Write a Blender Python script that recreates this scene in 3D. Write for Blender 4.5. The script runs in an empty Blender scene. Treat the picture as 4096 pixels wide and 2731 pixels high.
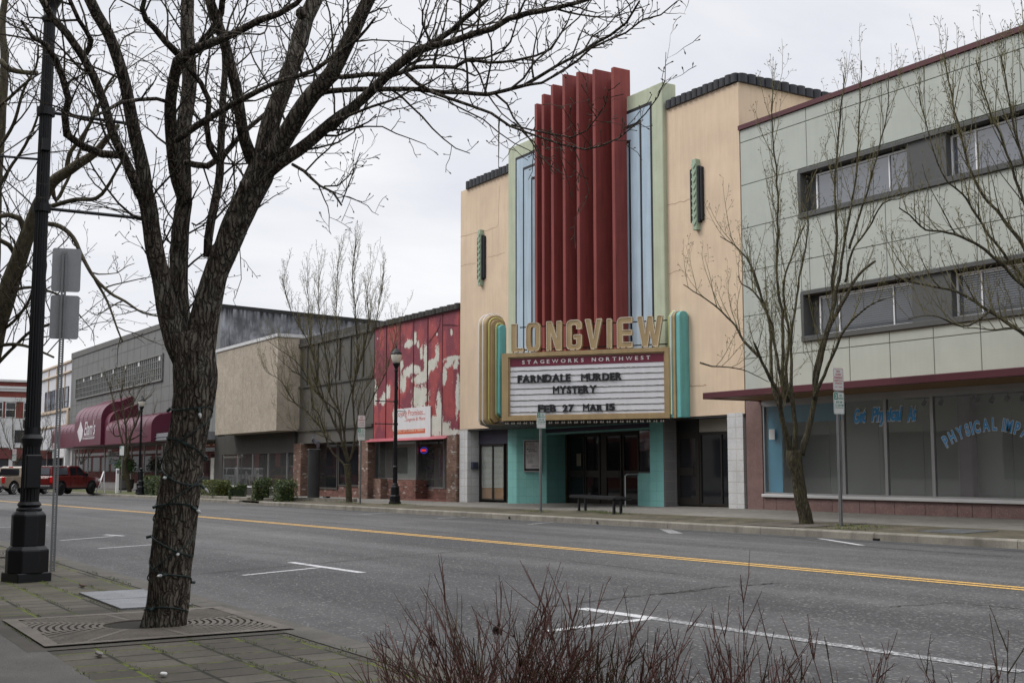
import bpy, bmesh, math, random
from mathutils import Vector, Matrix, noise
random.seed(7)
SC = bpy.context.scene
COL = SC.collection

# ------------------------------------------------------------------ camera, world, sun, exposure
F = 4780.; AZ = math.atan2(2948, 4807); PT = math.atan2(507, 4780); CZ = 1.1
ca, sa, cp, sp = math.cos(AZ), math.sin(AZ), math.cos(PT), math.sin(PT)
R_ = Vector((sa, ca, 0)); V_ = Vector((-ca*cp, sa*cp, sp)); U_ = Vector((ca*sp, -sa*sp, cp))
cam = bpy.data.cameras.new('camera'); cam.lens = F/4096*36; cam.sensor_width = 36; cam.clip_start = .1; cam.clip_end = 4000
co = bpy.data.objects.new('camera', cam); COL.objects.link(co)
m = Matrix((R_, U_, -V_)).transposed().to_4x4(); m.translation = Vector((0, 0, CZ)); co.matrix_world = m
SC.camera = co
SUN_EL, SUN_AZ = math.radians(46), math.radians(214)      # azimuth measured clockwise from +Y
w = bpy.data.worlds.new('World'); SC.world = w; w.use_nodes = True
nt = w.node_tree; nt.nodes.clear()
def N(nt, t, **k):
    n = nt.nodes.new(t)
    for a, b in k.items():
        if a.startswith('i_'):
            n.inputs[int(a[2:]) if a[2:].isdigit() else a[2:].replace('_', ' ')].default_value = b
        else: setattr(n, a, b)
    return n
def K(nt, a, b, ia=0, ib=0): nt.links.new(a.outputs[ia], b.inputs[ib])
sky = N(nt, 'ShaderNodeTexSky', sky_type='NISHITA', sun_disc=False, sun_elevation=SUN_EL, sun_rotation=SUN_AZ)
hs = N(nt, 'ShaderNodeHueSaturation', i_Saturation=.45, i_Value=.9); K(nt, sky, hs, 0, 'Color')
tc = N(nt, 'ShaderNodeTexCoord'); mp = N(nt, 'ShaderNodeMapping'); mp.inputs['Scale'].default_value = (1.2, 1.2, 4.2); K(nt, tc, mp)
nz = N(nt, 'ShaderNodeTexNoise', i_Scale=1.7, i_Detail=7., i_Roughness=.55); nz.inputs['Distortion'].default_value = .6; K(nt, mp, nz)
rp = N(nt, 'ShaderNodeValToRGB'); K(nt, nz, rp)
rp.color_ramp.elements[0].position = .34; rp.color_ramp.elements[0].color = (7.6, 7.8, 8.5, 1)
rp.color_ramp.elements[1].position = .66; rp.color_ramp.elements[1].color = (9.7, 9.72, 9.9, 1)
sx = N(nt, 'ShaderNodeSeparateXYZ'); K(nt, tc, sx)
mr = N(nt, 'ShaderNodeMapRange'); mr.inputs[1].default_value = .45; mr.inputs[2].default_value = 1.; mr.inputs[3].default_value = 1.; mr.inputs[4].default_value = 3.0; K(nt, sx, mr, 2, 0)
vm = N(nt, 'ShaderNodeVectorMath', operation='SCALE'); K(nt, rp, vm); nt.links.new(mr.outputs[0], vm.inputs['Scale'])
mx = N(nt, 'ShaderNodeMix', data_type='RGBA'); mx.inputs[0].default_value = .88
nt.links.new(hs.outputs[0], mx.inputs[6]); nt.links.new(vm.outputs[0], mx.inputs[7])
bg = N(nt, 'ShaderNodeBackground', i_Strength=.1); nt.links.new(mx.outputs[2], bg.inputs[0])
wo = N(nt, 'ShaderNodeOutputWorld'); K(nt, bg, wo)
sl = bpy.data.lights.new('sun', 'SUN'); sl.energy = 1.4; sl.angle = math.radians(25); sl.color = (1, .96, .9)
so = bpy.data.objects.new('sun', sl); COL.objects.link(so)
sd = Vector((math.sin(SUN_AZ)*math.cos(SUN_EL), math.cos(SUN_AZ)*math.cos(SUN_EL), math.sin(SUN_EL)))
so.rotation_euler = sd.to_track_quat('Z', 'Y').to_euler(); so.location = (0, -10, 40)
SC.view_settings.view_transform = 'Standard'; SC.view_settings.look = 'None'
SC.view_settings.exposure = 0.1; SC.view_settings.gamma = 1.0
SC.cycles.use_denoising = True
SC.cycles.max_bounces = 6; SC.cycles.diffuse_bounces = 3; SC.cycles.transparent_max_bounces = 12; SC.cycles.caustics_reflective = False

# ------------------------------------------------------------------ measuring helpers (photo point -> point on a real plane)
def ray(x, y):
    u = (x-2048)/F; v = (1365.5-y)/F
    return V_ + R_*u + U_*v
def Z(ox, oy, s): return lambda x, y: (ox+x/s, oy+y/s)
zD = Z(0, 0, 2352/4096); z1 = Z(0, 1500, 2.296); z2 = Z(800, 1300, 2.003); z3 = Z(1800, 1200, 1.775); z4 = Z(2600, 1500, 1.572)
z5 = Z(1800, 200, 1.4258); z6 = Z(2800, 200, 1.206); z5b = Z(2000, 1650, 3.36); z4b = Z(1300, 0, 1.622); zr = Z(1450, 1200, 1.867)
z7 = Z(0, 1350, 2.24); z7a = Z(0, 0, 1.12); z8 = Z(0, 1900, 1.68); z88 = Z(700, 1700, 2.94); z3c = Z(0, 1450, 2.614)
zp = Z(2600, 1650, 3.647); zq = Z(2600, 1900, 1.572); ze = Z(260, 1550, 3.484); zm = Z(1080, 900, 2.6125); zn = Z(1200, 1900, 1.47); zg = Z(3250, 1000, 1.568)
def onY(z, x, y, Y):
    d = ray(*z(x, y)); t = Y/d.y; return (d.x*t, CZ+d.z*t)
def XatY(z, x, y, Y): return onY(z, x, y, Y)[0]
def onX(z, x, y, X):
    d = ray(*z(x, y)); t = X/d.x; return (d.y*t, CZ+d.z*t)
def onS(z, x, y, fn):
    d = ray(*z(x, y)); t = 20.
    for _ in range(30):
        p = d*t; t = (fn(p.x, p.y)-CZ)/d.z
    return (d.x*t, d.y*t, CZ+d.z*t)
def atD(z, x, y, dep):
    d = ray(*z(x, y)); return Vector((d.x*dep, d.y*dep, CZ+d.z*dep))
def hitL(z, x, y, P0, dr):
    d = ray(*z(x, y)); det = d.x*(-dr[1])+dr[0]*d.y
    t = (P0[0]*(-dr[1])+dr[0]*P0[1])/det; s = (d.x*P0[1]-d.y*P0[0])/det
    return s, CZ+t*d.z

# ------------------------------------------------------------------ mesh helpers
ORG = {}
class MB:
    def __init__(s): s.v = []; s.f = []
    def add(s, vs, fs):
        b = len(s.v); s.v += [tuple(v) for v in vs]; s.f += [tuple(i+b for i in f) for f in fs]; return s
    def box(s, x0, x1, y0, y1, z0, z1):
        return s.add([(x0,y0,z0),(x1,y0,z0),(x1,y1,z0),(x0,y1,z0),(x0,y0,z1),(x1,y0,z1),(x1,y1,z1),(x0,y1,z1)],
                     [(0,3,2,1),(4,5,6,7),(0,1,5,4),(1,2,6,5),(2,3,7,6),(3,0,4,7)])
    def obox(s, o, ux, uy, uz):
        o, ux, uy, uz = map(Vector, (o, ux, uy, uz))
        return s.add([o, o+ux, o+ux+uy, o+uy, o+uz, o+ux+uz, o+ux+uy+uz, o+uy+uz],
                     [(0,3,2,1),(4,5,6,7),(0,1,5,4),(1,2,6,5),(2,3,7,6),(3,0,4,7)])
    def poly(s, pts): return s.add(pts, [tuple(range(len(pts)))])
    def prism(s, pts, vec):
        n = len(pts); v = Vector(vec); p = [Vector(q) for q in pts]
        return s.add(p+[q+v for q in p], [tuple(range(n))[::-1], tuple(range(n, 2*n))]+[(i, (i+1) % n, n+(i+1) % n, n+i) for i in range(n)])
    def ring(s, outer, inner, vec):
        n = len(outer); v = Vector(vec); o = [Vector(q) for q in outer]; i_ = [Vector(q) for q in inner]
        vs = o+i_+[q+v for q in o]+[q+v for q in i_]; fs = []
        for k in range(n):
            j = (k+1) % n
            fs += [(k, n+k, n+j, j), (2*n+k, 2*n+j, 3*n+j, 3*n+k), (k, j, 2*n+j, 2*n+k), (n+k, 3*n+k, 3*n+j, n+j)]
        return s.add(vs, fs)
    def tube(s, pts, rad, n=8, cap=True, dis=None):
        b = len(s.v); P = [Vector(p) for p in pts]; L = len(P)
        if L < 2: return s
        t = (P[1]-P[0]).normalized(); a = t.orthogonal().normalized()
        for i in range(L):
            t2 = (P[min(i+1, L-1)]-P[max(i-1, 0)])
            if t2.length < 1e-9: t2 = t
            t2.normalize(); a = (a-t2*a.dot(t2))
            if a.length < 1e-6: a = t2.orthogonal()
            a.normalize(); c = t2.cross(a); t = t2
            for k in range(n):
                th = 2*math.pi*k/n; d = a*math.cos(th)+c*math.sin(th); r = rad[i] if not isinstance(rad, (int, float)) else rad
                if dis: r *= dis(P[i], d, i, th)
                q = P[i]+d*r; s.v.append((q.x, q.y, q.z))
        for i in range(L-1):
            for k in range(n):
                k2 = (k+1) % n; s.f.append((b+i*n+k, b+i*n+k2, b+(i+1)*n+k2, b+(i+1)*n+k))
        if cap:
            s.f.append(tuple(b+k for k in range(n))[::-1]); s.f.append(tuple(b+(L-1)*n+k for k in range(n)))
        return s
    def lathe(s, cx, cy, prof, n=24, mod=None, rot=0):
        b = len(s.v)
        for r, z in prof:
            for k in range(n):
                th = 2*math.pi*k/n+rot; rr = r*(mod(k, z) if mod else 1); s.v.append((cx+rr*math.cos(th), cy+rr*math.sin(th), z))
        for i in range(len(prof)-1):
            for k in range(n):
                k2 = (k+1) % n; s.f.append((b+i*n+k, b+i*n+k2, b+(i+1)*n+k2, b+(i+1)*n+k))
        s.f.append(tuple(b+k for k in range(n))[::-1]); s.f.append(tuple(b+(len(prof)-1)*n+k for k in range(n)))
        return s
    def merge(s, o): return s.add(o.v, o.f)
    def xf(s, M): s.v = [tuple(M @ Vector(v)) for v in s.v]; return s
    def build(s, name, mat, parent=None, bevel=0, smooth=False, loc=None, attr=None, seg=1):
        o0 = ORG[parent.name] if parent else Vector(loc if loc else (0, 0, 0))
        me = bpy.data.meshes.new(name); me.from_pydata([(x-o0.x, y-o0.y, z-o0.z) for x, y, z in s.v], [], s.f)
        if bevel:
            bm = bmesh.new(); bm.from_mesh(me)
            bmesh.ops.remove_doubles(bm, verts=bm.verts, dist=1e-5)
            es = [e for e in bm.edges if len(e.link_faces) == 2 and e.calc_face_angle(0) > .5]
            bmesh.ops.bevel(bm, geom=es, offset=bevel, segments=seg, affect='EDGES', clamp_overlap=True)
            bm.to_mesh(me); bm.free()
        if attr:
            for an, vals in attr.items():
                a = me.attributes.new(an, 'FLOAT', 'POINT'); a.data.foreach_set('value', vals)
        if smooth:
            me.polygons.foreach_set('use_smooth', [True]*len(me.polygons))
        me.materials.append(mat); me.update()
        o = bpy.data.objects.new(name, me); COL.objects.link(o)
        if parent: o.parent = parent; ORG[o.name] = ORG[parent.name]
        else: o.location = o0; ORG[o.name] = o0
        return o
def thing(name, label, cat, loc=(0, 0, 0), group=None):
    o = bpy.data.objects.new(name, None); o.empty_display_size = .2; COL.objects.link(o); o.location = loc; ORG[o.name] = Vector(loc)
    return tag(o, label, cat, group)
def tag(o, label, cat, group=None):
    o['label'] = label; o['category'] = cat
    if group: o['group'] = group
    return o
def struct(o, kind='structure'): o['kind'] = kind; return o
def dup(root, loc, label):
    r = root.copy(); COL.objects.link(r); r.location = loc; r['label'] = label; ORG[r.name] = Vector(loc)
    for ch in root.children:
        c = ch.copy(); COL.objects.link(c); c.parent = r
        for g in ch.children:
            d = g.copy(); COL.objects.link(d); d.parent = c
    return r
def smoothstep(a, b, x):
    t = min(1, max(0, (x-a)/(b-a))); return t*t*(3-2*t)
_TC = {}
def text_mesh(s, bold=0.0, shear=0.0):
    k = (s, bold, shear)
    if k in _TC: return _TC[k]
    c = bpy.data.curves.new('lettering', 'FONT'); c.body = s; c.size = 1; c.offset = bold; c.shear = shear; c.resolution_u = 3
    o = bpy.data.objects.new('lettering', c); COL.objects.link(o)
    dg = bpy.context.evaluated_depsgraph_get(); me = bpy.data.meshes.new_from_object(o.evaluated_get(dg))
    vs = [v.co.copy() for v in me.vertices]; fs = [tuple(p.vertices) for p in me.polygons]
    bpy.data.objects.remove(o); bpy.data.curves.remove(c); bpy.data.meshes.remove(me)
    x0 = min(v.x for v in vs); x1 = max(v.x for v in vs); y0 = min(v.y for v in vs); y1 = max(v.y for v in vs)
    _TC[k] = (vs, fs, x0, x1, y0, y1); return _TC[k]
def text_fit(mb, s, o, ux, uz, W, H, depth=.004, bold=.02, shear=0., full=False):
    """lettering of width W and height H, lower left corner o, standing on the plane ux, uz, depth towards uz x ux (viewer)"""
    vs, fs, x0, x1, y0, y1 = text_mesh(s, bold, shear)
    if full: y0, y1 = -.02, .72
    o, ux, uz = Vector(o), Vector(ux).normalized(), Vector(uz).normalized(); n = ux.cross(uz)
    P = [o+ux*((v.x-x0)/(x1-x0)*W)+uz*((v.y-y0)/(y1-y0)*H) for v in vs]
    nn = len(P); edge = {}
    for f in fs:
        for a, b in zip(f, f[1:]+f[:1]):
            if (b, a) in edge: edge[(b, a)] = None
            else: edge[(a, b)] = 1
    side = [(a, b, nn+b, nn+a) for (a, b), v in edge.items() if v]
    mb.add(P+[p+n*depth for p in P], [tuple(nn+i for i in f) for f in fs]+side)
    return mb
def rrect(w, h, r, n=4):
    """rounded rectangle centred on 0,0 in 2-D"""
    out = []
    for cx, cy, a0 in ((w/2-r, h/2-r, 0), (-w/2+r, h/2-r, 90), (-w/2+r, -h/2+r, 180), (w/2-r, -h/2+r, 270)):
        for k in range(n+1):
            a = math.radians(a0+90*k/n); out.append((cx+r*math.cos(a), cy+r*math.sin(a)))
    return out

# ------------------------------------------------------------------ materials
def base(name):
    m = bpy.data.materials.new(name); m.use_nodes = True; nt = m.node_tree; b = nt.nodes['Principled BSDF']; return m, nt, b
def mulc(nt, csock, fsock):
    mx = N(nt, 'ShaderNodeVectorMath', operation='SCALE'); nt.links.new(csock, mx.inputs[0]); nt.links.new(fsock, mx.inputs['Scale']); return mx.outputs[0]
def nfac(nt, vec, scale, lo, hi, detail=5, a=.3, b=.7, rough=.55):
    n = N(nt, 'ShaderNodeTexNoise', i_Scale=scale, i_Detail=float(detail), i_Roughness=rough); nt.links.new(vec, n.inputs['Vector'])
    r = N(nt, 'ShaderNodeMapRange'); r.inputs[1].default_value = a; r.inputs[2].default_value = b; r.inputs[3].default_value = lo; r.inputs[4].default_value = hi
    nt.links.new(n.outputs[0], r.inputs[0]); return r.outputs[0]
def mixc(nt, fac, a, b):
    mx = N(nt, 'ShaderNodeMix', data_type='RGBA'); nt.links.new(fac, mx.inputs[0])
    for i, c in ((6, a), (7, b)):
        if isinstance(c, tuple): mx.inputs[i].default_value = (*c, 1)
        else: nt.links.new(c, mx.inputs[i])
    return mx.outputs[2]
def scaled(nt, vec, s):
    mp = N(nt, 'ShaderNodeMapping'); mp.inputs['Scale'].default_value = s; nt.links.new(vec, mp.inputs[0]); return mp.outputs[0]
def bumpit(nt, b, hsock, strength, dist, prev=None):
    bp = N(nt, 'ShaderNodeBump', i_Strength=strength, i_Distance=dist); nt.links.new(hsock, bp.inputs['Height'])
    if prev: nt.links.new(prev.outputs[0], bp.inputs['Normal'])
    nt.links.new(bp.outputs[0], b.inputs['Normal']); return bp
MC = {}
def mat(name, col, rough=.7, metal=0, var=.12, vs=1.5, fine=.06, fs=60, streak=0, bump=.15, bs=60, bd=.004, spec=.4, dirt=0, dcol=(.05,.045,.035), emit=0, alpha=None):
    if name in MC: return MC[name]
    m, nt, b = base(name); tc = N(nt, 'ShaderNodeTexCoord').outputs['Object']
    rgb = N(nt, 'ShaderNodeRGB'); rgb.outputs[0].default_value = (*col, 1); c = rgb.outputs[0]
    if var: c = mulc(nt, c, nfac(nt, tc, vs, 1-var, 1+var))
    if fine: c = mulc(nt, c, nfac(nt, tc, fs, 1-fine, 1+fine, 2))
    if streak: c = mulc(nt, c, nfac(nt, scaled(nt, tc, (5, 5, .35)), 1.6, 1-streak, 1+streak*.4, 6, .32, .62))
    if dirt:
        d = nfac(nt, scaled(nt, tc, (3, 3, .5)), 1.1, 0, dirt, 8, .5, .8, .7); c = mixc(nt, d, c, dcol)
    nt.links.new(c, b.inputs['Base Color']); b.inputs['Roughness'].default_value = rough; b.inputs['Metallic'].default_value = metal
    b.inputs['Specular IOR Level'].default_value = spec
    if emit: nt.links.new(c, b.inputs['Emission Color']); b.inputs['Emission Strength'].default_value = emit
    if bump:
        n = N(nt, 'ShaderNodeTexNoise', i_Scale=float(bs), i_Detail=4.); nt.links.new(tc, n.inputs[0]); bumpit(nt, b, n.outputs[0], bump, bd)
    MC[name] = m; return m
def brick(name, c1, c2, mor, bw, bh, ms=.01, ground=False, bump=.6, rough=.85, var=.25, offset=.5, moss=0, mcol=(.07,.09,.02), white=0, shift=(0, 0), spec=.3, bias=0.):
    if name in MC: return MC[name]
    m, nt, b = base(name); tc = N(nt, 'ShaderNodeTexCoord').outputs['Object']
    sx = N(nt, 'ShaderNodeSeparateXYZ'); nt.links.new(tc, sx.inputs[0]); cb = N(nt, 'ShaderNodeCombineXYZ')
    if ground:
        nt.links.new(sx.outputs[0], cb.inputs[0]); nt.links.new(sx.outputs[1], cb.inputs[1])
    else:
        ad = N(nt, 'ShaderNodeMath', operation='ADD'); nt.links.new(sx.outputs[0], ad.inputs[0]); nt.links.new(sx.outputs[1], ad.inputs[1])
        nt.links.new(ad.outputs[0], cb.inputs[0]); nt.links.new(sx.outputs[2], cb.inputs[1])
    mp = N(nt, 'ShaderNodeMapping'); mp.inputs['Location'].default_value = (shift[0], shift[1], 0); nt.links.new(cb.outputs[0], mp.inputs[0])
    bt = N(nt, 'ShaderNodeTexBrick', offset=offset); nt.links.new(mp.outputs[0], bt.inputs[0])
    for k, v in (('Scale', 1.), ('Brick Width', bw), ('Row Height', bh), ('Mortar Size', ms), ('Mortar Smooth', .2), ('Bias', bias)): bt.inputs[k].default_value = v
    bt.inputs[1].default_value = (*c1, 1); bt.inputs[2].default_value = (*c2, 1); bt.inputs[3].default_value = (*mor, 1)
    c = bt.outputs[0]
    if white:
        wn = N(nt, 'ShaderNodeTexVoronoi', i_Scale=1.); nt.links.new(scaled(nt, mp.outputs[0], (1/bw, 1/bh, 1)), wn.inputs[0])
        r = N(nt, 'ShaderNodeMapRange'); r.inputs[1].default_value = 1-white; r.inputs[2].default_value = 1-white+.05
        s2 = N(nt, 'ShaderNodeSeparateXYZ'); nt.links.new(wn.outputs['Color'], s2.inputs[0]); nt.links.new(s2.outputs[0], r.inputs[0])
        mm = N(nt, 'ShaderNodeMath', operation='MULTIPLY'); nt.links.new(r.outputs[0], mm.inputs[0])
        iv = N(nt, 'ShaderNodeMath', operation='SUBTRACT'); iv.inputs[0].default_value = 1; nt.links.new(bt.outputs['Fac'], iv.inputs[1]); nt.links.new(iv.outputs[0], mm.inputs[1])
        c = mixc(nt, mm.outputs[0], c, (.42, .36, .33))
    c = mulc(nt, c, nfac(nt, tc, 1.2, 1-var, 1+var)); c = mulc(nt, c, nfac(nt, tc, 45, .85, 1.15, 3))
    if moss:
        mf = nfac(nt, tc, 1.1, 0, 1, 4, .46, .6)
        m2 = nfac(nt, tc, 14, 0, 1, 4, .35, .6)
        a = N(nt, 'ShaderNodeMath', operation='MULTIPLY'); nt.links.new(mf, a.inputs[0]); nt.links.new(bt.outputs['Fac'], a.inputs[1])
        a1 = N(nt, 'ShaderNodeMath', operation='MULTIPLY'); nt.links.new(a.outputs[0], a1.inputs[0]); nt.links.new(m2, a1.inputs[1])
        a2 = N(nt, 'ShaderNodeMath', operation='MULTIPLY'); nt.links.new(a1.outputs[0], a2.inputs[0]); a2.inputs[1].default_value = moss
        c = mixc(nt, a2.outputs[0], c, mcol)
    nt.links.new(c, b.inputs['Base Color']); b.inputs['Roughness'].default_value = rough; b.inputs['Specular IOR Level'].default_value = spec
    iv = N(nt, 'ShaderNodeMath', operation='MULTIPLY_ADD'); nt.links.new(bt.outputs['Fac'], iv.inputs[0]); iv.inputs[1].default_value = -1; iv.inputs[2].default_value = 1
    bp = bumpit(nt, b, iv.outputs[0], bump, .01)
    n = N(nt, 'ShaderNodeTexNoise', i_Scale=90., i_Detail=3.); nt.links.new(tc, n.inputs[0]); bumpit(nt, b, n.outputs[0], .3, .004, bp)
    MC[name] = m; return m
def glassmat(name, tint=(.85, .87, .86), refl=1.0, haze=.06):
    m, nt, b = base(name); nt.nodes.remove(b); out = [n for n in nt.nodes if n.type == 'OUTPUT_MATERIAL'][0]
    tr = N(nt, 'ShaderNodeBsdfTransparent'); tr.inputs[0].default_value = (*tint, 1)
    gl = N(nt, 'ShaderNodeBsdfGlossy', i_Roughness=.015); gl.inputs[0].default_value = (refl, refl, refl, 1)
    ge = N(nt, 'ShaderNodeNewGeometry'); dp = N(nt, 'ShaderNodeVectorMath', operation='DOT_PRODUCT'); K(nt, ge, dp, 'Normal', 0); K(nt, ge, dp, 'Incoming', 1)
    ab = N(nt, 'ShaderNodeMath', operation='ABSOLUTE'); nt.links.new(dp.outputs['Value'], ab.inputs[0]); om = N(nt, 'ShaderNodeMath', operation='SUBTRACT'); om.inputs[0].default_value = 1; K(nt, ab, om, 0, 1)
    pw = N(nt, 'ShaderNodeMath', operation='POWER'); K(nt, om, pw, 0, 0); pw.inputs[1].default_value = 5; fr = N(nt, 'ShaderNodeMath', operation='MULTIPLY_ADD'); K(nt, pw, fr, 0, 0); fr.inputs[1].default_value = .95; fr.inputs[2].default_value = .045; ms = N(nt, 'ShaderNodeMixShader')
    df = N(nt, 'ShaderNodeBsdfDiffuse'); df.inputs[0].default_value = (.55, .56, .55, 1); m0 = N(nt, 'ShaderNodeMixShader'); m0.inputs[0].default_value = haze; K(nt, tr, m0, 0, 1); K(nt, df, m0, 0, 2)
    K(nt, fr, ms, 0, 0); K(nt, m0, ms, 0, 1); K(nt, gl, ms, 0, 2); K(nt, ms, out, 0, 0)
    return m
GLASS = glassmat('clear_glass'); DGLASS = mat('dark_glass', (.012, .013, .015), .04, var=0, fine=0, bump=.02, bs=1.2, bd=.02, spec=.5)
TINT = glassmat('tinted_glass', (.3, .31, .32))

def ground_mat(name, c_dark, c_light, peb, scale, big=.3, pebamt=.5, rough=.85, stretch=(1, 1, 1), tracks=False):
    m, nt, b = base(name); tc = N(nt, 'ShaderNodeTexCoord').outputs['Object']
    f = nfac(nt, scaled(nt, tc, (.45, 1, 1)), big, 0, 1, 7, .35, .65, .6); c = mixc(nt, f, c_dark, c_light)
    c = mulc(nt, c, nfac(nt, tc, 3.5, .85, 1.12, 4)); c = mulc(nt, c, nfac(nt, tc, 120, .75, 1.25, 2))
    if tracks:
        c = mulc(nt, c, nfac(nt, scaled(nt, tc, (.03, 1, 1)), 1.1, .76, 1.28, 3, .38, .62))
    vo = N(nt, 'ShaderNodeTexVoronoi', i_Scale=float(scale)); nt.links.new(scaled(nt, tc, stretch), vo.inputs[0])
    s2 = N(nt, 'ShaderNodeSeparateXYZ'); nt.links.new(vo.outputs['Color'], s2.inputs[0])
    r = N(nt, 'ShaderNodeMapRange'); r.inputs[1].default_value = .42; r.inputs[2].default_value = .5; r.inputs[3].default_value = 1; r.inputs[4].default_value = 0; nt.links.new(vo.outputs['Distance'], r.inputs[0])
    r2 = N(nt, 'ShaderNodeMapRange'); r2.inputs[1].default_value = .5; r2.inputs[2].default_value = 1.; r2.inputs[3].default_value = 0; r2.inputs[4].default_value = pebamt; nt.links.new(s2.outputs[0], r2.inputs[0])
    a = N(nt, 'ShaderNodeMath', operation='MULTIPLY'); nt.links.new(r.outputs[0], a.inputs[0]); nt.links.new(r2.outputs[0], a.inputs[1])
    rr = N(nt, 'ShaderNodeValToRGB'); nt.links.new(s2.outputs[1], rr.inputs[0])
    e = rr.color_ramp.elements; e[0].color = (*peb[0], 1); e[1].color = (*peb[2], 1); k = e.new(.55); k.color = (*peb[1], 1)
    c = mixc(nt, a.outputs[0], c, rr.outputs[0])
    nt.links.new(c, b.inputs['Base Color']); b.inputs['Roughness'].default_value = rough; b.inputs['Specular IOR Level'].default_value = .35
    bp = bumpit(nt, b, r.outputs[0], .35, .006)
    n = N(nt, 'ShaderNodeTexNoise', i_Scale=150., i_Detail=3.); nt.links.new(tc, n.inputs[0]); bumpit(nt, b, n.outputs[0], .4, .004, bp)
    MC[name] = m; return m
# ------------------------------------------------------------------ ground, road, pavements
def lerp_t(x, T):
    if x <= T[0][0]: return T[0][1]
    for (a, u), (b, v) in zip(T, T[1:]):
        if x <= b: return u+(v-u)*(x-a)/(b-a)
    return T[-1][1]
def G(x): return .006*x
def Fz(x): return lerp_t(x, [(-150, -.8), (-120, -.62), (-95, -.5), (-66, -.42), (-59, -.31), (-41.5, -.22), (-25, -.01), (-15, .01), (20, .06)])
def RZ(x, y):
    e = G(x); y = min(17.7, max(2.9, y))
    if y < 10.4: return e-.1+.06*(1-((10.4-y)/7.5)**2)-(.05*smoothstep(4.2, 3.2, y) if y < 4.2 else 0)
    return e-.04-.11*((y-10.4)/7.2)**2
def NS(x, y): return .006*x+.08+.0*y
def FS(x, y):
    t = min(1.15, max(0, (y-17.75)/5.25)); return G(x)*(1-t)+Fz(x)*t if y < 24 else G(x)*(-.15)+Fz(x)*1.15
def sheet(name, x0, x1, y0, y1, fn, dx, dy, m, dz=0, kind='structure', th=None):
    mb = MB(); nx = max(1, round((x1-x0)/dx)); ny = max(1, round((y1-y0)/dy))
    for j in range(ny+1):
        for i in range(nx+1):
            x = x0+(x1-x0)*i/nx; y = y0+(y1-y0)*j/ny; mb.v.append((x, y, fn(x, y)+dz))
    for j in range(ny):
        for i in range(nx): a = j*(nx+1)+i; mb.f.append((a, a+1, a+nx+2, a+nx+1))
    o = mb.build(name, m)
    if kind: o['kind'] = kind
    return o
gm = mat('earth', (.12, .11, .09), .95, bump=.3)
sheet('ground', -1500, 1500, -1500, 1500, lambda x, y: -2.2, 500, 500, gm)
M_ROAD = ground_mat('asphalt', (.035, .035, .036), (.082, .08, .078), ((.1, .105, .12), (.17, .16, .15), (.32, .31, .29)), 38, .22, .8, .8, stretch=(.8, 1.2, 1), tracks=True)
M_ROAD2 = ground_mat('asphalt_patch', (.045, .045, .047), (.07, .07, .07), ((.1, .1, .1), (.12, .12, .12), (.16, .16, .16)), 60, .3, .4, .85)
M_CONC = ground_mat('concrete_walk', (.14, .13, .115), (.2, .19, .168), ((.2, .2, .19), (.25, .24, .22), (.3, .3, .28)), 70, .5, .2, .9)
M_NCONC = ground_mat('concrete_near', (.062, .058, .052), (.115, .108, .098), ((.09, .09, .08), (.13, .12, .11), (.17, .17, .15)), 90, .5, .25, .9)
M_KERB = mat('kerb_concrete', (.2, .185, .155), .9, var=.25, vs=1.5, dirt=.75, dcol=(.05, .045, .035), bump=.4, bs=80, fine=.15)
M_PAV = brick('pavers_moss', (.066, .058, .046), (.1, .088, .07), (.02, .019, .012), .25, .285, .012, True, .9, moss=3., mcol=(.105, .13, .012), var=.35, shift=(.11, .02), offset=0.)
M_PAV2 = brick('pavers_far', (.075, .064, .046), (.1, .085, .062), (.04, .036, .022), .3, .14, .012, True, .7, moss=1.3, mcol=(.1, .11, .02), var=.35)
M_PAINTY = mat('yellow_paint', (.58, .33, .055), .7, var=.2, vs=5, fine=.25, fs=50, dirt=.5, dcol=(.12, .1, .08))
def paintmat(name, col, wear):
    m, nt, b = base(name); tc = N(nt, 'ShaderNodeTexCoord').outputs['Object']
    f = nfac(nt, tc, 38, 0, 1, 6, wear, wear+.12, .7); c = mixc(nt, f, (.1, .1, .1), col); nt.links.new(c, b.inputs['Base Color']); b.inputs['Roughness'].default_value = .7; return m
M_PW = paintmat('white_paint', (.5, .5, .5), .36); M_PW2 = paintmat('worn_white_paint', (.42, .42, .42), .47)
M_PY = paintmat('yellow_line_paint', (.6, .35, .07), .38)
sheet('road', -152, 40, 3.0, 17.62, RZ, 3, .61, M_ROAD)
sheet('cross_street', -174.4, -132, -60, 90, lambda x, y: G(-152)-.1, 12, 30, M_ROAD2)
sheet('gutter_strip', -49, 20, 16.75, 17.55, RZ, 3, .4, M_ROAD2, .004)
sheet('near_concrete_walk', -150, 40, -1.6, 1.42, NS, 5, 3, M_NCONC)
sheet('near_paver_strip', -150, 40, 1.42, 2.9, NS, 5, 1.5, M_PAV, -.004)
sheet('far_paver_strip', -150, 20, 17.78, 19.85, FS, 3, 1, M_PAV2)
sheet('far_concrete_walk', -150, 20, 19.85, 28.5, FS, 3, 1, M_CONC)
# pavement joints
mb = MB()
for k in range(60):
    x = -140+k*2.4+random.uniform(-.1, .1)
    for y in (19.85, 20.9, 21.9):
        mb.add([(x, y, FS(x, y)+.004), (x+.015, y, FS(x, y)+.004), (x+.015, y+1., FS(x, y+1)+.004), (x, y+1., FS(x, y+1)+.004)], [(0, 1, 2, 3)])
for k in range(28):
    x = -25+k*1.5; y = 1.42
M_JOINT = mat('joint', (.03, .028, .022), .95, bump=0)
struct(mb.build('pavement_joints', M_JOINT))
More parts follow.
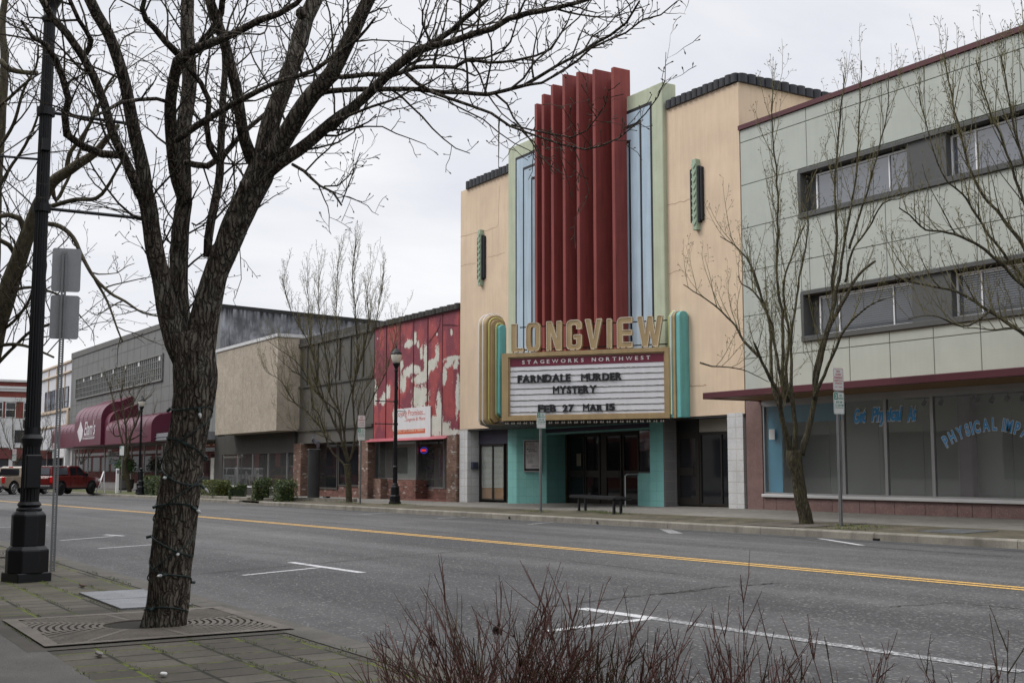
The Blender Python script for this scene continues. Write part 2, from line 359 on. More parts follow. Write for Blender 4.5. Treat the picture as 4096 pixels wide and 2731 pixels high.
# kerbs
def kerb(name, xs, y0, y1, top, bot, m=M_KERB, step=3.05, fn=None):
    mb = MB(); x = xs[0]
    while x < xs[1]-.01:
        xe = min(xs[1], x+step); a, b_ = x+.006, xe-.006
        pr = [(y0+.0, bot), (y0+.012, top-.03), (y0+.035, top-.004), (y0+.06, top), (y1, top), (y1, bot)]
        mb.add([(a, y, G(a)+z) for y, z in pr]+[(b_, y, G(b_)+z) for y, z in pr], [(0, 1, 2, 3, 4, 5)[::-1], tuple(range(6, 12))]+[(i, (i+1) % 6, 6+(i+1) % 6, 6+i) for i in range(6)])
        x = xe
    return struct(mb.build(name, m))
kerb('far_kerb', (-49.3, 20), 17.6, 17.79, .004, -.3)
kerb('far_kerb', (-150, -51.9), 17.6, 17.79, .004, -.3)
mb = MB(); mb.box(-51.9, -49.3, 17.6, 17.75, G(-50)-.3, G(-50)-.09); struct(mb.build('drain_sill', M_KERB))
M_KERBN = mat('near_kerb_concrete', (.1, .092, .078), .9, var=.3, vs=2, dirt=.6, bump=.4, bs=80, fine=.15)
kerb('near_kerb', (-150, 40), 3.08, 2.9, .082, -.3, M_KERBN)
# low planter kerbs on the far side
mb = MB()
for (ax, ay), (bx, by) in (((-49.4, 17.85), (-48.7, 19.3)), ((-48.7, 19.3), (-44.8, 20.0)), ((-58.2, 17.8), (-51.9, 18.0))):
    d = Vector((bx-ax, by-ay, 0)).normalized(); nrm = Vector((-d.y, d.x, 0))*.16; z = FS(ax, ay)-.1
    mb.obox((ax, ay, z), (bx-ax, by-ay, FS(bx, by)-FS(ax, ay)), nrm, (0, 0, .24))
struct(mb.build('planter_kerb', M_KERB, bevel=.015))
# road paint: strips laid on the road surface
def strip(name, z, pts, wid, m, fn=RZ, dz=.004, seg=.6):
    P = [onS(z, x, y, fn) for x, y in pts]; mb = MB(); prev = None
    for a, b_ in zip(P, P[1:]):
        A, B = Vector(a[:2]), Vector(b_[:2]); d = (B-A); n = max(1, int(d.length/seg)); pn = Vector((-d.y, d.x)).normalized()*wid/2
        for k in range(n):
            p, q = A+d*k/n, A+d*(k+1)/n
            vs = []
            for c in (p-pn, q-pn, q+pn, p+pn): vs.append((c.x, c.y, fn(c.x, c.y)+dz))
            mb.add(vs, [(0, 1, 2, 3)])
    return struct(mb.build(name, m))
def line(name, x0, x1, yf, wid, m, dz=.004, seg=.6):
    mb = MB(); n = int((x1-x0)/seg)
    for k in range(n):
        a = x0+(x1-x0)*k/n; b_ = x0+(x1-x0)*(k+1)/n
        mb.add([(x, y, RZ(x, y)+dz) for x, y in ((a, yf(a)-wid/2), (b_, yf(b_)-wid/2), (b_, yf(b_)+wid/2), (a, yf(a)+wid/2))], [(0, 1, 2, 3)])
    return struct(mb.build(name, m))
yl = [onS(zD, x, y, RZ)[:2] for x, y in ((2352, 1352), (1800, 1303), (1200, 1250), (800, 1215), (463, 1186.5), (0, 1150))]
yl = [(p[0], p[1]) for p in yl]; yl.sort()
yc = lambda x: lerp_t(x, [(-150, yl[0][1])]+yl+[(30, yl[-1][1])])
line('yellow_centre_line', -140, 25, lambda x: yc(x)+.1, .1, M_PY)
line('yellow_centre_line', -140, 25, lambda x: yc(x)-.1, .1, M_PY)
strip('parking_line', zD, [(1335, 1397), (1500, 1420)], .13, M_PW)
strip('parking_line', zD, [(1500, 1420), (2350, 1543)], .12, M_PW2)
strip('parking_line', zD, [(1255, 1450), (1490, 1421)], .1, M_PW)
strip('parking_line', zD, [(668, 1291), (832, 1315)], .11, M_PW)
strip('parking_line', zD, [(558, 1321), (735, 1303)], .08, M_PW)
strip('parking_line', zD, [(138, 1241), (262, 1231)], .08, M_PW)
strip('parking_line', zD, [(241, 1227.5), (284, 1230.5)], .11, M_PW)
strip('parking_line', zD, [(225, 1259.5), (350, 1250.5)], .08, M_PW)
strip('parking_line', zD, [(0, 1211), (110, 1206)], .09, M_PW)
strip('parking_line', zD, [(1883, 1236.5), (1980, 1252)], .12, M_PW)
strip('parking_line', zD, [(1528, 1215), (1553, 1225)], .28, M_PW2)
strip('parking_line', zD, [(1213, 1204), (1268, 1199)], .12, M_PW2)
strip('parking_line', zD, [(1005, 1190), (1080, 1186)], .12, M_PW2)
strip('parking_line', zD, [(830, 1181), (905, 1177)], .12, M_PW2)
strip('crosswalk_line', zD, [(0, 1134.5), (690, 1146)], .25, M_PW2)
strip('crosswalk_line', zD, [(0, 1141), (560, 1148)], .25, M_PW2)
# cracks and joints in the road
M_CRACK = mat('crack', (.03, .032, .022), .95, var=.3, bump=0)
def crack(z, pts, wd=.012):
    P = [onS(z, x, y, RZ) for x, y in pts]; Q = []
    for a, b_ in zip(P, P[1:]):
        n = 14
        for k in range(n): Q.append((a[0]+(b_[0]-a[0])*k/n+random.uniform(-.03, .03), a[1]+(b_[1]-a[1])*k/n))
    mb = MB()
    for (ax, ay), (bx, by) in zip(Q, Q[1:]):
        d = Vector((bx-ax, by-ay)).normalized(); n = Vector((-d.y, d.x))*wd/2*random.uniform(.6, 1.6)
        mb.add([(x, y, RZ(x, y)+.006) for x, y in ((ax-n.x, ay-n.y), (bx-n.x, by-n.y), (bx+n.x, by+n.y), (ax+n.x, ay+n.y))], [(0, 1, 2, 3)])
    struct(mb.build('road_crack', M_CRACK))
crack(zn, [(160, 515), (500, 483), (1060, 440)], .02); crack(zn, [(1420, 775), (2100, 700), (2400, 675)], .022); crack(zn, [(700, 340), (1150, 322)], .02)
crack(z8, [(1260, 672), (1700, 630), (2350, 575)], .02); crack(z8, [(1330, 405), (1640, 380), (1900, 366)], .02); crack(z8, [(380, 330), (700, 312), (1040, 300)], .02)
crack(zn, [(0, 372), (600, 400), (1300, 470), (2300, 590)], .012); crack(z8, [(1270, 480), (1700, 520), (2340, 560)], .01); crack(zq, [(1500, 830), (1900, 800), (2340, 840)], .015); crack(zq, [(60, 750), (420, 705), (840, 675)], .025)
crack(zq, [(170, 372), (900, 395), (1300, 445), (2352, 520)], .03)
# near pavement dressing: border around the tree grate
mb = MB()
gx0, gx1, gy0, gy1 = -9.72, -7.8, 1.5, 3.02
# ------------------------------------------------------------------ shared facade materials
M_BLOCKW = brick('white_block', (.5, .5, .5), (.55, .55, .55), (.42, .4, .37), .4, .305, .012, offset=0., bump=.3, rough=.6, var=.1)
M_BLOCKG = brick('grey_block', (.17, .165, .165), (.19, .185, .185), (.24, .23, .21), .4, .305, .01, offset=0., bump=.3, var=.1)
M_TURQ = brick('turquoise_block', (.17, .4, .375), (.185, .42, .39), (.13, .32, .3), .4, .305, .008, offset=0., bump=.5, rough=.5, var=.08)
M_BRICKR = brick('red_brick_rough', (.13, .045, .032), (.25, .1, .075), (.1, .09, .08), .2, .075, .011, bump=.8, var=.3, white=.13)
M_BRICKM = brick('brick_mossy', (.14, .065, .05), (.24, .13, .1), (.12, .11, .09), .2, .075, .011, bump=.8, var=.35, moss=.6, white=.1)
M_CREAM = mat('cream_stucco', (.61, .475, .345), .85, var=.08, vs=.8, fine=.05, streak=.05, dirt=.26, dcol=(.35, .24, .15), bump=.3, bs=25, bd=.01)
M_COPE = mat('dark_coping', (.016, .017, .022), .5, var=.2, bump=.1)
M_BRONZE = mat('bronze_frame', (.03, .026, .022), .4, metal=.4, var=.05, bump=0)
M_ALU = mat('aluminium', (.42, .42, .42), .35, metal=.7, var=.08, fine=.04, bump=0)
M_WHITE = mat('white_enamel', (.72, .72, .72), .45, var=.05, bump=0)
M_BLACK = mat('black_iron', (.005, .0055, .007), .4, var=.15, bump=.08, bs=120, spec=.3)
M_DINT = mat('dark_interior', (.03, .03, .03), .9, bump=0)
def frame_rect(mb, x0, x1, z0, z1, y0, y1, t):
    mb.box(x0, x0+t, y0, y1, z0, z1); mb.box(x1-t, x1, y0, y1, z0, z1); mb.box(x0+t, x1-t, y0+.002, y1-.002, z0, z0+t); mb.box(x0+t, x1-t, y0+.002, y1-.002, z1-t, z1)
def window(parent, x0, x1, z0, z1, Y, fm, gm, t=.05, mull=(), trans=(), dep=.07, name='window'):
    mb = MB(); frame_rect(mb, x0, x1, z0, z1, Y, Y+dep, t)
    for xm in mull: mb.box(xm-t*.4, xm+t*.4, Y+.004, Y+dep-.004, z0+t, z1-t)
    for zm_ in trans: mb.box(x0+t, x1-t, Y+.006, Y+dep-.006, zm_-t*.4, zm_+t*.4)
    f = mb.build(name, fm, parent)
    g = MB(); g.box(x0+t*.5, x1-t*.5, Y+dep*.5, Y+dep*.5+.006, z0+t*.5, z1-t*.5); g.build('glass_pane', gm, f)
    return f
def door(parent, x0, x1, z0, z1, Y, fm, gm, rail=.95, t=.1, hx=None):
    mb = MB(); frame_rect(mb, x0, x1, z0, z1, Y, Y+.06, t); mb.box(x0+t, x1-t, Y+.003, Y+.057, z0+rail-.12, z0+rail+.12)
    mb.box(x0+t, x1-t, Y+.004, Y+.056, z0+t, z0+t+.12)
    d = mb.build('door', fm, parent)
    g = MB(); g.box(x0+t*.7, x1-t*.7, Y+.028, Y+.034, z0+t*.7, z1-t*.7); g.build('glass_pane', gm, d)
    hx = hx if hx is not None else x1-t*1.2
    h = MB(); h.tube([(hx, Y-.01, z0+rail-.15), (hx, Y-.06, z0+rail-.12), (hx, Y-.06, z0+rail+.22), (hx, Y-.01, z0+rail+.25)], .012, 6); h.build('handle', M_BLACK, d)
    return d
def scallop(x0, x1, y0, y1, z0, z1, n, axis='x'):
    """ribbed tile coping: a row of half-round ridges"""
    mb = MB(); w_ = ((x1-x0) if axis == 'x' else (y1-y0))/n
    for k in range(n):
        a = (x0 if axis == 'x' else y0)+k*w_
        prof = [(0, 0)]+[(w_/2-w_/2*math.cos(math.pi*i/6), .0+w_*.28*math.sin(math.pi*i/6)) for i in range(7)]+[(w_, 0)]
        if axis == 'x': mb.prism([(a+u, y0-v, z0) for u, v in prof[1:-1]]+[(a+w_, y1, z0), (a, y1, z0)], (0, 0, z1-z0+.02*(k % 2)))
        else: mb.prism([(x1+v, a+u, z0) for u, v in prof[1:-1]]+[(x0, a+w_, z0), (x0, a, z0)], (0, 0, z1-z0+.02*(k % 2)))
    return mb

# ------------------------------------------------------------------ GREEN OFFICE BUILDING (right)
GX0, GX1 = -25.04, -4.
gb = thing('office_building', 'grey-green panelled office building with ribbon windows over a maroon canopy and shop windows', 'building', (GX0, 23, -.01))
M_GRN = mat('sage_stucco', (.4, .425, .385), .85, var=.05, vs=1.2, fine=.03, bump=.35, bs=18, bd=.008, streak=.03)
M_GRNJ = mat('sage_joint', (.25, .27, .235), .9, bump=0)
M_DGR = mat('charcoal_stucco', (.085, .087, .086), .85, var=.1, bump=.3, bs=25)
M_MAR = mat('maroon_trim', (.075, .016, .022), .45, var=.15, bump=.05)
xs = [-25.04, -23.78, -22.47, -21.18, -19.89, -18.59, -17.3, -16.0, -14.7, -13.4, -12.1, -10.8, -9.5, -8.2, -6.9, -5.6, -4.]
zs = [2.98, 4.14, 5.33, 6.6, 7.83, 9.08, 10.33, 10.7]
bz = [(4.42, 5.76, -22.78), (7.72, 9.04, -22.78)]   # window bands z0,z1,x start
wl = MB()
wl.box(GX0, GX1, 23.03, 45, 5.76, 7.72); wl.box(GX0, GX1, 23.03, 45, 9.04, 10.72); wl.box(GX0, GX1, 23.03, 45, 2.86, 4.42)
for z0, z1, xb in bz: wl.box(GX0, xb, 23.03, 45, z0, z1); wl.box(xb, GX1, 23.5, 45, z0, z1)
wl.build('wall', M_GRNJ, gb)
pn = MB()
def panel_piece(a, b_, c, d):
    g = .009
    if b_-a > .05 and d-c > .05: pn.box(a+g, b_-g, 23.0, 23.04, c+g, d-g)
for i in range(len(xs)-1):
    for j in range(len(zs)-1):
        a, b_, c, d = xs[i], xs[i+1], zs[j], zs[j+1]; done = False
        for z0, z1, xb in bz:
            if c < z1 and d > z0 and b_ > xb:
                if a < xb: panel_piece(a, xb, c, d)
                aa = max(a, xb)
                if c < z0: panel_piece(aa, b_, c, z0)
                if d > z1: panel_piece(aa, b_, z1, d)
                done = True; break
        if not done: panel_piece(a, b_, c, d)
pn.build('wall_panels', M_GRN, gb, bevel=.008)
c_ = MB(); c_.box(GX0-.02, GX1, 22.94, 23.25, 10.7, 10.83); c_.build('roof_edge', M_MAR, gb)
for z0, z1, xb in bz:
    fr = MB(); fr.box(xb, GX1, 22.95, 23.48, z1-.1, z1); fr.box(xb, GX1, 22.93, 23.48, z0, z0+.14); fr.box(xb, xb+.1, 22.95, 23.48, z0+.14, z1-.1)
    fr.box(xb+.1, GX1, 23.3, 23.52, z0+.14, z1-.1)
    xw = -22.35
    while xw < GX1-3:
        fr.box(xw+3.15, xw+4.3, 23.02, 23.45, z0+.14, z1-.1); xw += 4.3
    bd_ = fr.build('window_band', M_DGR, gb, bevel=.01)
    xw = -22.35
    while xw < GX1-3:
        wdw = window(gb, xw, xw+3.12, z0+.14, z1-.16, 23.2, M_WHITE, mat('sky_tinted_glass', (.07, .08, .1), .03, var=0, fine=0, bump=.015, bs=.8, bd=.02, spec=1.9), .045, (xw+.68, xw+2.45))  # bluish base colour stands in for sky reflected in the panes
        if z0 < 6:
            bl = MB(); nsl = 17
            for k in range(nsl): zz = z0+.2+k*(z1-z0-.42)/nsl; bl.box(xw+.06, xw+3.06, 23.226, 23.232, zz, zz+.028)
            bl.build('window_blind', mat('blind', (.07, .075, .08), .5, bump=0), wdw)
        xw += 4.3
# canopy
cn = MB(); cn.box(-24.49, GX1, 20.98, 21.1, 2.93, 3.1); cn.box(-24.49, -24.4, 21.1, 23.0, 2.93, 3.1)
cn.build('canopy_fascia', M_MAR, gb, bevel=.01)
cn = MB(); cn.box(-24.4, GX1, 21.1, 23.0, 2.95, 3.07); cn.build('canopy_soffit', mat('tan_soffit', (.23, .13, .05), .6, var=.15, vs=.8, bump=0), gb)
# granite
M_GRAN = ground_mat('pink_granite', (.15, .09, .082), (.21, .13, .12), ((.2, .14, .13), (.3, .22, .2), (.42, .34, .32)), 38, .8, .6, .45)
gr = MB(); gr.box(GX0+.03, -24.38, 22.98, 23.4, -.6, 2.95)
xx = -24.38; k = 0
for xe in (-23.9, -21.9, -21, -20.5, -19.9, -19.0, -18.1, -17.7, -17.2, -16.3, -15.1, -13.9, -12.7, -11.5, -10.3, -9, -7.5, -6, -4):
    gr.box(xx+.004, xe-.004, 22.99, 23.3, -.6, .33); xx = xe
gr.build('granite_base', M_GRAN, gb, bevel=.006)
sl_ = MB(); sl_.box(-24.38, GX1, 22.9, 23.12, .33, .41); sl_.build('window_sill', mat('bright_sill', (.62, .62, .62), .35, metal=.3, var=.05, bump=0), gb, bevel=.01)
bd2 = [-24.36, -21.48, -20.12, -18.73, -15.5, -12.6, -9.7, -6.8, -4.]
for a, b_ in zip(bd2, bd2[1:]):
    window(gb, a, b_, .41, 2.82, 23.0, M_ALU, GLASS, .045, dep=.08, name='shop_window')
hd = MB(); hd.box(-24.38, GX1, 22.98, 23.3, 2.82, 2.949); hd.build('window_head', M_ALU, gb)
# interior of the shop
M_GINT = mat('grey_partition', (.6, .59, .57), .8, var=.06, vs=.7, bump=0)
it = MB(); it.box(GX0+.3, GX1, 24.1, 24.2, -.3, 2.9)
for x in (-23.0, -21.3, -19.9, -18.6, -17.4, -16.2, -15): it.box(x, x+.02, 24.08, 24.1, .35, 2.9)
it.build('partition_wall', M_GINT, gb)
it = MB(); it.box(GX0+.2, GX1, 23.3, 27, .1, .34); it.build('shop_floor', mat('grey_floor', (.2, .2, .19), .8, bump=0), gb)
it = MB(); it.box(GX0+.2, GX1, 23.3, 27, 2.86, 2.9); it.build('shop_ceiling', mat('shop_ceil', (.3, .3, .3), .8, bump=0), gb)
it = MB(); it.box(-24.3, -23.75, 23.1, 23.13, .41, 2.8); it.box(-23.75, -21.5, 23.1, 23.13, 2.32, 2.8); it.build('blue_banner', mat('blue_panel', (.1, .42, .68), .6, bump=0), gb)
it = MB(); it.box(-18.55, -18.2, 23.7, 23.9, .34, 2.86); it.build('column', mat('purple_column', (.35, .25, .32), .7, var=.3, vs=1, bump=0), gb)
it = MB()
for x in (-19.4, -18.9, -17.9, -17.5, -17.1, -16.7, -16.4): it.tube([(x, 23.6, 2.8), (x, 23.6, 2.7)], .012, 6); it.tube([(x, 23.62, 2.71), (x-.02, 23.55, 2.61)], [.045, .06], 10)
it.tube([(-20, 23.6, 2.79), (-15.8, 23.6, 2.79)], .015, 6); it.build('track_lights', mat('lamp_grey', (.15, .15, .15), .5, bump=0), gb)
pp = MB(); x_, z_ = XatY(z4, 748, 340, 22.99), onY(z4, 748, 340, 22.99)[1]; pp.box(x_, x_+.22, 22.985, 22.992, z_-.28, z_); pp.build('paper_notice', mat('paper', (.55, .56, .56), .8, bump=0), gb)
M_BLET = mat('blue_lettering', (.1, .42, .85), .5, bump=0, var=.0); M_WLET = mat('white_lettering', (.85, .85, .85), .5, bump=0, var=0)
Yg = 23.03
def glass_words(s, pa, pb, zc, H, shear, depth=.003):
    """pa,pb pixel left/right of the word on z4; zc: pixel y of base left/right"""
    xa, za = onY(z4, pa, zc[0], Yg); xb, zb = onY(z4, pb, zc[1], Yg)
    u = Vector((xb-xa, 0, zb-za)); o1 = MB(); o2 = MB()
    text_fit(o1, s, (xa, Yg, za), u, (0, 0, 1), u.length, H, .003, .09, shear, True); text_fit(o2, s, (xa, Yg-.004, za), u, (0, 0, 1), u.length, H, .003, .045, shear, True)
    o1.build('lettering_outline', M_WLET, gb); o2.build('lettering', M_BLET, gb)
glass_words('Get', 1283, 1362, (300, 292), .33, .3); glass_words('Physical', 1392, 1592, (290, 282), .33, .3); glass_words('At', 1617, 1678, (290, 279), .33, .3)
def arc_text(s, cpts, H, name=True):
    """letters along a curve of pixel points (base of letters)"""
    W = [onY(z4, x, y, Yg) for x, y in cpts]; W = [Vector((a, 0, b)) for a, b in W]
    wid = []
    for ch in s:
        if ch == ' ': wid.append(.3); continue
        _, _, a, b, _, _ = text_mesh(ch, .04); wid.append((b-a)+.1)
    L = [0]
    for a, b in zip(W, W[1:]): L.append(L[-1]+(b-a).length)
    tot = sum(wid); cur = 0; o1 = MB(); o2 = MB()
    def at(t):
        d = t*L[-1]
        for i in range(len(W)-1):
            if d <= L[i+1] or i == len(W)-2:
                k = (d-L[i])/(L[i+1]-L[i]); return W[i].lerp(W[i+1], k), (W[i+1]-W[i]).normalized()
    for ch, wd in zip(s, wid):
        if ch != ' ':
            p0, _ = at(cur/tot); p1, _ = at((cur+wd)/tot); u = (p1-p0); wpx = u.length*.84; u.normalize(); up = Vector((-u.z, 0, u.x))
            for mbx, bo, g, yy in ((o1, .07, 0, 0), (o2, .025, .012, -.004)):
                q = p0+u*g+up*g; text_fit(mbx, ch, (q.x, Yg+yy, q.z), u, up, wpx-2*g, H-2*g, .003, bo)
        cur += wd
    o1.build('lettering_outline', M_WLET, gb); o2.build('lettering', M_BLET, gb)
arc_text('PHYSICAL IMPACT', [(1868, 460), (1910, 426), (1960, 400), (2010, 382), (2080, 360), (2150, 350), (2200, 350), (2260, 362), (2330, 386), (2400, 420), (2480, 470)], .3)
sk = thing('skylight', 'small glazed skylight hatch on the roof of the green building beside the cream wall', 'skylight', (-24.3, 26, 10.7))
mb = MB(); mb.prism([(-24.6, 25.2, 10.7), (-23.6, 25.2, 10.7), (-23.6, 27, 11.9), (-24.6, 27, 11.9)], (0, .1, .12)); mb.build('frame', mat('rusty_rail', (.4, .3, .2), .6), sk)
mb = MB(); mb.box(-23.6, -22.8, 25.6, 27.4, 10.7, 11.4); mb.build('glazing', M_WHITE, sk, bevel=.03)
# ------------------------------------------------------------------ THEATRE
TX0, TX1 = -41.45, -25.07
th = thing('theatre', 'cream art deco theatre with a stepped red fin tower between pale blue bands', 'theatre', (TX0, 23, -.2))
wl = MB(); wl.box(TX0, TX1, 23, 46, 2.62, 12.2); wl.box(TX0+.3, TX1-.3, 26.3, 46, -1, 2.62); wl.build('wall', M_CREAM, th)
# coping tiles
for cp_ in (scallop(TX0+.5, -37.55, 22.97, 23.5, 12.18, 12.48, 12), scallop(-28.3, TX1-.02, 22.97, 23.5, 12.16, 12.42, 13), scallop(TX1-.5, TX1+.03, 23.0, 46, 12.14, 12.4, 70, 'y')): cp_.build('coping', M_COPE, th)
# cracks in the stucco
mb = MB()
def wall_crack(pts, Y, wd=.012):
    Q = []
    for (a, b_), (c, d) in zip(pts, pts[1:]):
        n = 9
        for k in range(n): Q.append((a+(c-a)*k/n+random.uniform(-.02, .02), b_+(d-b_)*k/n+random.uniform(-.025, .025)))
    for (ax, az), (bx, bz_) in zip(Q, Q[1:]):
        d = Vector((bx-ax, bz_-az)).normalized(); n = Vector((-d.y, d.x))*wd/2
        mb.add([(x, Y, z) for x, z in ((ax-n.x, az-n.y), (bx-n.x, bz_-n.y), (bx+n.x, bz_+n.y), (ax+n.x, az+n.y))], [(0, 1, 2, 3)])
for pl in ([(60, 1065), (210, 1030), (275, 1003), (280, 880), (282, 760)], [(62, 1232), (160, 1210)], [(215, 1185), (325, 1155)], [(1210, 888), (1340, 862), (1372, 850)], [(1210, 1290), (1330, 1250)]):
    wall_crack([onY(z5, x, y, 23) for x, y in pl], 22.996)
wall_crack([onY(z3, 1675, 610, 23) if i == 0 else onY(z3, 1675+i*50, 612-i*3, 23) for i in range(4)], 22.996, .02)
mb.build('stucco_cracks', mat('crack_brown', (.3, .2, .13), .9, bump=0), th)
# tower frame
FY = 22.85; FX0, FX1 = -37.53, -28.34; FC = (FX0+FX1)/2
M_SAGE = mat('sage_frame', (.4, .44, .325), .8, var=.08, vs=1.5, bump=.2, bs=30, dirt=.15, dcol=(.15, .15, .1), streak=.08)
fr = MB(); fr.box(FX0, FX1, FY, 23.4, 2.62, 13.05); fr.build('tower_frame', M_SAGE, th, bevel=.02)
M_BLUE = mat('pale_blue_stucco', (.36, .45, .53), .8, var=.06, vs=1.2, bump=.15, streak=.12, dirt=.2, dcol=(.2, .25, .27)); M_BLUE2 = mat('darker_blue_stucco', (.25, .32, .37), .85, var=.12, vs=1.5, streak=.15)  # second blue is darker, for the innermost band
M_LINE = mat('black_stripe', (.012, .013, .016), .6, bump=0)
steps = [(FC-4.07, FC+4.07, 12.57), (FC-3.54, FC+3.54, 12.08), (FC-2.97, FC+2.97, 11.59)]
bb = MB(); b2 = MB(); ln = MB()
for i, (a, b_, t) in enumerate(steps):
    y = FY-.004*(2*i+1); ln.box(a, b_, y, FY+.01, 2.7, t); yy = y-.004
    (b2 if i == 2 else bb).box(a+.095, b_-.095, yy, FY+.01, 2.7, t-.11)
bb.build('blue_band', M_BLUE, th); b2.build('blue_band', M_BLUE2, th); ln.build('black_stripes', M_LINE, th)
# fins
M_RED = mat('oxblood_stucco', (.2, .042, .037), .75, var=.07, vs=2, fine=.05, bump=.25, bs=30, streak=.2, dirt=.4, dcol=(.075, .03, .025)); M_REDD = mat('oxblood_stucco_shaded', (.12, .02, .019), .75, var=.08, vs=2, bump=.25, bs=30)  # backing and valleys: darker copy, shade between the fins put into the colour
fy = [22.62, 22.42, 22.3, 22.26, 22.3, 22.42, 22.62]; ft = [14.14, 14.25, 14.36, 14.5, 14.37, 14.25, 14.13]
FN = []
for i in range(7):
    yn = fy[i]-.28; k = yn/fy[i]; FN.append(((FC+(i-3)*.775)*k, yn, 1.1+(ft[i]-1.1)*k))
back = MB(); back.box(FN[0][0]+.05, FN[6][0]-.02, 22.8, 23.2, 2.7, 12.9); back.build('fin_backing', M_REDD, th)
for i, (xc, yn, zt_) in enumerate(FN):
    mb = MB(); mb.box(xc-.08, xc+.08, yn, 23.0, 2.7, zt_); mb.build('tower_fin', M_RED, th, bevel=.012)
for i in range(6):
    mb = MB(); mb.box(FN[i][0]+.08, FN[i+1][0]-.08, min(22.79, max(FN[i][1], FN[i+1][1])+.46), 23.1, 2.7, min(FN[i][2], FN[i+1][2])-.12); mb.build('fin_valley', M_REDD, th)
# zig-zag ornaments
M_ZIG = mat('pale_green_cast', (.3, .38, .28), .7, bump=.1)
for (xc, z0, z1) in ((onY(z5, 186, 1000, 23)[0], onY(z5, 186, 1345, 23)[1], onY(z5, 186, 1028, 23)[1]), (onY(z5, 1415, 800, 23)[0], onY(z5, 1415, 1030, 23)[1], onY(z5, 1415, 626, 23)[1])):
    mb = MB(); h = z1-z0
    for dx, q in ((-.27, .12), (-.17, .1), (.09, .1), (.19, .12)): mb.box(xc+dx, xc+dx+.08, 22.9 if abs(dx) > .18 else 22.88, 23.02, z0+h*q, z1-h*q)
    o = mb.build('wall_ornament', M_LINE, th, bevel=.02)
    mb = MB(); mb.box(xc-.09, xc+.09, 22.84, 23.02, z0, z1); n = 9
    for k in range(n):
        zc = z0+.12+(h-.2)*k/n; a = .085
        mb.prism([(xc-a, 22.84, zc+.1), (xc, 22.84, zc), (xc+a, 22.84, zc+.1), (xc+a, 22.84, zc+.16), (xc, 22.84, zc+.07), (xc-a, 22.84, zc+.16)][::-1], (0, -.03, 0))
    mb.build('zigzag', M_ZIG, o, bevel=.006)
# ground floor of the theatre
pl = MB(); pl.box(TX0, -40.82, 22.99, 23.52, -.7, 2.6); pl.build('pier', M_BLOCKW, th)
pl = MB(); pl.box(XatY(zp, 1137, 500, 23), -25.15, 22.99, 23.6, -.5, 2.65); pl.build('pier', M_BLOCKW, th)
pl = MB(); pl.box(-28.86, -28.69, 23.01, 23.6, -.5, 2.58); pl.build('pier', M_BLOCKG, th)
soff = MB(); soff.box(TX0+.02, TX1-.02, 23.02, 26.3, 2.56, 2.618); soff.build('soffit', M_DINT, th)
# left shopfront of the theatre
YL = 23.5
x0, x1 = XatY(z3, 205, 1200, YL), XatY(z3, 405, 1200, YL)
z = lambda y: onY(z3, 300, y, YL)[1]
hd = MB(); hd.box(-40.82, -37.8, YL, YL+.1, z(1020), 2.58); hd.build('shop_header', mat('dark_purple_panel', (.05, .045, .07), .6, bump=0), th)
xa, xb, xm = XatY(z3, 210, 1200, YL), XatY(z3, 384, 1200, YL), XatY(z3, 300, 1200, YL)
wn_ = window(th, xa, xb, z(1422), z(1022), YL, M_BRONZE, GLASS, .06, (xm,), name='shop_window')
bl = MB()
zt, zb = z(1038), z(1332); n = 34
for k in range(n):
    zz = zt-(zt-zb)*k/n; bl.box(xa+.06, xb-.06, YL+.06, YL+.068, zz-.036, zz-.006)
bl.build('venetian_blind', mat('pale_blind', (.8, .82, .8), .6, bump=0), wn_)
bl = MB(); bl.box(xa+.08, xb-.08, YL+.08, YL+.1, z(1410), zt); bl.build('wood_panel', mat('orange_wood', (.5, .24, .1), .7, var=.2), wn_)
door(th, xb+.05, XatY(z3, 470, 1200, YL+.0), z(1435), z(1022), YL+.05, M_BRONZE, DGLASS)
ph = MB(); x_, z_ = onY(z3, 150, 1200, 22.98)[0], onY(z3, 150, 1200, 22.98)[1]
py, pz0 = onX(z3, 170, 1200, -40.82); _, pz1 = onX(z3, 170, 1148, -40.82)
ph.box(-40.82, -40.66, py-.14, py+.12, pz0, pz1); ph.build('pay_phone', mat('phone_blue', (.03, .035, .06), .4, bump=0), th, bevel=.02)
# turquoise entrance
tq = MB(); tq.prism([(-37.8, 23, -.6), (-37.19, 23, -.6), (-36.23, 23.68, -.6), (-36.23, 24.5, -.6), (-37.8, 24.5, -.6)], (0, 0, 3.17)); tq.build('entrance_wall', M_TURQ, th)
tq = MB(); tq.prism([(-28.70, 23, -.6), (-28.86, 23.05, -.6), (-28.86, 24.6, -.6), (-29.36, 24.6, -.6), (-29.36, 23, -.6)], (0, 0, 3.17)); tq.build('entrance_wall', M_TURQ, th)
zc_ = onY(z3, 1415, 1228, 23)[1]
tq = MB(); tq.prism([(-29.36, 23, -.6), (-29.36, 24.6, -.6), (-30.32, 24.6, -.6), (-30.32, 23.25, -.6)], (0, 0, zc_+.6)); tq.build('ticket_booth', M_TURQ, th)
tq = MB(); tq.prism([(-29.37, 23.02, zc_), (-29.37, 24.4, zc_), (-30.30, 24.4, zc_), (-30.30, 23.27, zc_)], (0, 0, .05)); tq.build('booth_counter', M_BRONZE, th)
tq = MB(); tq.prism([(-29.37, 23.06, zc_+.05), (-29.37, 23.1, zc_+.05), (-30.26, 23.34, zc_+.05), (-30.26, 23.3, zc_+.05)], (0, 0, 1.55)); tq.build('booth_window', DGLASS, th)
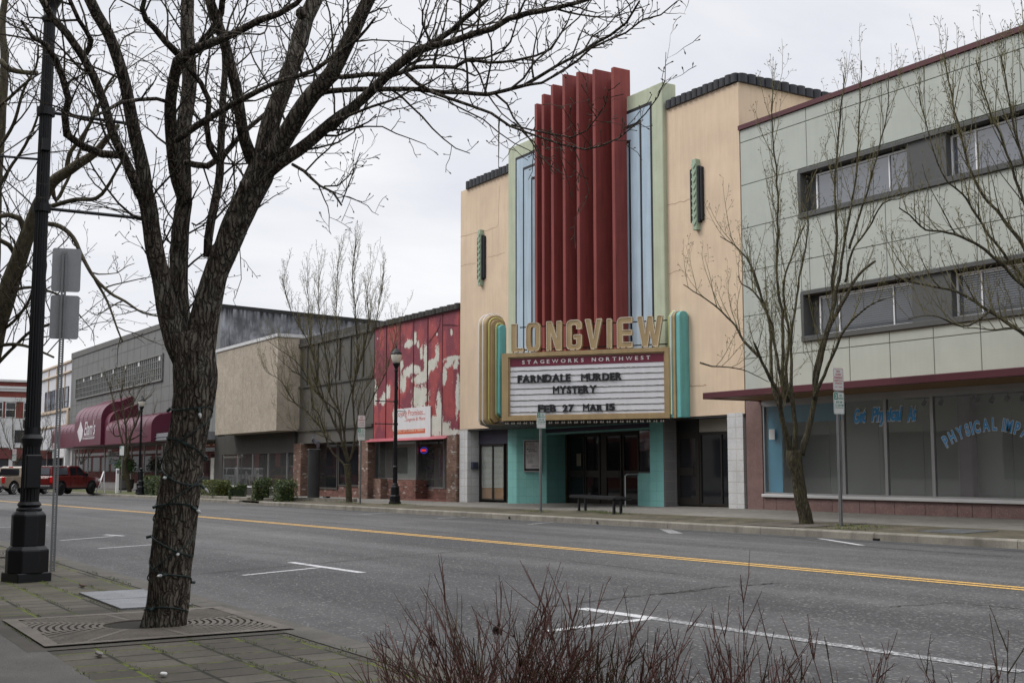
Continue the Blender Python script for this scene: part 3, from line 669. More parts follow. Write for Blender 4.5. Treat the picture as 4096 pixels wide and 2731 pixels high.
# header beam over the doors
A = Vector((-36.23, 23.66, 0)); B = Vector((-29.36, 22.99, 0))
for nm, zz0, zz1, pr, mm in (('door_header', 2.3, 2.57, 0, M_TURQ), ('header_stripe', 2.36, 2.5, -.012, mat('dark_violet', (.02, .012, .035), .5, bump=0))):
    tq = MB(); o_ = (B-A).cross(Vector((0, 0, 1))).normalized()
    if o_.y > 0: o_ = -o_
    tq.obox((A.x-o_.x*pr, A.y-o_.y*pr, zz0), B-A, (0, .25, 0), (0, 0, zz1-zz0)) if pr == 0 else tq.obox((A.x+o_.x*.012, A.y+o_.y*.012, zz0), B-A, -o_*.01, (0, 0, zz1-zz0))
    tq.build(nm, mm, th)
YD = 24.55; zf = FS(-34, 24.5); zt = 2.35
fl = MB(); frame_rect(fl, -36.22, -30.1, zf-.1, zt, YD+.02, YD+.1, .08); fl.build('door_frame', M_BRONZE, th)
dx = [XatY(z5b, x, 700, YD) for x in (930, 1125, 1145, 1335, 1420, 1625, 1655, 1860)]
for k in range(4): door(th, dx[2*k]-.02, dx[2*k+1]+.02, zf, zt-.08, YD, M_BRONZE, DGLASS, rail=1.02, t=.07, hx=dx[2*k+1]-.05 if k % 2 == 0 else dx[2*k]+.06)
fl = MB(); fl.box(-36.2, dx[0]-.03, YD+.03, YD+.08, zf, zt); fl.box(dx[3]+.03, dx[4]-.03, YD+.03, YD+.09, zf, zt); fl.build('side_panel', M_BRONZE, th)
mb = MB(); p = [onY(z5b, x, y, YD-.01) for x, y in ((1030, 715), (1090, 548))]; mb.box(p[0][0], p[1][0], YD-.012, YD-.006, p[0][1], p[1][1]); mb.build('door_notice', mat('tan_paper', (.16, .14, .11), .8, bump=0), th)
# right recess
YR = 23.5
zf2 = FS(-27, 23.5)+.03
x0 = XatY(zp, 395, 800, YR); x1 = XatY(zp, 712, 800, YR); x2 = XatY(zp, 1150, 800, YR)+.3
zd = onY(zp, 560, 300, YR)[1]; zpn = onY(zp, 900, 285, YR)[1]
door(th, x0+.03, x1-.05, zf2, zd-.06, YR, M_BRONZE, DGLASS, rail=1.0)
mb = MB(); mb.box(x0-.3, x0+.03, YR+.01, YR+.1, zf2, 2.6); mb.box(x1-.05, x1+.03, YR-.02, YR+.1, zf2, 2.6); mb.box(x0, x2, YR+.005, YR+.09, zd-.06, zd+.02); mb.build('door_frame', M_BRONZE, th)
mb = MB(); mb.box(x0+.03, x1-.05, YR+.02, YR+.05, zd+.02, 2.56); mb.build('transom_panel', mat('black_panel', (.012, .012, .013), .4, bump=0), th)
mb = MB(); mb.box(x1+.03, x2, YR+.01, YR+.06, zpn, 2.56); mb.build('transom_panel', mat('beige_panel', (.3, .275, .23), .7, bump=0), th)
window(th, x1+.03, x2, zf2, zpn, YR+.0, M_BRONZE, DGLASS, .07, (XatY(zp, 1040, 800, YR),), name='shop_window')
# poster case
dr = Vector((.815, .579, 0)); P0 = (-37.19, 23.0)
def PC(x, y):
    s_, z_ = hitL(z5b, x, y, P0, dr); return Vector((P0[0]+dr.x*s_, P0[1]+dr.y*s_, z_))
nrm = Vector((.579, -.815, 0))
pc = thing('poster_case', 'silver framed poster case on the turquoise wall by the theatre doors', 'poster case', tuple(PC(322, 795)))
a, b_, c = PC(322, 795), PC(565, 795), PC(322, 368); W = (b_-a).length; H = c.z-a.z; u = dr
mb = MB(); t = .035
for o_, w_, h_ in (((0, 0), W, t), ((0, H-t), W, t), ((0, t), t, H-2*t), ((W-t, t), t, H-2*t)): mb.obox(a+u*o_[0]+Vector((0, 0, o_[1])), u*w_, nrm*.06, (0, 0, h_))
mb.build('frame', M_ALU, pc, bevel=.006)
mb = MB(); mb.obox(a+u*.02+Vector((0, 0, .02)), u*(W-.04), nrm*.015, (0, 0, H-.04)); mb.build('backing', mat('case_black', (.015, .015, .017), .5, bump=0), pc)
mb = MB(); q0 = a+u*.07+Vector((0, 0, .12)); pw, phh = W-.14, H-.19; mb.obox(q0, u*pw, nrm*.02, (0, 0, phh)); po = mb.build('poster', mat('poster_paper', (.55, .52, .53), .7, bump=0), pc)
mb = MB(); nn_ = nrm*.022
def pt(s_, fx_, fz_, w_, h_, sh=0): text_fit(mb, s_, q0+nn_+u*(pw*fx_)+Vector((0, 0, phh*fz_)), u, (0, 0, 1), pw*w_, phh*h_, .002, .01, sh)
pt('MURDER', .1, .7, .56, .055); pt('MYSTERY', .22, .62, .58, .055); pt('STAGEWORKS', .24, .91, .38, .03); pt('NORTHWEST', .24, .885, .38, .015)
pt('Feb 27 - Mar 15', .08, .44, .5, .03)
for zz, x0_, w_ in ((.83, .2, .6), (.79, .18, .64), (.55, .3, .2), (.51, .05, .6), (.4, .12, .32), (.34, .1, .4), (.3, .2, .3), (.27, .15, .38), (.24, .15, .36), (.2, .15, .35), (.1, .4, .5), (.07, .4, .5)): 
    mb.obox(q0+nn_+u*(pw*x0_)+Vector((0, 0, phh*zz)), u*(pw*w_), nrm*.001, (0, 0, phh*.009))
mb.build('lettering', mat('ink', (.03, .03, .04), .7, bump=0), po)
mb = MB(); mb.obox(q0+nn_+u*(pw*.07)+Vector((0, 0, phh*.89)), u*(pw*.1), nrm*.002, (0, 0, phh*.06)); mb.build('sun_emblem', mat('gold_ink', (.5, .3, .04), .7, bump=0), po)

# ------------------------------------------------------------------ MARQUEE
MQ = thing('marquee', 'gold and turquoise V-shaped theatre marquee with reader board and tall LONGVIEW letters', 'marquee', (-32.3, 19.5, 2.55))
BD = Vector((.815, .579, 0)).normalized(); BN = Vector((BD.y, -BD.x, 0)); R0 = Vector((-27.86, 22.6, 0)); BL = 5.41
def Bp(s, z_, off=0): return R0-BD*s+Vector((0, 0, z_))+BN*off      # s metres left of the right end
def BH(x, y, z=z3):
    return hitL(z, x, y, (R0.x, R0.y), (-BD.x, -BD.y))
M_GOLD = mat('gold_enamel', (.33, .235, .12), .42, var=.1, vs=3, streak=.12, bump=.05, dirt=.25, dcol=(.12, .08, .04))
M_GOLDL = mat('gold_letter_face', (.36, .26, .135), .4, var=.08, vs=3, bump=.05)
M_TEAL = mat('teal_enamel', (.13, .38, .37), .4, var=.08, vs=2, streak=.15, bump=.05, dirt=.15, dcol=(.05, .06, .05))
# triangular body: right wing, left wing
body = MB(); zb0, zb1 = 2.58, 4.7
LW = R0-BD*BL
xl = -33.1-(R0.x-(-33.1)); nose = Vector((-33.0, 18.98, 0)); Rw = Vector((R0.x+.1, 22.97, 0)); Lw = Vector((-38.14, 22.97, 0))
LF = Vector((-33.75, LW.y, 0)); LB = Vector((-38.14, 22.6, 0))
foot = [R0-BN*.12, Rw, Lw, LB, LF, LW-BN*.12]
body.prism([(p.x, p.y, zb0) for p in foot], (0, 0, zb1-zb0-.02)); body.build('body', M_GOLD, MQ)
# right reader board frame
mb = MB(); t = .13
for s0, s1, z0, z1, d in ((-.02, BL, zb1-t, zb1, .12), (-.02, BL, zb0, zb0+t, .12), (-.02, .11, zb0+t, zb1-t, .12), (BL-.22, BL, zb0+t, zb1-t, .12)):
    mb.obox(Bp(s1, z0, -.1), BD*(s1-s0), BN*(d+.1), (0, 0, z1-z0))
for s0, s1, z0, z1 in ((.11, BL-.22, zb1-t-.04, zb1-t), (.11, BL-.22, zb0+t, zb0+t+.04), (.11, .15, zb0+t+.04, zb1-t-.04), (BL-.26, BL-.22, zb0+t+.04, zb1-t-.04)):
    mb.obox(Bp(s1, z0, -.1), BD*(s1-s0), BN*.17, (0, 0, z1-z0))
mb.build('frame', M_GOLD, MQ, bevel=.008)
zh = BH(980, 452)[1]
mb = MB(); mb.obox(Bp(BL-.24, zb0+t, -.1), BD*(BL-.37), BN*.14, (0, 0, zb1-t-zb0-t)); rb = mb.build('reader_board', mat('milky_plastic', (.66, .66, .68), .35, var=.04, vs=2, fine=.02, streak=.05, bump=0, dirt=.1, dcol=(.3, .25, .2)), MQ)
mb = MB(); mb.obox(Bp(BL-.25, zh-.02, .0), BD*(BL-.39), BN*.05, (0, 0, zb1-t-zh+.01)); hp = mb.build('header_panel', mat('burgundy_panel', (.14, .02, .04), .4, var=.08, bump=0), MQ)
# rails of the reader board
mb = MB()
for yl_, yr_ in ((506, 470), (548, 512), (590, 558), (632, 603), (672, 647), (714, 690), (756, 733), (798, 778)):
    sL, zL = BH(428, yl_); sR, zR = BH(1526, yr_); zz = (zL+zR)/2; n = 60
    for k in range(n):
        s0 = sR+(sL-sR)*k/n; s1 = sR+(sL-sR)*(k+1)/n
        mb.obox(Bp(s1, zz-.008-random.uniform(0, .006), .03), BD*(s1-s0), BN*.022, (0, 0, .016+random.uniform(0, .008)))
mb.build('letter_rails', mat('grimy_rail', (.06, .05, .035), .8, bump=0), rb)
_lb = lambda c, bo: .0 if c in 'MW' else bo
def words(s, xl_, xr_, yb, yt, depth, mt, bold, parent, off=.04, name='letter', frac=.93, gap=.06, jit=0):
    sL, zL = BH(xl_, yb[0]); sR, zR = BH(xr_, yb[1]); _, zT = BH(xl_, yt); zb = (zL+zR)/2; H = zT-zL
    wd = [(text_mesh(c, _lb(c, bold))[3]-text_mesh(c, _lb(c, bold))[2]+gap) for c in s]; tot = sum(wd)-gap; cur = 0
    for c, w_ in zip(s, wd):
        s0 = sL-(sL-sR)*cur/tot; W_ = (sL-sR)*(w_-gap)/tot; mb = MB()
        text_fit(mb, c, Bp(s0, zb+random.uniform(-jit, jit), off), BD, (0, 0, 1), W_, H, depth, _lb(c, bold))
        mb.build(name, mt, parent); cur += w_
M_BLT = mat('black_letter', (.014, .015, .018), .45, bump=0)
words('FARNDALE', 487, 860, (586, 580), 532, .05, M_BLT, .035, MQ, jit=.008, gap=.07); words('MURDER', 937, 1225, (574, 568), 521, .05, M_BLT, .035, MQ, jit=.008, gap=.07)
words('MYSTERY', 738, 1045, (666, 661), 611, .05, M_BLT, .035, MQ, jit=.008, gap=.07)
words('FEB', 631, 758, (797, 795), 744, .05, M_BLT, .035, MQ, jit=.01); words('27', 805, 885, (794, 792), 742, .05, M_BLT, .035, MQ); words('MAR', 951, 1090, (789, 786), 740, .05, M_BLT, .035, MQ, jit=.012); words('15', 1113, 1176, (784, 781), 735, .05, M_BLT, .035, MQ)
M_WL = mat('white_vinyl', (.62, .6, .6), .5, bump=0)
words('STAGEWORKS', 517, 953, (456, 440), 429, .006, M_WL, .02, hp, .05, gap=.42); words('NORTHWEST', 1010, 1425, (437, 422), 410, .006, M_WL, .02, hp, .05, gap=.42)
# big channel letters
t_ = .3
def L_polys(c):
    q = .27
    if c == 'L': return [[(0, 0), (1, 0), (1, .13), (.42, .13), (.42, 1), (0, 1)]]
    if c == 'I': return [[(0, 0), (1, 0), (1, 1), (0, 1)]]
    if c == 'N': return [[(0, 0), (.3, 0), (.3, .6), (.66, 0), (1, 0), (1, 1), (.7, 1), (.7, .42), (.34, 1), (0, 1)]]
    if c == 'V': return [[(.36, 0), (.64, 0), (1, 1), (.7, 1), (.5, .33), (.3, 1), (0, 1)]]
    if c == 'W': return [[(.2, 0), (.4, 0), (.5, .5), (.6, 0), (.8, 0), (1, 1), (.8, 1), (.69, .42), (.59, 1), (.41, 1), (.31, .42), (.2, 1), (0, 1)]]
    if c == 'E': return [[(.1, 0), (1, 0), (1, .17), (.36, .17), (.36, .41), (.98, .41), (.98, .58), (.36, .58), (.36, .82), (1, .82), (1, 1), (.2, 1), (.06, .94), (0, .84), (0, .0)]]
    if c == 'G': return [[(.25, 0), (.75, 0), (.93, .05), (1, .15), (1, .5), (.5, .5), (.5, .36), (.68, .36), (.68, .19), (.6, .15), (.4, .15), (.32, .19), (.32, .81), (.4, .85), (.6, .85), (.68, .81), (.68, .7), (1, .7), (1, .87), (.93, .95), (.75, 1), (.25, 1), (.07, .95), (0, .87), (0, .13), (.07, .05)]]
M_NEON = mat('neon_tube_glass', (.75, .75, .72), .2, var=0, bump=0); M_NEONY = mat('yellow_neon_tube', (.62, .6, .2), .25, var=0, bump=0)
for c, xl_, xr_, yb, yt in (('L', 437, 540, 372, 172), ('O', 541, 662, 371, 163), ('N', 688, 812, 366, 156), ('G', 830, 955, 359, 147), ('V', 963, 1100, 352, 140), ('I', 1118, 1168, 349, 136), ('E', 1190, 1316, 347, 128), ('W', 1333, 1533, 335, 119)):
    sL, z0 = BH(xl_, yb); sR, _ = BH(xr_, yb); _, z1 = BH(xl_, yt); W_ = sL-sR-.09; H_ = z1-z0; z0 = max(z0, 4.74); H_ = z1-z0; off = .02; D = .14; off2 = off-D
    f = lambda p, o_=off2: Bp(sL-p[0]*W_, z0+p[1]*H_, o_)
    mb = MB()
    if c == 'O':
        O = [(.5+a/1, .5+b/1) for a, b in rrect(1, 1, .26, 5)]; I = [(.5+a*.36, .5+b*.7) for a, b in rrect(1, 1, .3, 5)]
        mb.ring([f(p) for p in O], [f(p) for p in I], BN*D)
        rim = MB(); rim.ring([f(p, off) for p in O], [f((.5+(p[0]-.5)*.93, .5+(p[1]-.5)*.965), off) for p in O], BN*.02)
    else:
        P = L_polys(c)[0]; mb.prism([f(p) for p in P][::-1], BN*D)
        rim = MB()
        for p, q in zip(P, P[1:]+P[:1]): rim.tube([f(p, off+.005), f(q, off+.005)], .014, 6)
    o = mb.build('letter', M_GOLDL, MQ); rim.build('letter_rim', mat('pale_rim', (.55, .47, .36), .4, bump=0), o)
    st = MB()
    for q in (.2, .6):
        p = Bp(sL-q*W_, 4.76, .04); st.tube([p, p+Vector((0, 0, -.05))+BN*.03, p+Vector((0, 0, -.1))+BN*.03], .014, 5)
    st.build('letter_stand', M_BLACK, o)
mb = MB()
for zz in (5.52, 4.8): mb.obox(Bp(BL-.5, zz, -.2), BD*(BL-.6), BN*.03, (0, 0, .035))
mb.build('letter_rail', M_BLACK, MQ)
# nose pylon, three stepped slabs
def arch(y0, y1, z0, z1, x0, x1, n=14, rb=.12):
    r = (y1-y0)/2; pts = [(y0+rb, z0), (y1, z0)]
    for k in range(n+1):
        a = math.pi*k/n; pts.append(((y0+y1)/2+r*math.cos(a), z1-r*.9+r*.9*math.sin(a)))
    pts.append((y0, z0+rb)); mb = MB(); mb.prism([(x0, y, z) for y, z in pts], (x1-x0, 0, 0)); return mb, pts
def zat(xp, yp, X): return onX(z3, xp, yp, X)
Xs = -32.78
yA = zat(250, 600, Xs)[0]; zA1 = zat(300, 106, Xs)[1]; zA0 = zat(250, 880, Xs)[1]
yE = zat(398, 250, Xs)[0]; s1, pr1 = arch(yA, yE, zA0, zA1, -33.18, Xs); s1.build('nose_fin', M_GOLD, MQ, bevel=.02)
yB = zat(290, 600, Xs+.12)[0]; zB1 = zat(345, 137, Xs+.12)[1]; zB0 = zat(300, 868, Xs+.12)[1]
s2, pr2 = arch(yB, zat(398, 250, Xs+.14)[0], zB0, zB1, Xs, Xs+.14); s2.build('nose_fin', M_GOLD, MQ, bevel=.015)
yC = zat(345, 600, Xs+.3)[0]; zC1 = zat(372, 176, Xs+.3)[1]; zC0 = zat(345, 832, Xs+.3)[1]
s3, pr3 = arch(yC, zat(402, 250, Xs+.34)[0], zC0, zC1, Xs+.14, Xs+.34); s3.build('nose_fin', M_TEAL, MQ, bevel=.02)
for pr, x_, mt in ((pr1, -33.1, M_NEON), (pr1, -32.86, M_NEON), (pr2, Xs+.08, M_NEONY), (pr3, Xs+.22, M_NEONY)):
    path = [(x_, y-.05 if y < pr[0][0]+.3 else y, z_+(.05 if z_ > 4 else -.03)) for y, z_ in pr[2:]+[pr[0]]]
    path = [p for p in path if p[1] < pr[1][0]-.05]
    mb = MB(); mb.tube(path, .016, 6); mb.build('neon_tube', mt, MQ, smooth=True)
# right end pylon
x0, x1 = XatY(z3, 1562, 500, 22.62), XatY(z3, 1606, 500, 22.62)
z1_ = onY(z3, 1590, 74, 22.62)[1]; z0_ = onY(z3, 1590, 834, 22.62)[1]
s4, p4 = arch(22.6, 22.99, z0_, z1_, x0, x1-.14, rb=.0); s4.build('end_fin', mat('light_teal', (.22, .55, .56), .4, var=.06, bump=0), MQ, bevel=.01)
s4, p4b = arch(22.6, 22.99, z0_-.01, z1_-.01, x1-.14, x1-.02, rb=.0); s4.build('end_fin', M_GOLD, MQ)
s4, p4c = arch(22.64, 22.99, z0_, z1_-.02, x1-.02, x1+.16, rb=.0); s4.build('end_fin', M_TEAL, MQ, bevel=.01)
for x_, mt in ((x0+.06, M_NEONY), (x1-.16, M_NEON)):
    mb = MB(); mb.tube([(x_, 22.56, z0_+.1), (x_, 22.56, z1_-.18), (x_, 22.62, z1_-.08), (x_, 22.72, z1_+.01)], .016, 6); mb.build('neon_tube', mt, MQ)
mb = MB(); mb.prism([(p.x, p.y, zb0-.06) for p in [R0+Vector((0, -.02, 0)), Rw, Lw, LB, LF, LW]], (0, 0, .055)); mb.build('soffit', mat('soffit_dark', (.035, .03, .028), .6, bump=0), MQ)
lb = None; k = 0; s_ = .2
M_BULB = mat('dusty_bulb', (.4, .37, .33), .25, var=.15, vs=9, bump=0)
while s_ < BL-.1:
    for ds in (0, .07):
        p = Bp(s_+ds, 2.52, .02)
        if lb is None:
            mb = MB(); mb.lathe(0, 0, [(.012, .03), (.016, .01), (.028, -.015), (.028, -.035), (.012, -.052)], 8)
            lb = mb.build('light_bulb', M_BULB, None, smooth=True); lb.parent = MQ; me_ = lb.data
            lb.location = p-ORG[MQ.name]
        else:
            o = lb.copy(); COL.objects.link(o); o.location = p-ORG[MQ.name]
    s_ += .21
# ------------------------------------------------------------------ RED PEELING SHOP
rd = thing('shop_building', 'shop with peeling red and white painted wall panels, brick piers and a pink awning strip', 'building', (-49.6, 23, -.25))
JX = [-49.5, -48.25, -46.87, -45.56, -44.26, -42.95, -41.55]
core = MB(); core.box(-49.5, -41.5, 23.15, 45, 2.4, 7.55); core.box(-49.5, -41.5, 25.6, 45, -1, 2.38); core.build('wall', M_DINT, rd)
blobs = []
def bl(x, y, w_, h): 
    X, Zz = onY(zr, x, y, 23); X2 = onY(zr, x+w_/2, y, 23)[0]; Z2 = onY(zr, x, y-h/2, 23)[1]; blobs.append((X, Zz, 1.3*max(.04, X2-X), 1.25*max(.05, Z2-Zz)))
for q in ((92, 690, 24, 150), (150, 750, 35, 60), (190, 690, 30, 90), (165, 720, 20, 60), (112, 290, 8, 20), (300, 620, 44, 100), (292, 490, 20, 60), (345, 325, 50, 50), (340, 540, 70, 60), (365, 520, 26, 70), (392, 290, 18, 90), (415, 330, 14, 40), (440, 390, 18, 80),
          (470, 440, 22, 200), (400, 520, 50, 60), (430, 590, 90, 60), (430, 730, 98, 160), (455, 560, 50, 60), (555, 420, 26, 120), (520, 480, 60, 60), (498, 520, 16, 50), (556, 255, 10, 20), (570, 800, 34, 160), (545, 900, 80, 60), (545, 960, 90, 100), (580, 900, 30, 160),
          (665, 440, 90, 36), (640, 480, 50, 50), (612, 560, 24, 130), (700, 480, 30, 60), (708, 720, 22, 240), (620, 950, 60, 70), (660, 985, 110, 40), (620, 985, 60, 60), (665, 240, 12, 40), (235, 900, 16, 160), (240, 980, 14, 80)): bl(*q)
mb = MB(); at = []
X0, X1, Z0, Z1 = -49.5, -41.52, 2.42, 7.42; nx, nz_ = 200, 125
for j in range(nz_+1):
    for i in range(nx+1):
        x = X0+(X1-X0)*i/nx; z = Z0+(Z1-Z0)*j/nz_; v = 0
        for bx, bz_, bw, bh in blobs:
            d = math.sqrt(((x-bx)/bw)**2+((z-bz_)/bh)**2); v = max(v, 1.0-.5*d)
        k = min(abs(x-q) for q in JX)
        mb.v.append((x, 23.0+(.03 if k < .03 else 0), z)); at.append(v)
for j in range(nz_):
    for i in range(nx): a = j*(nx+1)+i; mb.f.append((a, a+1, a+nx+2, a+nx+1))
m, nt, b = base('peeling_paint'); tc = N(nt, 'ShaderNodeTexCoord').outputs['Object']
an = N(nt, 'ShaderNodeAttribute', attribute_name='peel')
n1 = N(nt, 'ShaderNodeTexNoise', i_Scale=3.2, i_Detail=12., i_Roughness=.78); nt.links.new(scaled(nt, tc, (1.3, 1, .9)), n1.inputs[0])
ad = N(nt, 'ShaderNodeMath', operation='MULTIPLY_ADD'); nt.links.new(n1.outputs[0], ad.inputs[0]); ad.inputs[1].default_value = 2.3; nt.links.new(an.outputs['Fac'], ad.inputs[2])
r = N(nt, 'ShaderNodeMapRange'); r.inputs[1].default_value = 1.66; r.inputs[2].default_value = 1.67; nt.links.new(ad.outputs[0], r.inputs[0])
n2 = N(nt, 'ShaderNodeTexNoise', i_Scale=.75, i_Detail=5.); nt.links.new(scaled(nt, tc, (1.2, 1, .6)), n2.inputs[0])
r2 = N(nt, 'ShaderNodeMapRange'); r2.inputs[1].default_value = .46; r2.inputs[2].default_value = .52; nt.links.new(n2.outputs[0], r2.inputs[0])
red = mixc(nt, r2.outputs[0], (.31, .05, .052), (.18, .028, .045)); red = mulc(nt, red, nfac(nt, tc, 3, .8, 1.2, 6)); red = mulc(nt, red, nfac(nt, tc, 40, .8, 1.25, 3))
sp1 = nfac(nt, scaled(nt, tc, (1.4, 1, .8)), 9, 0, 1, 6, .62, .65, .8); red = mixc(nt, sp1, red, (.5, .45, .42))
wht = mulc(nt, mixc(nt, nfac(nt, tc, 1.5, 0, 1, 6), (.5, .5, .42), (.62, .61, .56)), nfac(nt, tc, 30, .85, 1.1, 3))
c = mixc(nt, r.outputs[0], red, wht); nt.links.new(c, b.inputs['Base Color']); b.inputs['Roughness'].default_value = .65
nb = N(nt, 'ShaderNodeTexNoise', i_Scale=28., i_Detail=4.); nt.links.new(tc, nb.inputs[0]); bp = bumpit(nt, b, nb.outputs[0], .5, .015); bumpit(nt, b, r.outputs[0], .4, -.006, bp)
mb.build('peeling_wall', m, rd, attr={'peel': at})
mb = MB()
for q in JX[1:-1]: mb.box(q-.02, q+.02, 22.985, 23.02, 2.42, 7.42)
mb.box(-49.5, -41.52, 22.97, 23.02, 7.38, 7.46); mb.build('wall_battens', mat('dark_red_batten', (.12, .014, .02), .6, bump=0), rd)
mb = MB()
def zp_(pts): 
    for p in pts: pass
M_ROOFT = mat('weathered_parapet', (.05, .048, .044), .9, var=.4, vs=3, streak=.4, bump=.4, bs=20)
o = scallop(-49.7, -41.5, 22.95, 23.4, 7.44, 7.66, 26); o.build('parapet', M_ROOFT, rd)
mb = MB()
Qs = [onY(zr, x, y, 23) for x, y in ((585, 130), (575, 200), (545, 250), (520, 285), (495, 318))]
mb = MB(); wall_crack(Qs, 22.98, .035); Qs = [onY(zr, x, y, 23) for x, y in ((600, 190), (660, 185), (718, 190))]; wall_crack(Qs, 22.98, .03); mb.build('wall_cracks', mat('dark_crack', (.04, .015, .015), .9, bump=0), rd)
mb = MB(); mb.prism([(-49.85, 22.72, 2.28), (-49.85, 23.1, 2.28), (-49.85, 23.1, 2.44), (-49.85, 22.98, 2.42)], (7.55, 0, 0)); mb.build('awning_strip', mat('pink_metal', (.38, .09, .11), .4, var=.15, streak=.2, bump=0), rd, bevel=.01)
mb = MB(); mb.box(-42.32, -41.5, 22.88, 23.9, -.7, 2.4); mb.build('brick_pier', M_BRICKM, rd)
YS = 23.45
def SX(x): return XatY(zr, x, 1200, YS)
zz = lambda y: onY(zr, 300, y, YS)[1]
mb = MB(); mb.box(SX(62), SX(402), YS-.03, YS+.3, -.7, zz(1340)); mb.build('brick_base', M_BRICKR, rd)
window(rd, SX(66), SX(116), zz(1338), 2.4, YS, M_ALU, mat('frosted_glass', (.25, .3, .32), .15, bump=0), .05, name='shop_window')
sw = window(rd, SX(116), SX(398), zz(1338), 2.4, YS, M_ALU, GLASS, .05, name='shop_window')
mb = MB(); mb.box(SX(116), XatY(zr, 392, 1200, YS+.5), YS+.5, YS+.52, .3, 2.4); mb.build('window_backing', mat('pale_board', (.55, .56, .54), .8, var=.15, bump=0), sw)
mb = MB(); mb.box(XatY(zr, 165, 1200, YS+.46), XatY(zr, 330, 1200, YS+.46), YS+.46, YS+.5, zz(1290), zz(1100)); mb.build('dark_poster', mat('dark_board', (.06, .07, .055), .7, var=.3, vs=2, bump=0), sw)
Y2_ = 24.0
def SX2(x): return XatY(zr, x, 1200, Y2_)
z2_ = lambda y: onY(zr, 500, y, Y2_)[1]
mb = MB(); mb.box(min(SX2(398), SX(402))-.5, -42.3, Y2_-.03, Y2_+.3, -.7, z2_(1408)); mb.box(SX(402)-.15, SX(402)+.006, YS, Y2_-.035, -.7, zz(1340)-.004); mb.build('brick_base', M_BRICKR, rd)
window(rd, SX2(402), SX2(606), z2_(1405), 2.4, Y2_, M_ALU, GLASS, .06, name='shop_window')
window(rd, SX2(610), -42.31, z2_(1440), 2.4, Y2_+.02, M_ALU, DGLASS, .06, name='shop_window')
mb = MB(); mb.box(-49.4, -43, 25.4, 25.45, -.3, 2.4); mb.box(-49.5, -49.4, 23.6, 26.9, -.3, 2.4); mb.build('back_wall', mat('shop_back', (.3, .27, .26), .9, bump=0), rd)
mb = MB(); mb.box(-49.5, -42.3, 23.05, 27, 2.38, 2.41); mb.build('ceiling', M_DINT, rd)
mb = MB(); mb.box(-46.6, -42.4, 22.9, 23.95, -.5, FS(-43, 23.5)+.02); mb.build('tiled_step', mat('red_tile', (.16, .06, .045), .6, bump=.1), rd)
mb = MB()
sx0, sx1 = XatY(zr, 488, 1200, 25.2), XatY(zr, 552, 1200, 25.2)
for k in range(5):
    z_ = .2+k*.42; mb.box(sx0, sx1, 25.1, 25.4, z_, z_+.03)
for x in (sx0, sx1): mb.box(x, x+.03, 25.1, 25.4, 0, 2)
mb.build('shelf', mat('shelf_grey', (.7, .7, .7), .5, bump=0), rd)
mb = MB(); 
for k in range(12): x = random.uniform(sx0, sx1-.2); z_ = .23+.42*random.randint(0, 3); mb.box(x, x+random.uniform(.1, .25), 25.1, 25.3, z_, z_+random.uniform(.1, .3))
mb.box(sx1+.2, sx1+.7, 25.2, 25.25, .7, 1.7); mb.build('stock', mat('purple_stock', (.4, .12, .45), .6, var=.6, vs=3, bump=0), rd)
# neon OPEN sign
ox, oz = onY(zr, 458, 1121, Y2_+.25)
op = thing('neon_open_sign', 'glowing red and blue oval OPEN sign hanging inside the shop window', 'neon sign', (ox, Y2_+.25, oz-.15))
M_NR = mat('neon_red', (1, .05, .04), .5, var=0, fine=0, bump=0, emit=1.3); M_NB = mat('neon_blue', (.03, .08, .9), .5, var=0, fine=0, bump=0, emit=1.0)
mb = MB(); mb.tube([(ox+.31*math.cos(a), Y2_+.25, oz+.125*math.sin(a)) for a in [2*math.pi*k/24 for k in range(25)]], .012, 6); mb.build('oval_tube', M_NB, op)
mb = MB(); text_fit(mb, 'OPEN', (ox-.23, Y2_+.24, oz-.055), (1, 0, 0), (0, 0, 1), .46, .11, .02, .0); mb.build('lettering', M_NR, op)
mb = MB(); mb.box(ox-.4, ox+.4, Y2_+.29, Y2_+.31, oz-.18, oz+.18); mb.build('backing', M_DINT, op)
# sign board
sb = thing('shop_sign', 'white sign board with red script lettering above the lingerie shop window', 'sign', (-46, 22.9, 2.6))
a = onY(zr, 244, 1028, 22.93); b_ = onY(zr, 504, 1020, 22.93); c = onY(zr, 504, 790, 22.93)
z0, z1 = (a[1]+b_[1])/2-.02, c[1]
mb = MB(); mb.box(a[0], b_[0], 22.93, 22.98, z0, z1); mb.build('board', mat('white_board', (.66, .65, .66), .5, var=.03, streak=.05, bump=0), sb)
M_SCR = mat('red_script', (.5, .08, .05), .5, bump=0)
def on_board(mb, s, x0, y0, x1, ytop, sh, bo):
    A = onY(zr, x0, y0, 22.93); B = onY(zr, x1, y0-.09*(x1-x0), 22.93); T = onY(zr, x0, ytop, 22.93)
    text_fit(mb, s, (A[0], 22.93, A[1]), (1, 0, 0), (0, 0, 1), B[0]-A[0], T[1]-A[1], .004, bo, sh)
mb = MB(); on_board(mb, 'Loving Promises...', 256, 885, 468, 828, .15, .0); on_board(mb, '...Lingerie & More', 310, 914, 468, 880, .15, .0); mb.build('lettering', M_SCR, sb)
A = onY(zr, 256, 1002, 22.93); B = onY(zr, 467, 996, 22.93); T = onY(zr, 256, 970, 22.93)
mb = MB(); mb.box(A[0], B[0], 22.925, 22.932, A[1], T[1]); mb.build('orange_band', mat('orange_band', (.55, .1, .03), .5, bump=0), sb)
mb = MB(); text_fit(mb, 'ADULT GIFTS, LINGERIE & TANNING', (A[0]+.08, 22.925, A[1]+.06), (1, 0, 0), (0, 0, 1), B[0]-A[0]-.16, (T[1]-A[1])*.68, .003, 0); mb.build('lettering', mat('cream_ink', (.7, .6, .5), .5, bump=0), sb)

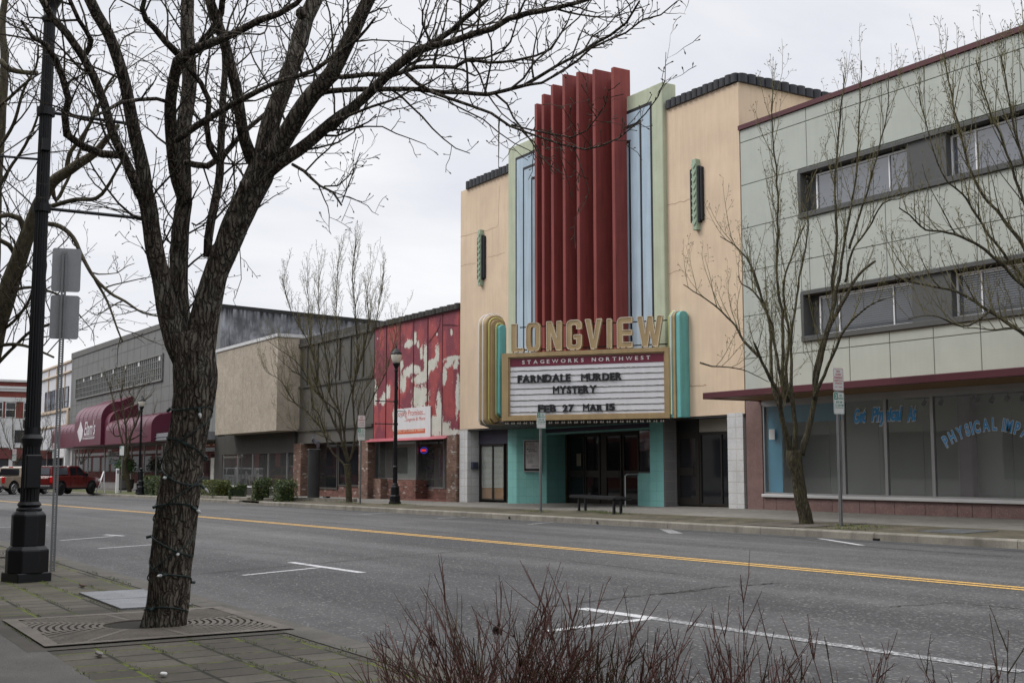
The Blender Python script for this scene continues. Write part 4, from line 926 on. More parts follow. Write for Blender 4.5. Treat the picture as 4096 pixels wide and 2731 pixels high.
# ------------------------------------------------------------------ DARK PANEL SHOP
dk = thing('shop_building', 'dark grey-brown panelled shop with two brick piers behind the round pedestal sculpture', 'building', (-58.6, 23, -.3))
M_DKP = mat('taupe_dark_metal', (.085, .08, .07), .6, var=.08, vs=1, streak=.06, bump=.05); M_DKT = mat('taupe_trim', (.06, .056, .05), .6, var=.1, bump=0)
mb = MB(); mb.box(-58.75, -49.52, 23.0, 45, 2.36, 7.45); mb.build('wall', M_DKP, dk)
mb = MB()
for x in (-57.52, -56.15, -53.4, -52.07, -50.66): mb.box(x-.05, x+.05, 22.93, 23.01, 5.3, 7.4)
mb.box(-58.75, -49.52, 22.92, 23.01, 5.2, 5.3); mb.box(-58.75, -49.52, 22.9, 23.01, 2.98, 3.12); mb.box(-58.75, -49.52, 22.88, 23.01, 7.34, 7.5)
mb.build('wall_battens', M_DKT, dk)
mb = MB(); mb.box(-58.75, -49.7, 22.95, 23.5, 7.5, 7.78); mb.build('parapet', mat('stained_parapet', (.06, .056, .05), .9, streak=.4, var=.3, bump=.3), dk)
mb = MB(); mb.box(-58.9, -57.9, 22.85, 23.7, -.9, 2.37); mb.build('brick_pier', M_BRICKM, dk)
mb = MB(); mb.box(-50.75, -49.75, 22.85, 23.2, -.9, 2.4); mb.build('brick_pier', M_BRICKM, dk)
mb = MB(); mb.box(-50.1, -48.9, 23.1, 23.6, -.9, .64); mb.build('brick_pier', M_BRICKM, dk)
YK = 23.6
KX = lambda x: XatY(z2, x, 1100, YK); kz = lambda y: onY(z2, 1000, y, YK)[1]
mb = MB(); mb.box(KX(945), KX(1300)+.3, YK-.03, YK+.4, -.9, kz(1310)); mb.box(KX(1115), KX(1300)+.3, YK-.02, YK+.4, kz(1310), kz(1288)); mb.build('brick_base', M_BRICKR, dk)
door(dk, KX(880), KX(950), -.28, kz(1000), YK+.2, M_DKT, DGLASS); mb = MB(); mb.box(-58.7, -49.6, YK+.28, YK+.5, -.9, 2.37); mb.build('back_wall', M_DKT, dk)
window(dk, KX(958), KX(1112), kz(1312), 2.36, YK-.08, M_DKT, DGLASS, .09, name='shop_window'); window(dk, KX(1116), KX(1300), kz(1285), 2.36, YK-.06, M_DKT, DGLASS, .08, name='shop_window')

# ------------------------------------------------------------------ TAN PEBBLEDASH SHOP
tn = thing('shop_building', 'shop with a projecting tan pebbledash box over dark slatted cladding and a long window', 'building', (-69.5, 23, -.4))
M_TAN = ground_mat('pebbledash', (.315, .27, .215), (.385, .335, .27), ((.16, .13, .1), (.38, .31, .24), (.6, .52, .43)), 16, .5, .9, .9, stretch=(1, 1, 1))
TY = 21.75; TX = XatY(z2, 610, 850, TY)
mb = MB()
xe = -68.6; xx = xe
for xn in (-66.9, -65.4, -63.9, -62.4, -60.9, TX): mb.box(xx+.006, xn-.006 if xn != TX else xn, TY, 23.4, 3.02, 7.85); xx = xn
mb.build('pebbledash_box', M_TAN, tn, bevel=.008)
mb = MB(); mb.box(xe-.05, TX+.06, TY-.06, 23.3, 7.85, 8.02); mb.box(-58.8, TX+.05, 22.9, 23.6, 7.86, 8.0); mb.build('roof_trim', mat('pale_trim', (.5, .5, .5), .5, bump=0), tn)
mb = MB(); mb.box(-70.5, TX-.05, 23.4, 45, -1, 7.8); mb.build('wall', M_DINT, tn)
M_SLAT = brick('dark_slats', (.055, .052, .047), (.066, .062, .056), (.025, .024, .022), .12, 4., .006, offset=0., bump=.4, rough=.7, var=.1)
TW = 22.9; tz = lambda y: onY(z88, 1000, y, TW)[1]
mb = MB(); mb.box(XatY(z88, 465, 300, TW), -58.95, TW, 23.4, tz(335), 3.02); mb.box(XatY(z88, 465, 300, TW), XatY(z88, 556, 300, TW), TW+.01, 23.4, -.9, tz(335)); mb.box(XatY(z88, 1400, 300, TW), -58.95, TW+.01, 23.4, -.9, tz(335)); mb.box(XatY(z88, 556, 300, TW), XatY(z88, 1400, 300, TW), TW, 23.3, -.9, tz(722)); mb.build('slatted_cladding', M_SLAT, tn)
xm = [XatY(z88, x, 500, TW) for x in (556, 728, 902, 1084, 1306, 1402)]
for a, b_ in zip(xm, xm[1:]): window(tn, a, b_, tz(722), tz(318)+.12, TW+.03, M_ALU, GLASS, .035, name='shop_window')
mb = MB(); mb.box(xm[0], xm[-1], TW-.04, TW+.03, tz(722)-.06, tz(722)); mb.build('window_sill', M_WHITE, tn)
mb = MB(); mb.box(xm[0]-.5, xm[-1]+.3, 26.5, 26.6, -.5, 3); mb.box(xm[0]-.5, xm[-1], 23.4, 26.5, -.4, .1)
wl_ = None
mb.build('room', mat('dim_room', (.07, .06, .05), .9, var=.3, vs=.6, bump=0), tn)
# open the core behind the window
for o in tn.children:
    if o.name.startswith('wall'): bpy.data.objects.remove(o, do_unlink=True)
mb = MB(); mb.box(-70.5, TX-.05, 23.4, 45, 2.9, 7.8); mb.box(-70.5, TX-.05, 27, 45, -1, 2.9); mb.box(-70.5, xm[0]-.5, 23.42, 27, -1, 2.9); mb.build('wall', M_DINT, tn)
mb = MB(); mb.box(-70.6, -67.6, 22.98, 23.3, 1.7, 3.0); mb.build('wall_panel', mat('beige_panel2', (.27, .25, .22), .8, streak=.2), tn)
mb = MB(); mb.box(XatY(z88, 418, 500, 22.9), XatY(z88, 455, 500, 22.9), 22.9, 23.1, -.9, 1.75); mb.build('door_frame', mat('peeling_white', (.5, .48, .44), .8, var=.3, vs=8), tn)
door(tn, XatY(z88, 300, 500, 23), XatY(z88, 415, 500, 23), -.45, 1.7, 23, M_BRONZE, DGLASS)
def recliner(x, y, colr, nm, label):
    t = thing('armchair', label, 'armchair', (x, y, .1)); m_ = mat(nm, colr, .45, var=.15, vs=4, bump=.2, bs=8, bd=.03)
    mb = MB(); mb.box(x-.3, x+.3, y-.45, y+.3, .25, .5); mb.build('seat', m_, t, bevel=.07, seg=3)
    mb = MB(); mb.obox((x-.33, y+.2, .35), (.66, 0, 0), (0, .22, 0), (0, .22, .85)); mb.build('backrest', m_, t, bevel=.08, seg=3)
    for s in (-1, 1): mb = MB(); mb.box(x+s*.4-.1, x+s*.4+.1, y-.45, y+.3, .1, .68); mb.build('armrest', m_, t, bevel=.06, seg=3)
    mb = MB(); mb.obox((x-.28, y-.9, .3), (.56, 0, 0), (0, .45, .15), (0, -.03, .12)); mb.build('footrest', m_, t, bevel=.04, seg=2)
recliner(xm[3]+.9, 24.6, (.35, .17, .07), 'tan_leather', 'tan leather recliner inside the long shop window of the pebbledash shop')
recliner(xm[3]+2.1, 24.5, (.04, .04, .045), 'black_leather', 'black recliner beside the tan one inside the shop window')
recliner(xm[2]+.5, 24.7, (.25, .03, .03), 'red_leather', 'dark red recliner inside the shop window left of the tan one')

# ------------------------------------------------------------------ GREY FURNITURE STORE
gy = thing('furniture_store', 'large grey furniture store with multi-pane windows and rounded burgundy awnings', 'building', (-115.8, 23, -.6))
GR = -71.96
def stained(name):
    m_, nt, b = base(name); tc = N(nt, 'ShaderNodeTexCoord').outputs['Object']
    c = mixc(nt, nfac(nt, scaled(nt, tc, (1, 1, .8)), .7, 0, 1, 8, .38, .6, .65), (.11, .115, .125), (.36, .37, .4))
    c = mixc(nt, nfac(nt, scaled(nt, tc, (1, .9, .12)), 1.3, 0, .95, 6, .5, .62, .6), c, (.03, .03, .035))
    sx = N(nt, 'ShaderNodeSeparateXYZ'); nt.links.new(tc, sx.inputs[0]); r = N(nt, 'ShaderNodeMapRange'); r.inputs[1].default_value = 10.4; r.inputs[2].default_value = 11.6; nt.links.new(sx.outputs[2], r.inputs[0])
    a = N(nt, 'ShaderNodeMath', operation='MULTIPLY'); nt.links.new(r.outputs[0], a.inputs[0]); nt.links.new(nfac(nt, scaled(nt, tc, (1, 1.5, .2)), 2, .2, 1.6, 5, .35, .65), a.inputs[1])
    c = mixc(nt, a.outputs[0], c, (.022, .022, .025)); nt.links.new(c, b.inputs['Base Color']); b.inputs['Roughness'].default_value = .9; return m_
M_GRY = mat('grey_stucco', (.16, .165, .16), .85, var=.08, vs=.6, streak=.1, bump=.2, bs=20); M_GRYJ = mat('grey_trim', (.12, .12, .115), .8, bump=0)
M_STAIN = stained('stained_concrete')
mb = MB(); mb.box(-115.75, GR-.02, 23.0, 52, 3.0, 11.5); mb.box(-115.75, GR-.02, 27, 52, -1, 3.0); mb.build('wall', M_GRY, gy)
mb = MB(); mb.prism([(GR-.02, 23.0, -1), (GR-.02, 50, -1), (GR-.02, 50, 10.3), (GR-.02, 33, 10.72), (GR-.02, 23, 11.1)], (.04, 0, 0)); mb.build('side_wall', M_STAIN, gy)
for o in gy.children:
    if o.name.startswith('wall'): bpy.data.objects.remove(o, do_unlink=True)
mb = MB(); mb.prism([(GR-.02, 23.0, 3), (GR-.02, 50, 3), (GR-.02, 50, 10.3), (GR-.02, 33, 10.7), (GR-.02, 23, 11.08)], (-15, 0, 0)); mb.prism([(-86.98, 23.0, 3), (-86.98, 50, 3), (-86.98, 50, 11.3), (-86.98, 23, 11.3)], (-28.8, 0, 0)); mb.box(-115.75, GR-.05, 27, 50, -1, 3.0)
mb.build('wall', M_GRY, gy)
mb = MB(); mb.prism([(GR+.04, 22.95, 11.0), (GR+.04, 33, 10.65), (GR+.04, 50, 10.2), (GR+.04, 50, 10.45), (GR+.04, 33, 10.9), (GR+.04, 22.95, 11.22)], (-.4, 0, 0)); mb.build('parapet', mat('black_parapet', (.02, .02, .02), .8), gy)
mb = MB()
A = onY(zD, 166, 812, 23); Bq = onY(zD, 375, 745, 23)
mb.prism([(-115.8, 22.93, 11.2), (-86.9, 22.93, 11.05), (-72.4, 22.93, 10.85), (-72.4, 22.93, 11.2), (-86.9, 22.93, 11.42), (-115.8, 22.93, 11.72)], (0, .3, 0)); mb.build('roof_edge', M_GRYJ, gy)
mb = MB()
for k in range(22): x = -115+k*2; mb.box(x, x+.025, 22.99, 23.01, 3, 11.1)
for z_ in (4.6, 5.8, 6.8, 10.2): mb.box(-115.7, -73, 22.988, 23.01, z_, z_+.02)
mb.build('wall_joints', M_GRYJ, gy)
wx0, wx1, wz0, wz1 = -113.2, -84.55, 7.25, 9.2
f = MB(); frame_rect(f, wx0, wx1, wz0, wz1, 22.86, 23.02, .12)
n = 50
for k in range(1, n): x = wx0+(wx1-wx0)*k/n; f.box(x-.04, x+.04, 22.9, 23.0, wz0, wz1)
for k in range(1, 4): z_ = wz0+(wz1-wz0)*k/4; f.box(wx0, wx1, 22.91, 22.99, z_-.025, z_+.025)
ww = f.build('window', mat('grey_window_bars', (.17, .175, .165), .7, bump=0), gy)
g = MB(); g.box(wx0, wx1, 22.95, 22.97, wz0, wz1); g.build('glass_pane', mat('painted_glass', (.075, .078, .074), .25, bump=0), ww)
g = MB()
for k in (5, 10, 17, 24, 31, 38, 48): x = wx0+(wx1-wx0)*k/n; g.box(x+.05, x+(wx1-wx0)/n-.05, 22.93, 22.94, wz1-.5, wz1-.1)
g.build('white_pane', M_WHITE, ww)
# awnings
M_AWN = mat('burgundy_canvas', (.105, .014, .034), .38, var=.06, vs=2, fine=.03, bump=.05, spec=.5); M_AWN2 = mat('shaded_burgundy_canvas', (.075, .005, .022), .5, bump=0, var=.05)  # awning ends use a darker copy, their side shade is in the colour
def awning(x0, x1, z0, z1, yf, r, yb=23.0, z1b=None):
    pts = [(yf, z0)]
    for k in range(9):
        a = math.pi/2*k/8; pts.append((yf+r*(1-math.cos(a)), z1-r+r*math.sin(a)))
    pts.append((yb, z1 if z1b is None else z1b)); pts.append((yb, z0))
    mb = MB(); mb.prism([(x0, y, z) for y, z in pts], (x1-x0, 0, 0)); o = mb.build('awning', M_AWN, gy)
    e = MB(); e.prism([(x1+.005, y, z) for y, z in pts], (.02, 0, 0)); e.build('awning_end', M_AWN2, o)
    s = MB(); n = max(2, int((x1-x0)/1.5))
    for k in range(1, n):
        x = x0+(x1-x0)*k/n; s.tube([(x, y-.005, z) for y, z in pts[1:-1]], .018, 5)
    s.build('awning_seam', M_AWN, o)
YA = 20.7
awning(-102.2, -92.85, 2.86, 6.15, YA, 1.3, z1b=6.6)
awning(-92.8, -91.3, 2.84, 5.45, YA+.25, 1.0, z1b=5.93)
awning(-91.25, -78.6, 2.83, 4.66, YA, .8, z1b=5.0)
awning(-111.5, -102.25, 2.83, 4.85, YA, .8, z1b=5.0)
M_LOGO = mat('white_awning_print', (.6, .58, .6), .6, bump=0)
def GYp(x, y, Y=YA): return onY(ze, x, y, Y)
mb = MB(); c1 = [(222, 468), (236, 540), (252, 600), (240, 700), (210, 762), (190, 690), (175, 612), (200, 545)]
mb.prism([(GYp(x, y)[0], YA, GYp(x, y)[1]) for x, y in c1][::-1], (0, -.02, 0))
def gt(s, xl_, xr_, yb, yt, sh, bo=.0, dz=0):
    A = GYp(xl_, yb); B = GYp(xr_, yb-8); T = GYp(xl_, yt); text_fit(mb, s, (A[0], YA-.01, A[1]), (1, 0, 0), (0, 0, 1), B[0]-A[0], T[1]-A[1], .01, bo, sh)
gt("Elam's", 268, 420, 668, 470, .3, .01); gt('HOME FURNISHINGS AND SLEEP SHOP', 245, 412, 726, 698, 0, .02)
A = GYp(245, 684); B = GYp(412, 662); mb.box(A[0], B[0], YA-.02, YA-.005, A[1], A[1]+.03)
mb.build('awning_lettering', M_LOGO, gy)
mb = MB(); mb.box(-78.5, -72.1, 21.0, 22.98, 2.85, 3.35); mb.box(-78.55, -72.1, 20.95, 21.02, 2.9, 2.95); mb.box(-78.55, -72.1, 20.95, 21.02, 3.1, 3.15); mb.build('metal_canopy', mat('corrugated_metal', (.3, .31, .33), .45, metal=.4, streak=.2), gy)
# shop windows
SY = 23.3; zb = -.1
xs_ = [XatY(ze, x, 1200, SY) for x in (60, 125, 175, 310)]+[XatY(ze, x, 1200, SY) for x in (545, 785, 915, 1090, 1260, 1355)]+[-72.3]
for i, (a, b_) in enumerate(zip(xs_, xs_[1:])):
    window(gy, a, b_, zb, 2.9, SY, M_ALU, TINT, .09, name='shop_window')
mb = MB(); mb.box(-115.7, -72.1, SY-.02, SY+.2, -1.0, zb); mb.box(-115.7, xs_[0], SY+.01, SY+.2, zb, 3.0); mb.build('shop_base', mat('pale_stone', (.36, .35, .34), .8), gy)
mb = MB(); mb.box(-115, -72.2, 26.4, 26.5, -.6, 3.0); mb.box(-115, -72.2, 23.5, 26.4, -.6, -.3); mb.build('room', mat('store_room', (.05, .045, .04), .9, var=.4, bump=0), gy)
mb = MB()
for k in range(5): x = -82+k*2; mb.box(x, x+1.3, 24.6, 24.66, 2.62, 2.66)
mb.build('ceiling_lamp', mat('warm_tube', (1, .75, .35), .5, var=0, fine=0, bump=0, emit=1.6), gy)
mb = MB()
def wt(s, xl_, xr_, yb, yt, sh, bo=.0):
    A = GYp(xl_, yb, SY-.02); B = GYp(xr_, yb-3, SY-.02); T = GYp(xl_, yt, SY-.02); text_fit(mb, s, (A[0], SY-.02, A[1]), (1, 0, 0), (0, 0, 1), B[0]-A[0], T[1]-A[1], .01, bo, sh)
wt("Elam's", 600, 780, 962, 878, .3, .02); wt('Home', 608, 778, 1035, 985, .3, .02); mb.build('window_lettering', mat('pale_teal_print', (.4, .45, .45), .6, bump=0), gy)
mb = MB(); A = GYp(612, 1065, SY-.02); B = GYp(785, 1062, SY-.02); T = GYp(612, 1040, SY-.02); mb.box(A[0], B[0], SY-.02, SY-.01, A[1], T[1]); mb.build('lettering_band', mat('teal_band', (.1, .25, .27), .6, bump=0), gy)
mb = MB(); text_fit(mb, 'FURNISHINGS', (A[0]+.06, SY-.022, A[1]+.03), (1, 0, 0), (0, 0, 1), B[0]-A[0]-.12, T[1]-A[1]-.06, .004, .01); mb.build('window_lettering', mat('pale_teal_print', (.4, .45, .45), .6, bump=0), gy)
ns_x, ns_z = GYp(490, 938, 24.2)
nb = thing('neon_open_sign', 'small red and blue neon sign glowing inside the furniture store window', 'neon sign', (ns_x, 24.2, ns_z-.2))
mb = MB(); text_fit(mb, 'OPEN', (ns_x-.25, 24.2, ns_z-.12), (1, 0, 0), (0, 0, 1), .6, .25, .02, .02); mb.build('lettering', M_NR, nb)
mb = MB(); mb.tube([(ns_x-.3, 24.2, ns_z-.18), (ns_x+.4, 24.2, ns_z-.18), (ns_x+.4, 24.2, ns_z+.2), (ns_x-.3, 24.2, ns_z+.2), (ns_x-.3, 24.2, ns_z-.18)], .02, 5); mb.build('border_tube', M_NB, nb)

# ------------------------------------------------------------------ WHITE TERRACOTTA BUILDING
wt_ = thing('corner_building', 'two-storey white and cream tiled building left of the grey furniture store', 'building', (-150, 23, -.8))
M_WTC = mat('white_tile', (.56, .57, .6), .5, var=.06, vs=1, bump=0, streak=.06); M_CRT = mat('cream_terracotta', (.5, .4, .3), .6, var=.15, vs=3, dirt=.2, bump=0)
mb = MB(); mb.box(-131, -115.8, 23.05, 45, 2.95, 11.2); mb.box(-131, -115.8, 24.5, 45, -1, 2.95); mb.build('wall', M_WTC, wt_)
mb = MB(); mb.box(-131.1, -115.82, 22.9, 23.3, 10.95, 11.15); mb.box(-131.1, -115.82, 22.85, 23.1, 10.0, 10.15); mb.box(-131.1, -115.82, 22.85, 23.1, 6.45, 6.72); mb.box(-131.1, -115.82, 22.9, 23.1, 5.05, 5.2)
mb.box(-116.4, -115.82, 22.8, 23.1, 5.2, 6.6)
x = -130.9
while x < -116: mb.box(x, x+.14, 22.95, 23.1, 6.7, 11); x += 4.05
mb.build('cornice', M_CRT, wt_, bevel=.02)
for x0 in (-128.2, -124.6):
    window(wt_, x0, x0+(3 if x0 < -125 else 2.4), 6.75, 8.75, 22.96, M_BRONZE, mat('blue_window', (.1, .13, .18), .1, bump=0), .1, (x0+1.1,), (7.3,))
for x0, x1 in ((-120.95, -119.2), (-118.5, -116.85)): window(wt_, x0, x1, 6.75, 8.75, 22.96, M_BRONZE, mat('blue_window', (.1, .13, .18), .1, bump=0), .1, (), (7.35,))
mb = MB(); mb.box(-121.5, -117.3, 22.95, 23.2, 2.1, 2.96)
for k in range(6): mb.box(-121.4, -117.4, 22.93, 22.95, 2.15+k*.13, 2.2+k*.13)
mb.box(-117.5, -117.0, 22.95, 24.5, -1, 2.95); mb.build('shopfront_panel', M_WHITE, wt_)
mb = MB(); mb.box(-121.5, -117.5, 24.0, 24.1, -1, 2.2); mb.build('shopfront', mat('grey_shopfront', (.22, .22, .22), .8), wt_)
for x0 in (-129.5, -125): window(wt_, x0, x0+3.5, .2, 2.9, 23.6, M_ALU, DGLASS, .1, name='shop_window'); 
mb = MB(); mb.box(-131, -121.6, 23.5, 24.4, -1, .2); mb.build('shop_base', M_WTC, wt_)

# ------------------------------------------------------------------ RED BRICK CORNER BUILDING across the intersection
rb_ = thing('brick_building', 'red brick building with white stone bands across the far intersection', 'building', (-175, 20, -1.1))
M_RBK = brick('far_red_brick', (.15, .035, .028), (.18, .045, .035), (.14, .06, .05), .4, .14, .01, bump=.2, var=.1); M_STONE = mat('pale_stone_band', (.5, .5, .49), .7, var=.08, bump=0)
bx = -175.
mb = MB(); mb.box(bx-25, bx, 12, 44, -1.3, 12.9); mb.build('wall', M_RBK, rb_)
mb = MB(); mb.box(bx-.4, bx+.3, 12, 44, 12.85, 13.15); mb.box(bx-.1, bx+.25, 12, 44, 11.9, 12.25); mb.box(bx-.1, bx+.15, 12, 44, 11.55, 11.86); mb.box(bx-.1, bx+.1, 12, 44, 10.15, 10.75)
mb.box(bx-.1, bx+.15, 12, 44, 3.9, 7.9)
y = 12.3
while y < 44: mb.box(bx-.1, bx+.2, y, y+.5, -1.3, 3.9); y += 4.9
mb.build('stone_band', M_STONE, rb_)
mb = MB(); mb.box(bx-.1, bx+.3, 12, 44, 2.4, 3.7); mb.build('fascia', mat('dark_red_fascia', (.12, .03, .028), .7, bump=0), rb_)
y = 12.8
k = 0
while y < 43:
    f = MB(); frame_rect(f, 0, 1.35, 7.95, 10.1, 0, .1, .1); f.box(.1, 1.25, .01, .09, 9.0, 9.1)
    f.v = [(bx+.12-q[1], y+q[0], q[2]) for q in f.v]; ww = f.build('window', M_STONE, rb_)
    g = MB(); g.box(bx+.02, bx+.05, y+.05, y+1.3, 8, 10.05); g.build('glass_pane', DGLASS, ww)
    y += 1.65 if k % 2 == 0 else 2.3; k += 1
y = 12.9; k = 0
while y < 43:
    g = MB(); g.box(bx+.16, bx+.2, y, y+3.0, 4.6, 6.3); g.build('dark_window', DGLASS, rb_)
    g = MB(); g.box(bx+.02, bx+.06, y, y+4.2, -1, 2.3); g.build('shop_glass', DGLASS, rb_); y += 4.9
# ------------------------------------------------------------------ buildings behind the camera (the other side of the street)
ob = thing('brick_building', 'long two-storey red brick building on the near side of the street behind the photographer', 'building', (-30, -6, 0))
mb = MB(); mb.box(-260, -58, -16, -1.75, -2, 8.2); mb.build('wall', M_RBK, ob)
mb = MB(); mb.box(-260, -58, -1.8, -1.6, 7.9, 8.3); mb.box(-260, -58, -1.78, -1.65, 3.3, 3.8); mb.build('cornice', M_STONE, ob)
ob2 = thing('stucco_building', 'pale stucco two-storey building on the near side of the street behind the photographer', 'building', (-20, -6, 0))
mb = MB(); mb.box(-58, 30, -16, -1.75, -1, 8.6); mb.build('wall', mat('pale_stucco', (.42, .41, .38), .8), ob2)
mb = MB()
for k in range(12): mb.box(-56+k*7, -51.5+k*7, -1.76, -1.7, .6, 2.9)
mb.build('shop_glass', DGLASS, ob2)
for k in range(42):
    x = -256+k*4.7; window(ob, x, x+1.5, 4.7, 6.6, -1.76, M_STONE, DGLASS, .12, (), (5.7,), dep=.06)
mb = MB()
for k in range(29): x = -256+k*6.8; mb.box(x, x+5.2, -1.74, -1.7, .5, 3.0)
mb.build('shop_glass', DGLASS, ob)
# ------------------------------------------------------------------ street furniture
z1 = Z(0, 1500, 2.296); z2 = Z(800, 1300, 2.003)
def lamp(x, y, z0, label, side, big=False, group='cast iron street lamps'):
    """side: +1 arms towards +Y, -1 towards -Y"""
    L = thing('street_lamp', label, 'street lamp', (x, y, z0), group); n8 = 8
    mb = MB(); r8 = math.pi/8
    mb.lathe(x, y, [(.245, z0-.02), (.245, z0+.085)], 4, rot=math.pi/4+.3) if big else mb.lathe(x, y, [(.235, z0-.02), (.235, z0+.085)], 8, rot=r8)
    mb.lathe(x, y, [(.205, z0+.08), (.205, z0+.3), (.165, z0+.345)], 8, rot=r8); mb.lathe(x, y, [(.165, z0+.34), (.165, z0+.64), (.13, z0+.68)], 8, rot=r8)
    mb.build('base', M_BLACK, L, bevel=.008)
    zt = z0+(5.68 if big else 5.0)
    mb = MB(); mb.lathe(x, y, [(.12, z0+.66), (.12, z0+.7), (.1, z0+.72), (.115, z0+.74), (.095, z0+.77)], 28); mb.build('collar', M_BLACK, L, smooth=False)
    fl = lambda k, z: 1+.05*(1 if (k % 4) in (0, 1) else -1)
    mb = MB(); mb.lathe(x, y, [(.085, z0+.76), (.08, z0+1.33)], 64, mod=fl)
    mb.lathe(x, y, [(.085, z0+1.31), (.1, z0+1.37), (.105, z0+1.39), (.08, z0+1.43), (.078, z0+1.5)], 28)
    mb.lathe(x, y, [(.07, z0+1.49), (.055, zt)], 64, mod=fl); mb.build('shaft', M_BLACK, L)
    zt = z0+(5.68 if big else 5.0)
    mb = MB(); mb.lathe(x, y, [(.055, zt-.03), (.085, zt+.02), (.06, zt+.06), (.07, zt+.14), (.12, zt+.24), (.14, zt+.28), (.14, zt+.32)], 24); mb.build('capital', M_BLACK, L, smooth=True)
    mb = MB(); mb.lathe(x, y, [(.13, zt+.31), (.17, zt+.42), (.205, zt+.58), (.205, zt+.66)], 32, mod=lambda k, z: 1+.012*(k % 2)); mb.build('globe', mat('lamp_globe', (.55, .52, .45), .25, var=.1, vs=6, bump=.2, bs=50), L, smooth=True)
    mb = MB(); mb.lathe(x, y, [(.22, zt+.64), (.225, zt+.67), (.16, zt+.75), (.11, zt+.8), (.09, zt+.84), (.025, zt+.87), (.02, zt+.91), (.035, zt+.94), (.012, zt+1.0)], 24); mb.build('cap', M_BLACK, L, smooth=True)
    arms = ((3.85, .82, side), (3.0, .82, side)) if not big else ((4.72, .8, side), (3.72, .95, side))
    for h, ln, s in arms:
        mb = MB(); mb.tube([(x, y, z0+h), (x+.02, y+s*ln, z0+h)], .018, 8); mb.tube([(x+.02, y+s*(ln-.01), z0+h), (x+.02, y+s*(ln+.04), z0+h)], .026, 8); mb.tube([(x, y, z0+h-.04), (x, y, z0+h+.04)], .09, 16); mb.build('banner_arm', M_BLACK, L)
    h = arms[1][0]+.5
    mb = MB(); mb.tube([(x, y, z0+h), (x, y-side*.42, z0+h-.02)], .014, 6); mb.tube([(x, y-side*.02, z0+h+.35), (x, y-side*.4, z0+h)], .008, 5)
    pts = [(x, y-side*(.05+.33*t+0*t), z0+h-.25*math.sin(math.pi*t)) for t in [i/10 for i in range(11)]]; mb.tube(pts, .006, 5); mb.build('basket_arm', M_BLACK, L)
    mb = MB(); mb.box(x+.05, x+.11, y-.04, y+.04, z0+4.3, z0+4.42); mb.build('outlet_box', M_BLACK, L)
    return L
px, py, pz = onS(zD, 60, 1333, NS)
nl = lamp(px, py, pz, 'tall fluted black street lamp in the left foreground beside the grey sign post', 1, True)
mb = MB(); zc = pz+.9; mb.box(px+.075, px+.16, py-.07, py+.07, zc, zc+.33); mb.build('junction_box', M_BLACK, nl, bevel=.01)
px, py, pz = onS(zD, 907, 1157, FS); lamp(px, py, pz, 'black street lamp with frosted globe in front of the peeling red wall', -1)
px, py, pz = onS(zD, 366, 1131, FS); 
lamp(-74.5, 19.0, FS(-74.5, 19), 'black street lamp with frosted globe in front of the burgundy awning', -1)
# bollard
bx_, by_, bz_ = -70.2, 18.0, FS(-70, 18)
bo = thing('bollard', 'short fluted black bollard with ball finial beside the hedge', 'bollard', (bx_, by_, bz_))
mb = MB(); mb.lathe(bx_, by_, [(.24, bz_), (.24, bz_+.12), (.2, bz_+.14), (.19, bz_+.45), (.15, bz_+.52), (.15, bz_+.8)], 8); mb.build('base', M_BLACK, bo)
mb = MB(); mb.lathe(bx_, by_, [(.13, bz_+.8), (.1, bz_+.84), (.09, bz_+1.25), (.13, bz_+1.29), (.13, bz_+1.34), (.06, bz_+1.38), (.1, bz_+1.44), (.1, bz_+1.5), (.03, bz_+1.56)], 24, mod=lambda k, z: 1+.04*(k % 3)); mb.build('shaft', M_BLACK, bo)
# parking signs
M_SIGNW = mat('sign_white', (.6, .61, .6), .4, var=.04, bump=0); M_SIGNG = mat('sign_green', (.02, .2, .13), .4, bump=0, var=0); M_SIGNR = mat('sign_red', (.42, .04, .06), .4, bump=0, var=0); M_GALV = mat('galvanised', (.2, .205, .21), .45, metal=.5, var=.12, vs=6, bump=0)
M_BACK = mat('sign_back', (.3, .31, .32), .5, metal=.4, var=.08, bump=0)
def post(x, y, z0, z1, parent, near=False, s=.028):
    if not near:
        mb = MB(); mb.box(x-s, x+s, y-s, y+s, z0-.05, z1); mb.build('post', M_GALV, parent)
        mb = MB(); z = z0+.03
        while z < z1-.02: mb.box(x-s-.002, x-s, y-.006, y+.006, z, z+.012); mb.box(x+s, x+s+.002, y-.006, y+.006, z, z+.012); mb.box(x-.006, x+.006, y-s-.002, y-s, z, z+.012); z += .0254
        mb.build('post_holes', mat('hole_dark', (.03, .03, .03), .9, bump=0), parent); return
    mb = MB(); n = int((z1-z0)/.0254)
    for k in range(n):                       # perforated wall: square cell with an octagonal hole, on four faces
        za, zb = z0+k*.0254, z0+(k+1)*.0254; zc = (za+zb)/2
        for ux, uy, ox, oy in ((1, 0, 0, -s), (-1, 0, 0, s), (0, 1, s, 0), (0, -1, -s, 0)):
            c = [(-s, za), (s, za), (s, zb), (-s, zb)]; h = [(.0095*math.cos(a), zc+.0095*math.sin(a)) for a in [math.radians(-135+45*i) for i in range(8)]]
            P = [(x+ox+ux*u, y+oy+uy*u, v) for u, v in c+h]
            mb.add(P, [(0, 1, 6, 5, 4), (1, 2, 8, 7, 6), (2, 3, 10, 9, 8), (3, 0, 4, 11, 10)])
    yw = math.atan2(y, -x); c_, s_ = math.cos(-yw), math.sin(-yw)
    mb.v = [(x+(a-x)*c_-(b-y)*s_, y+(a-x)*s_+(b-y)*c_, q) for a, b, q in mb.v]
    mb.build('post', M_GALV, parent)
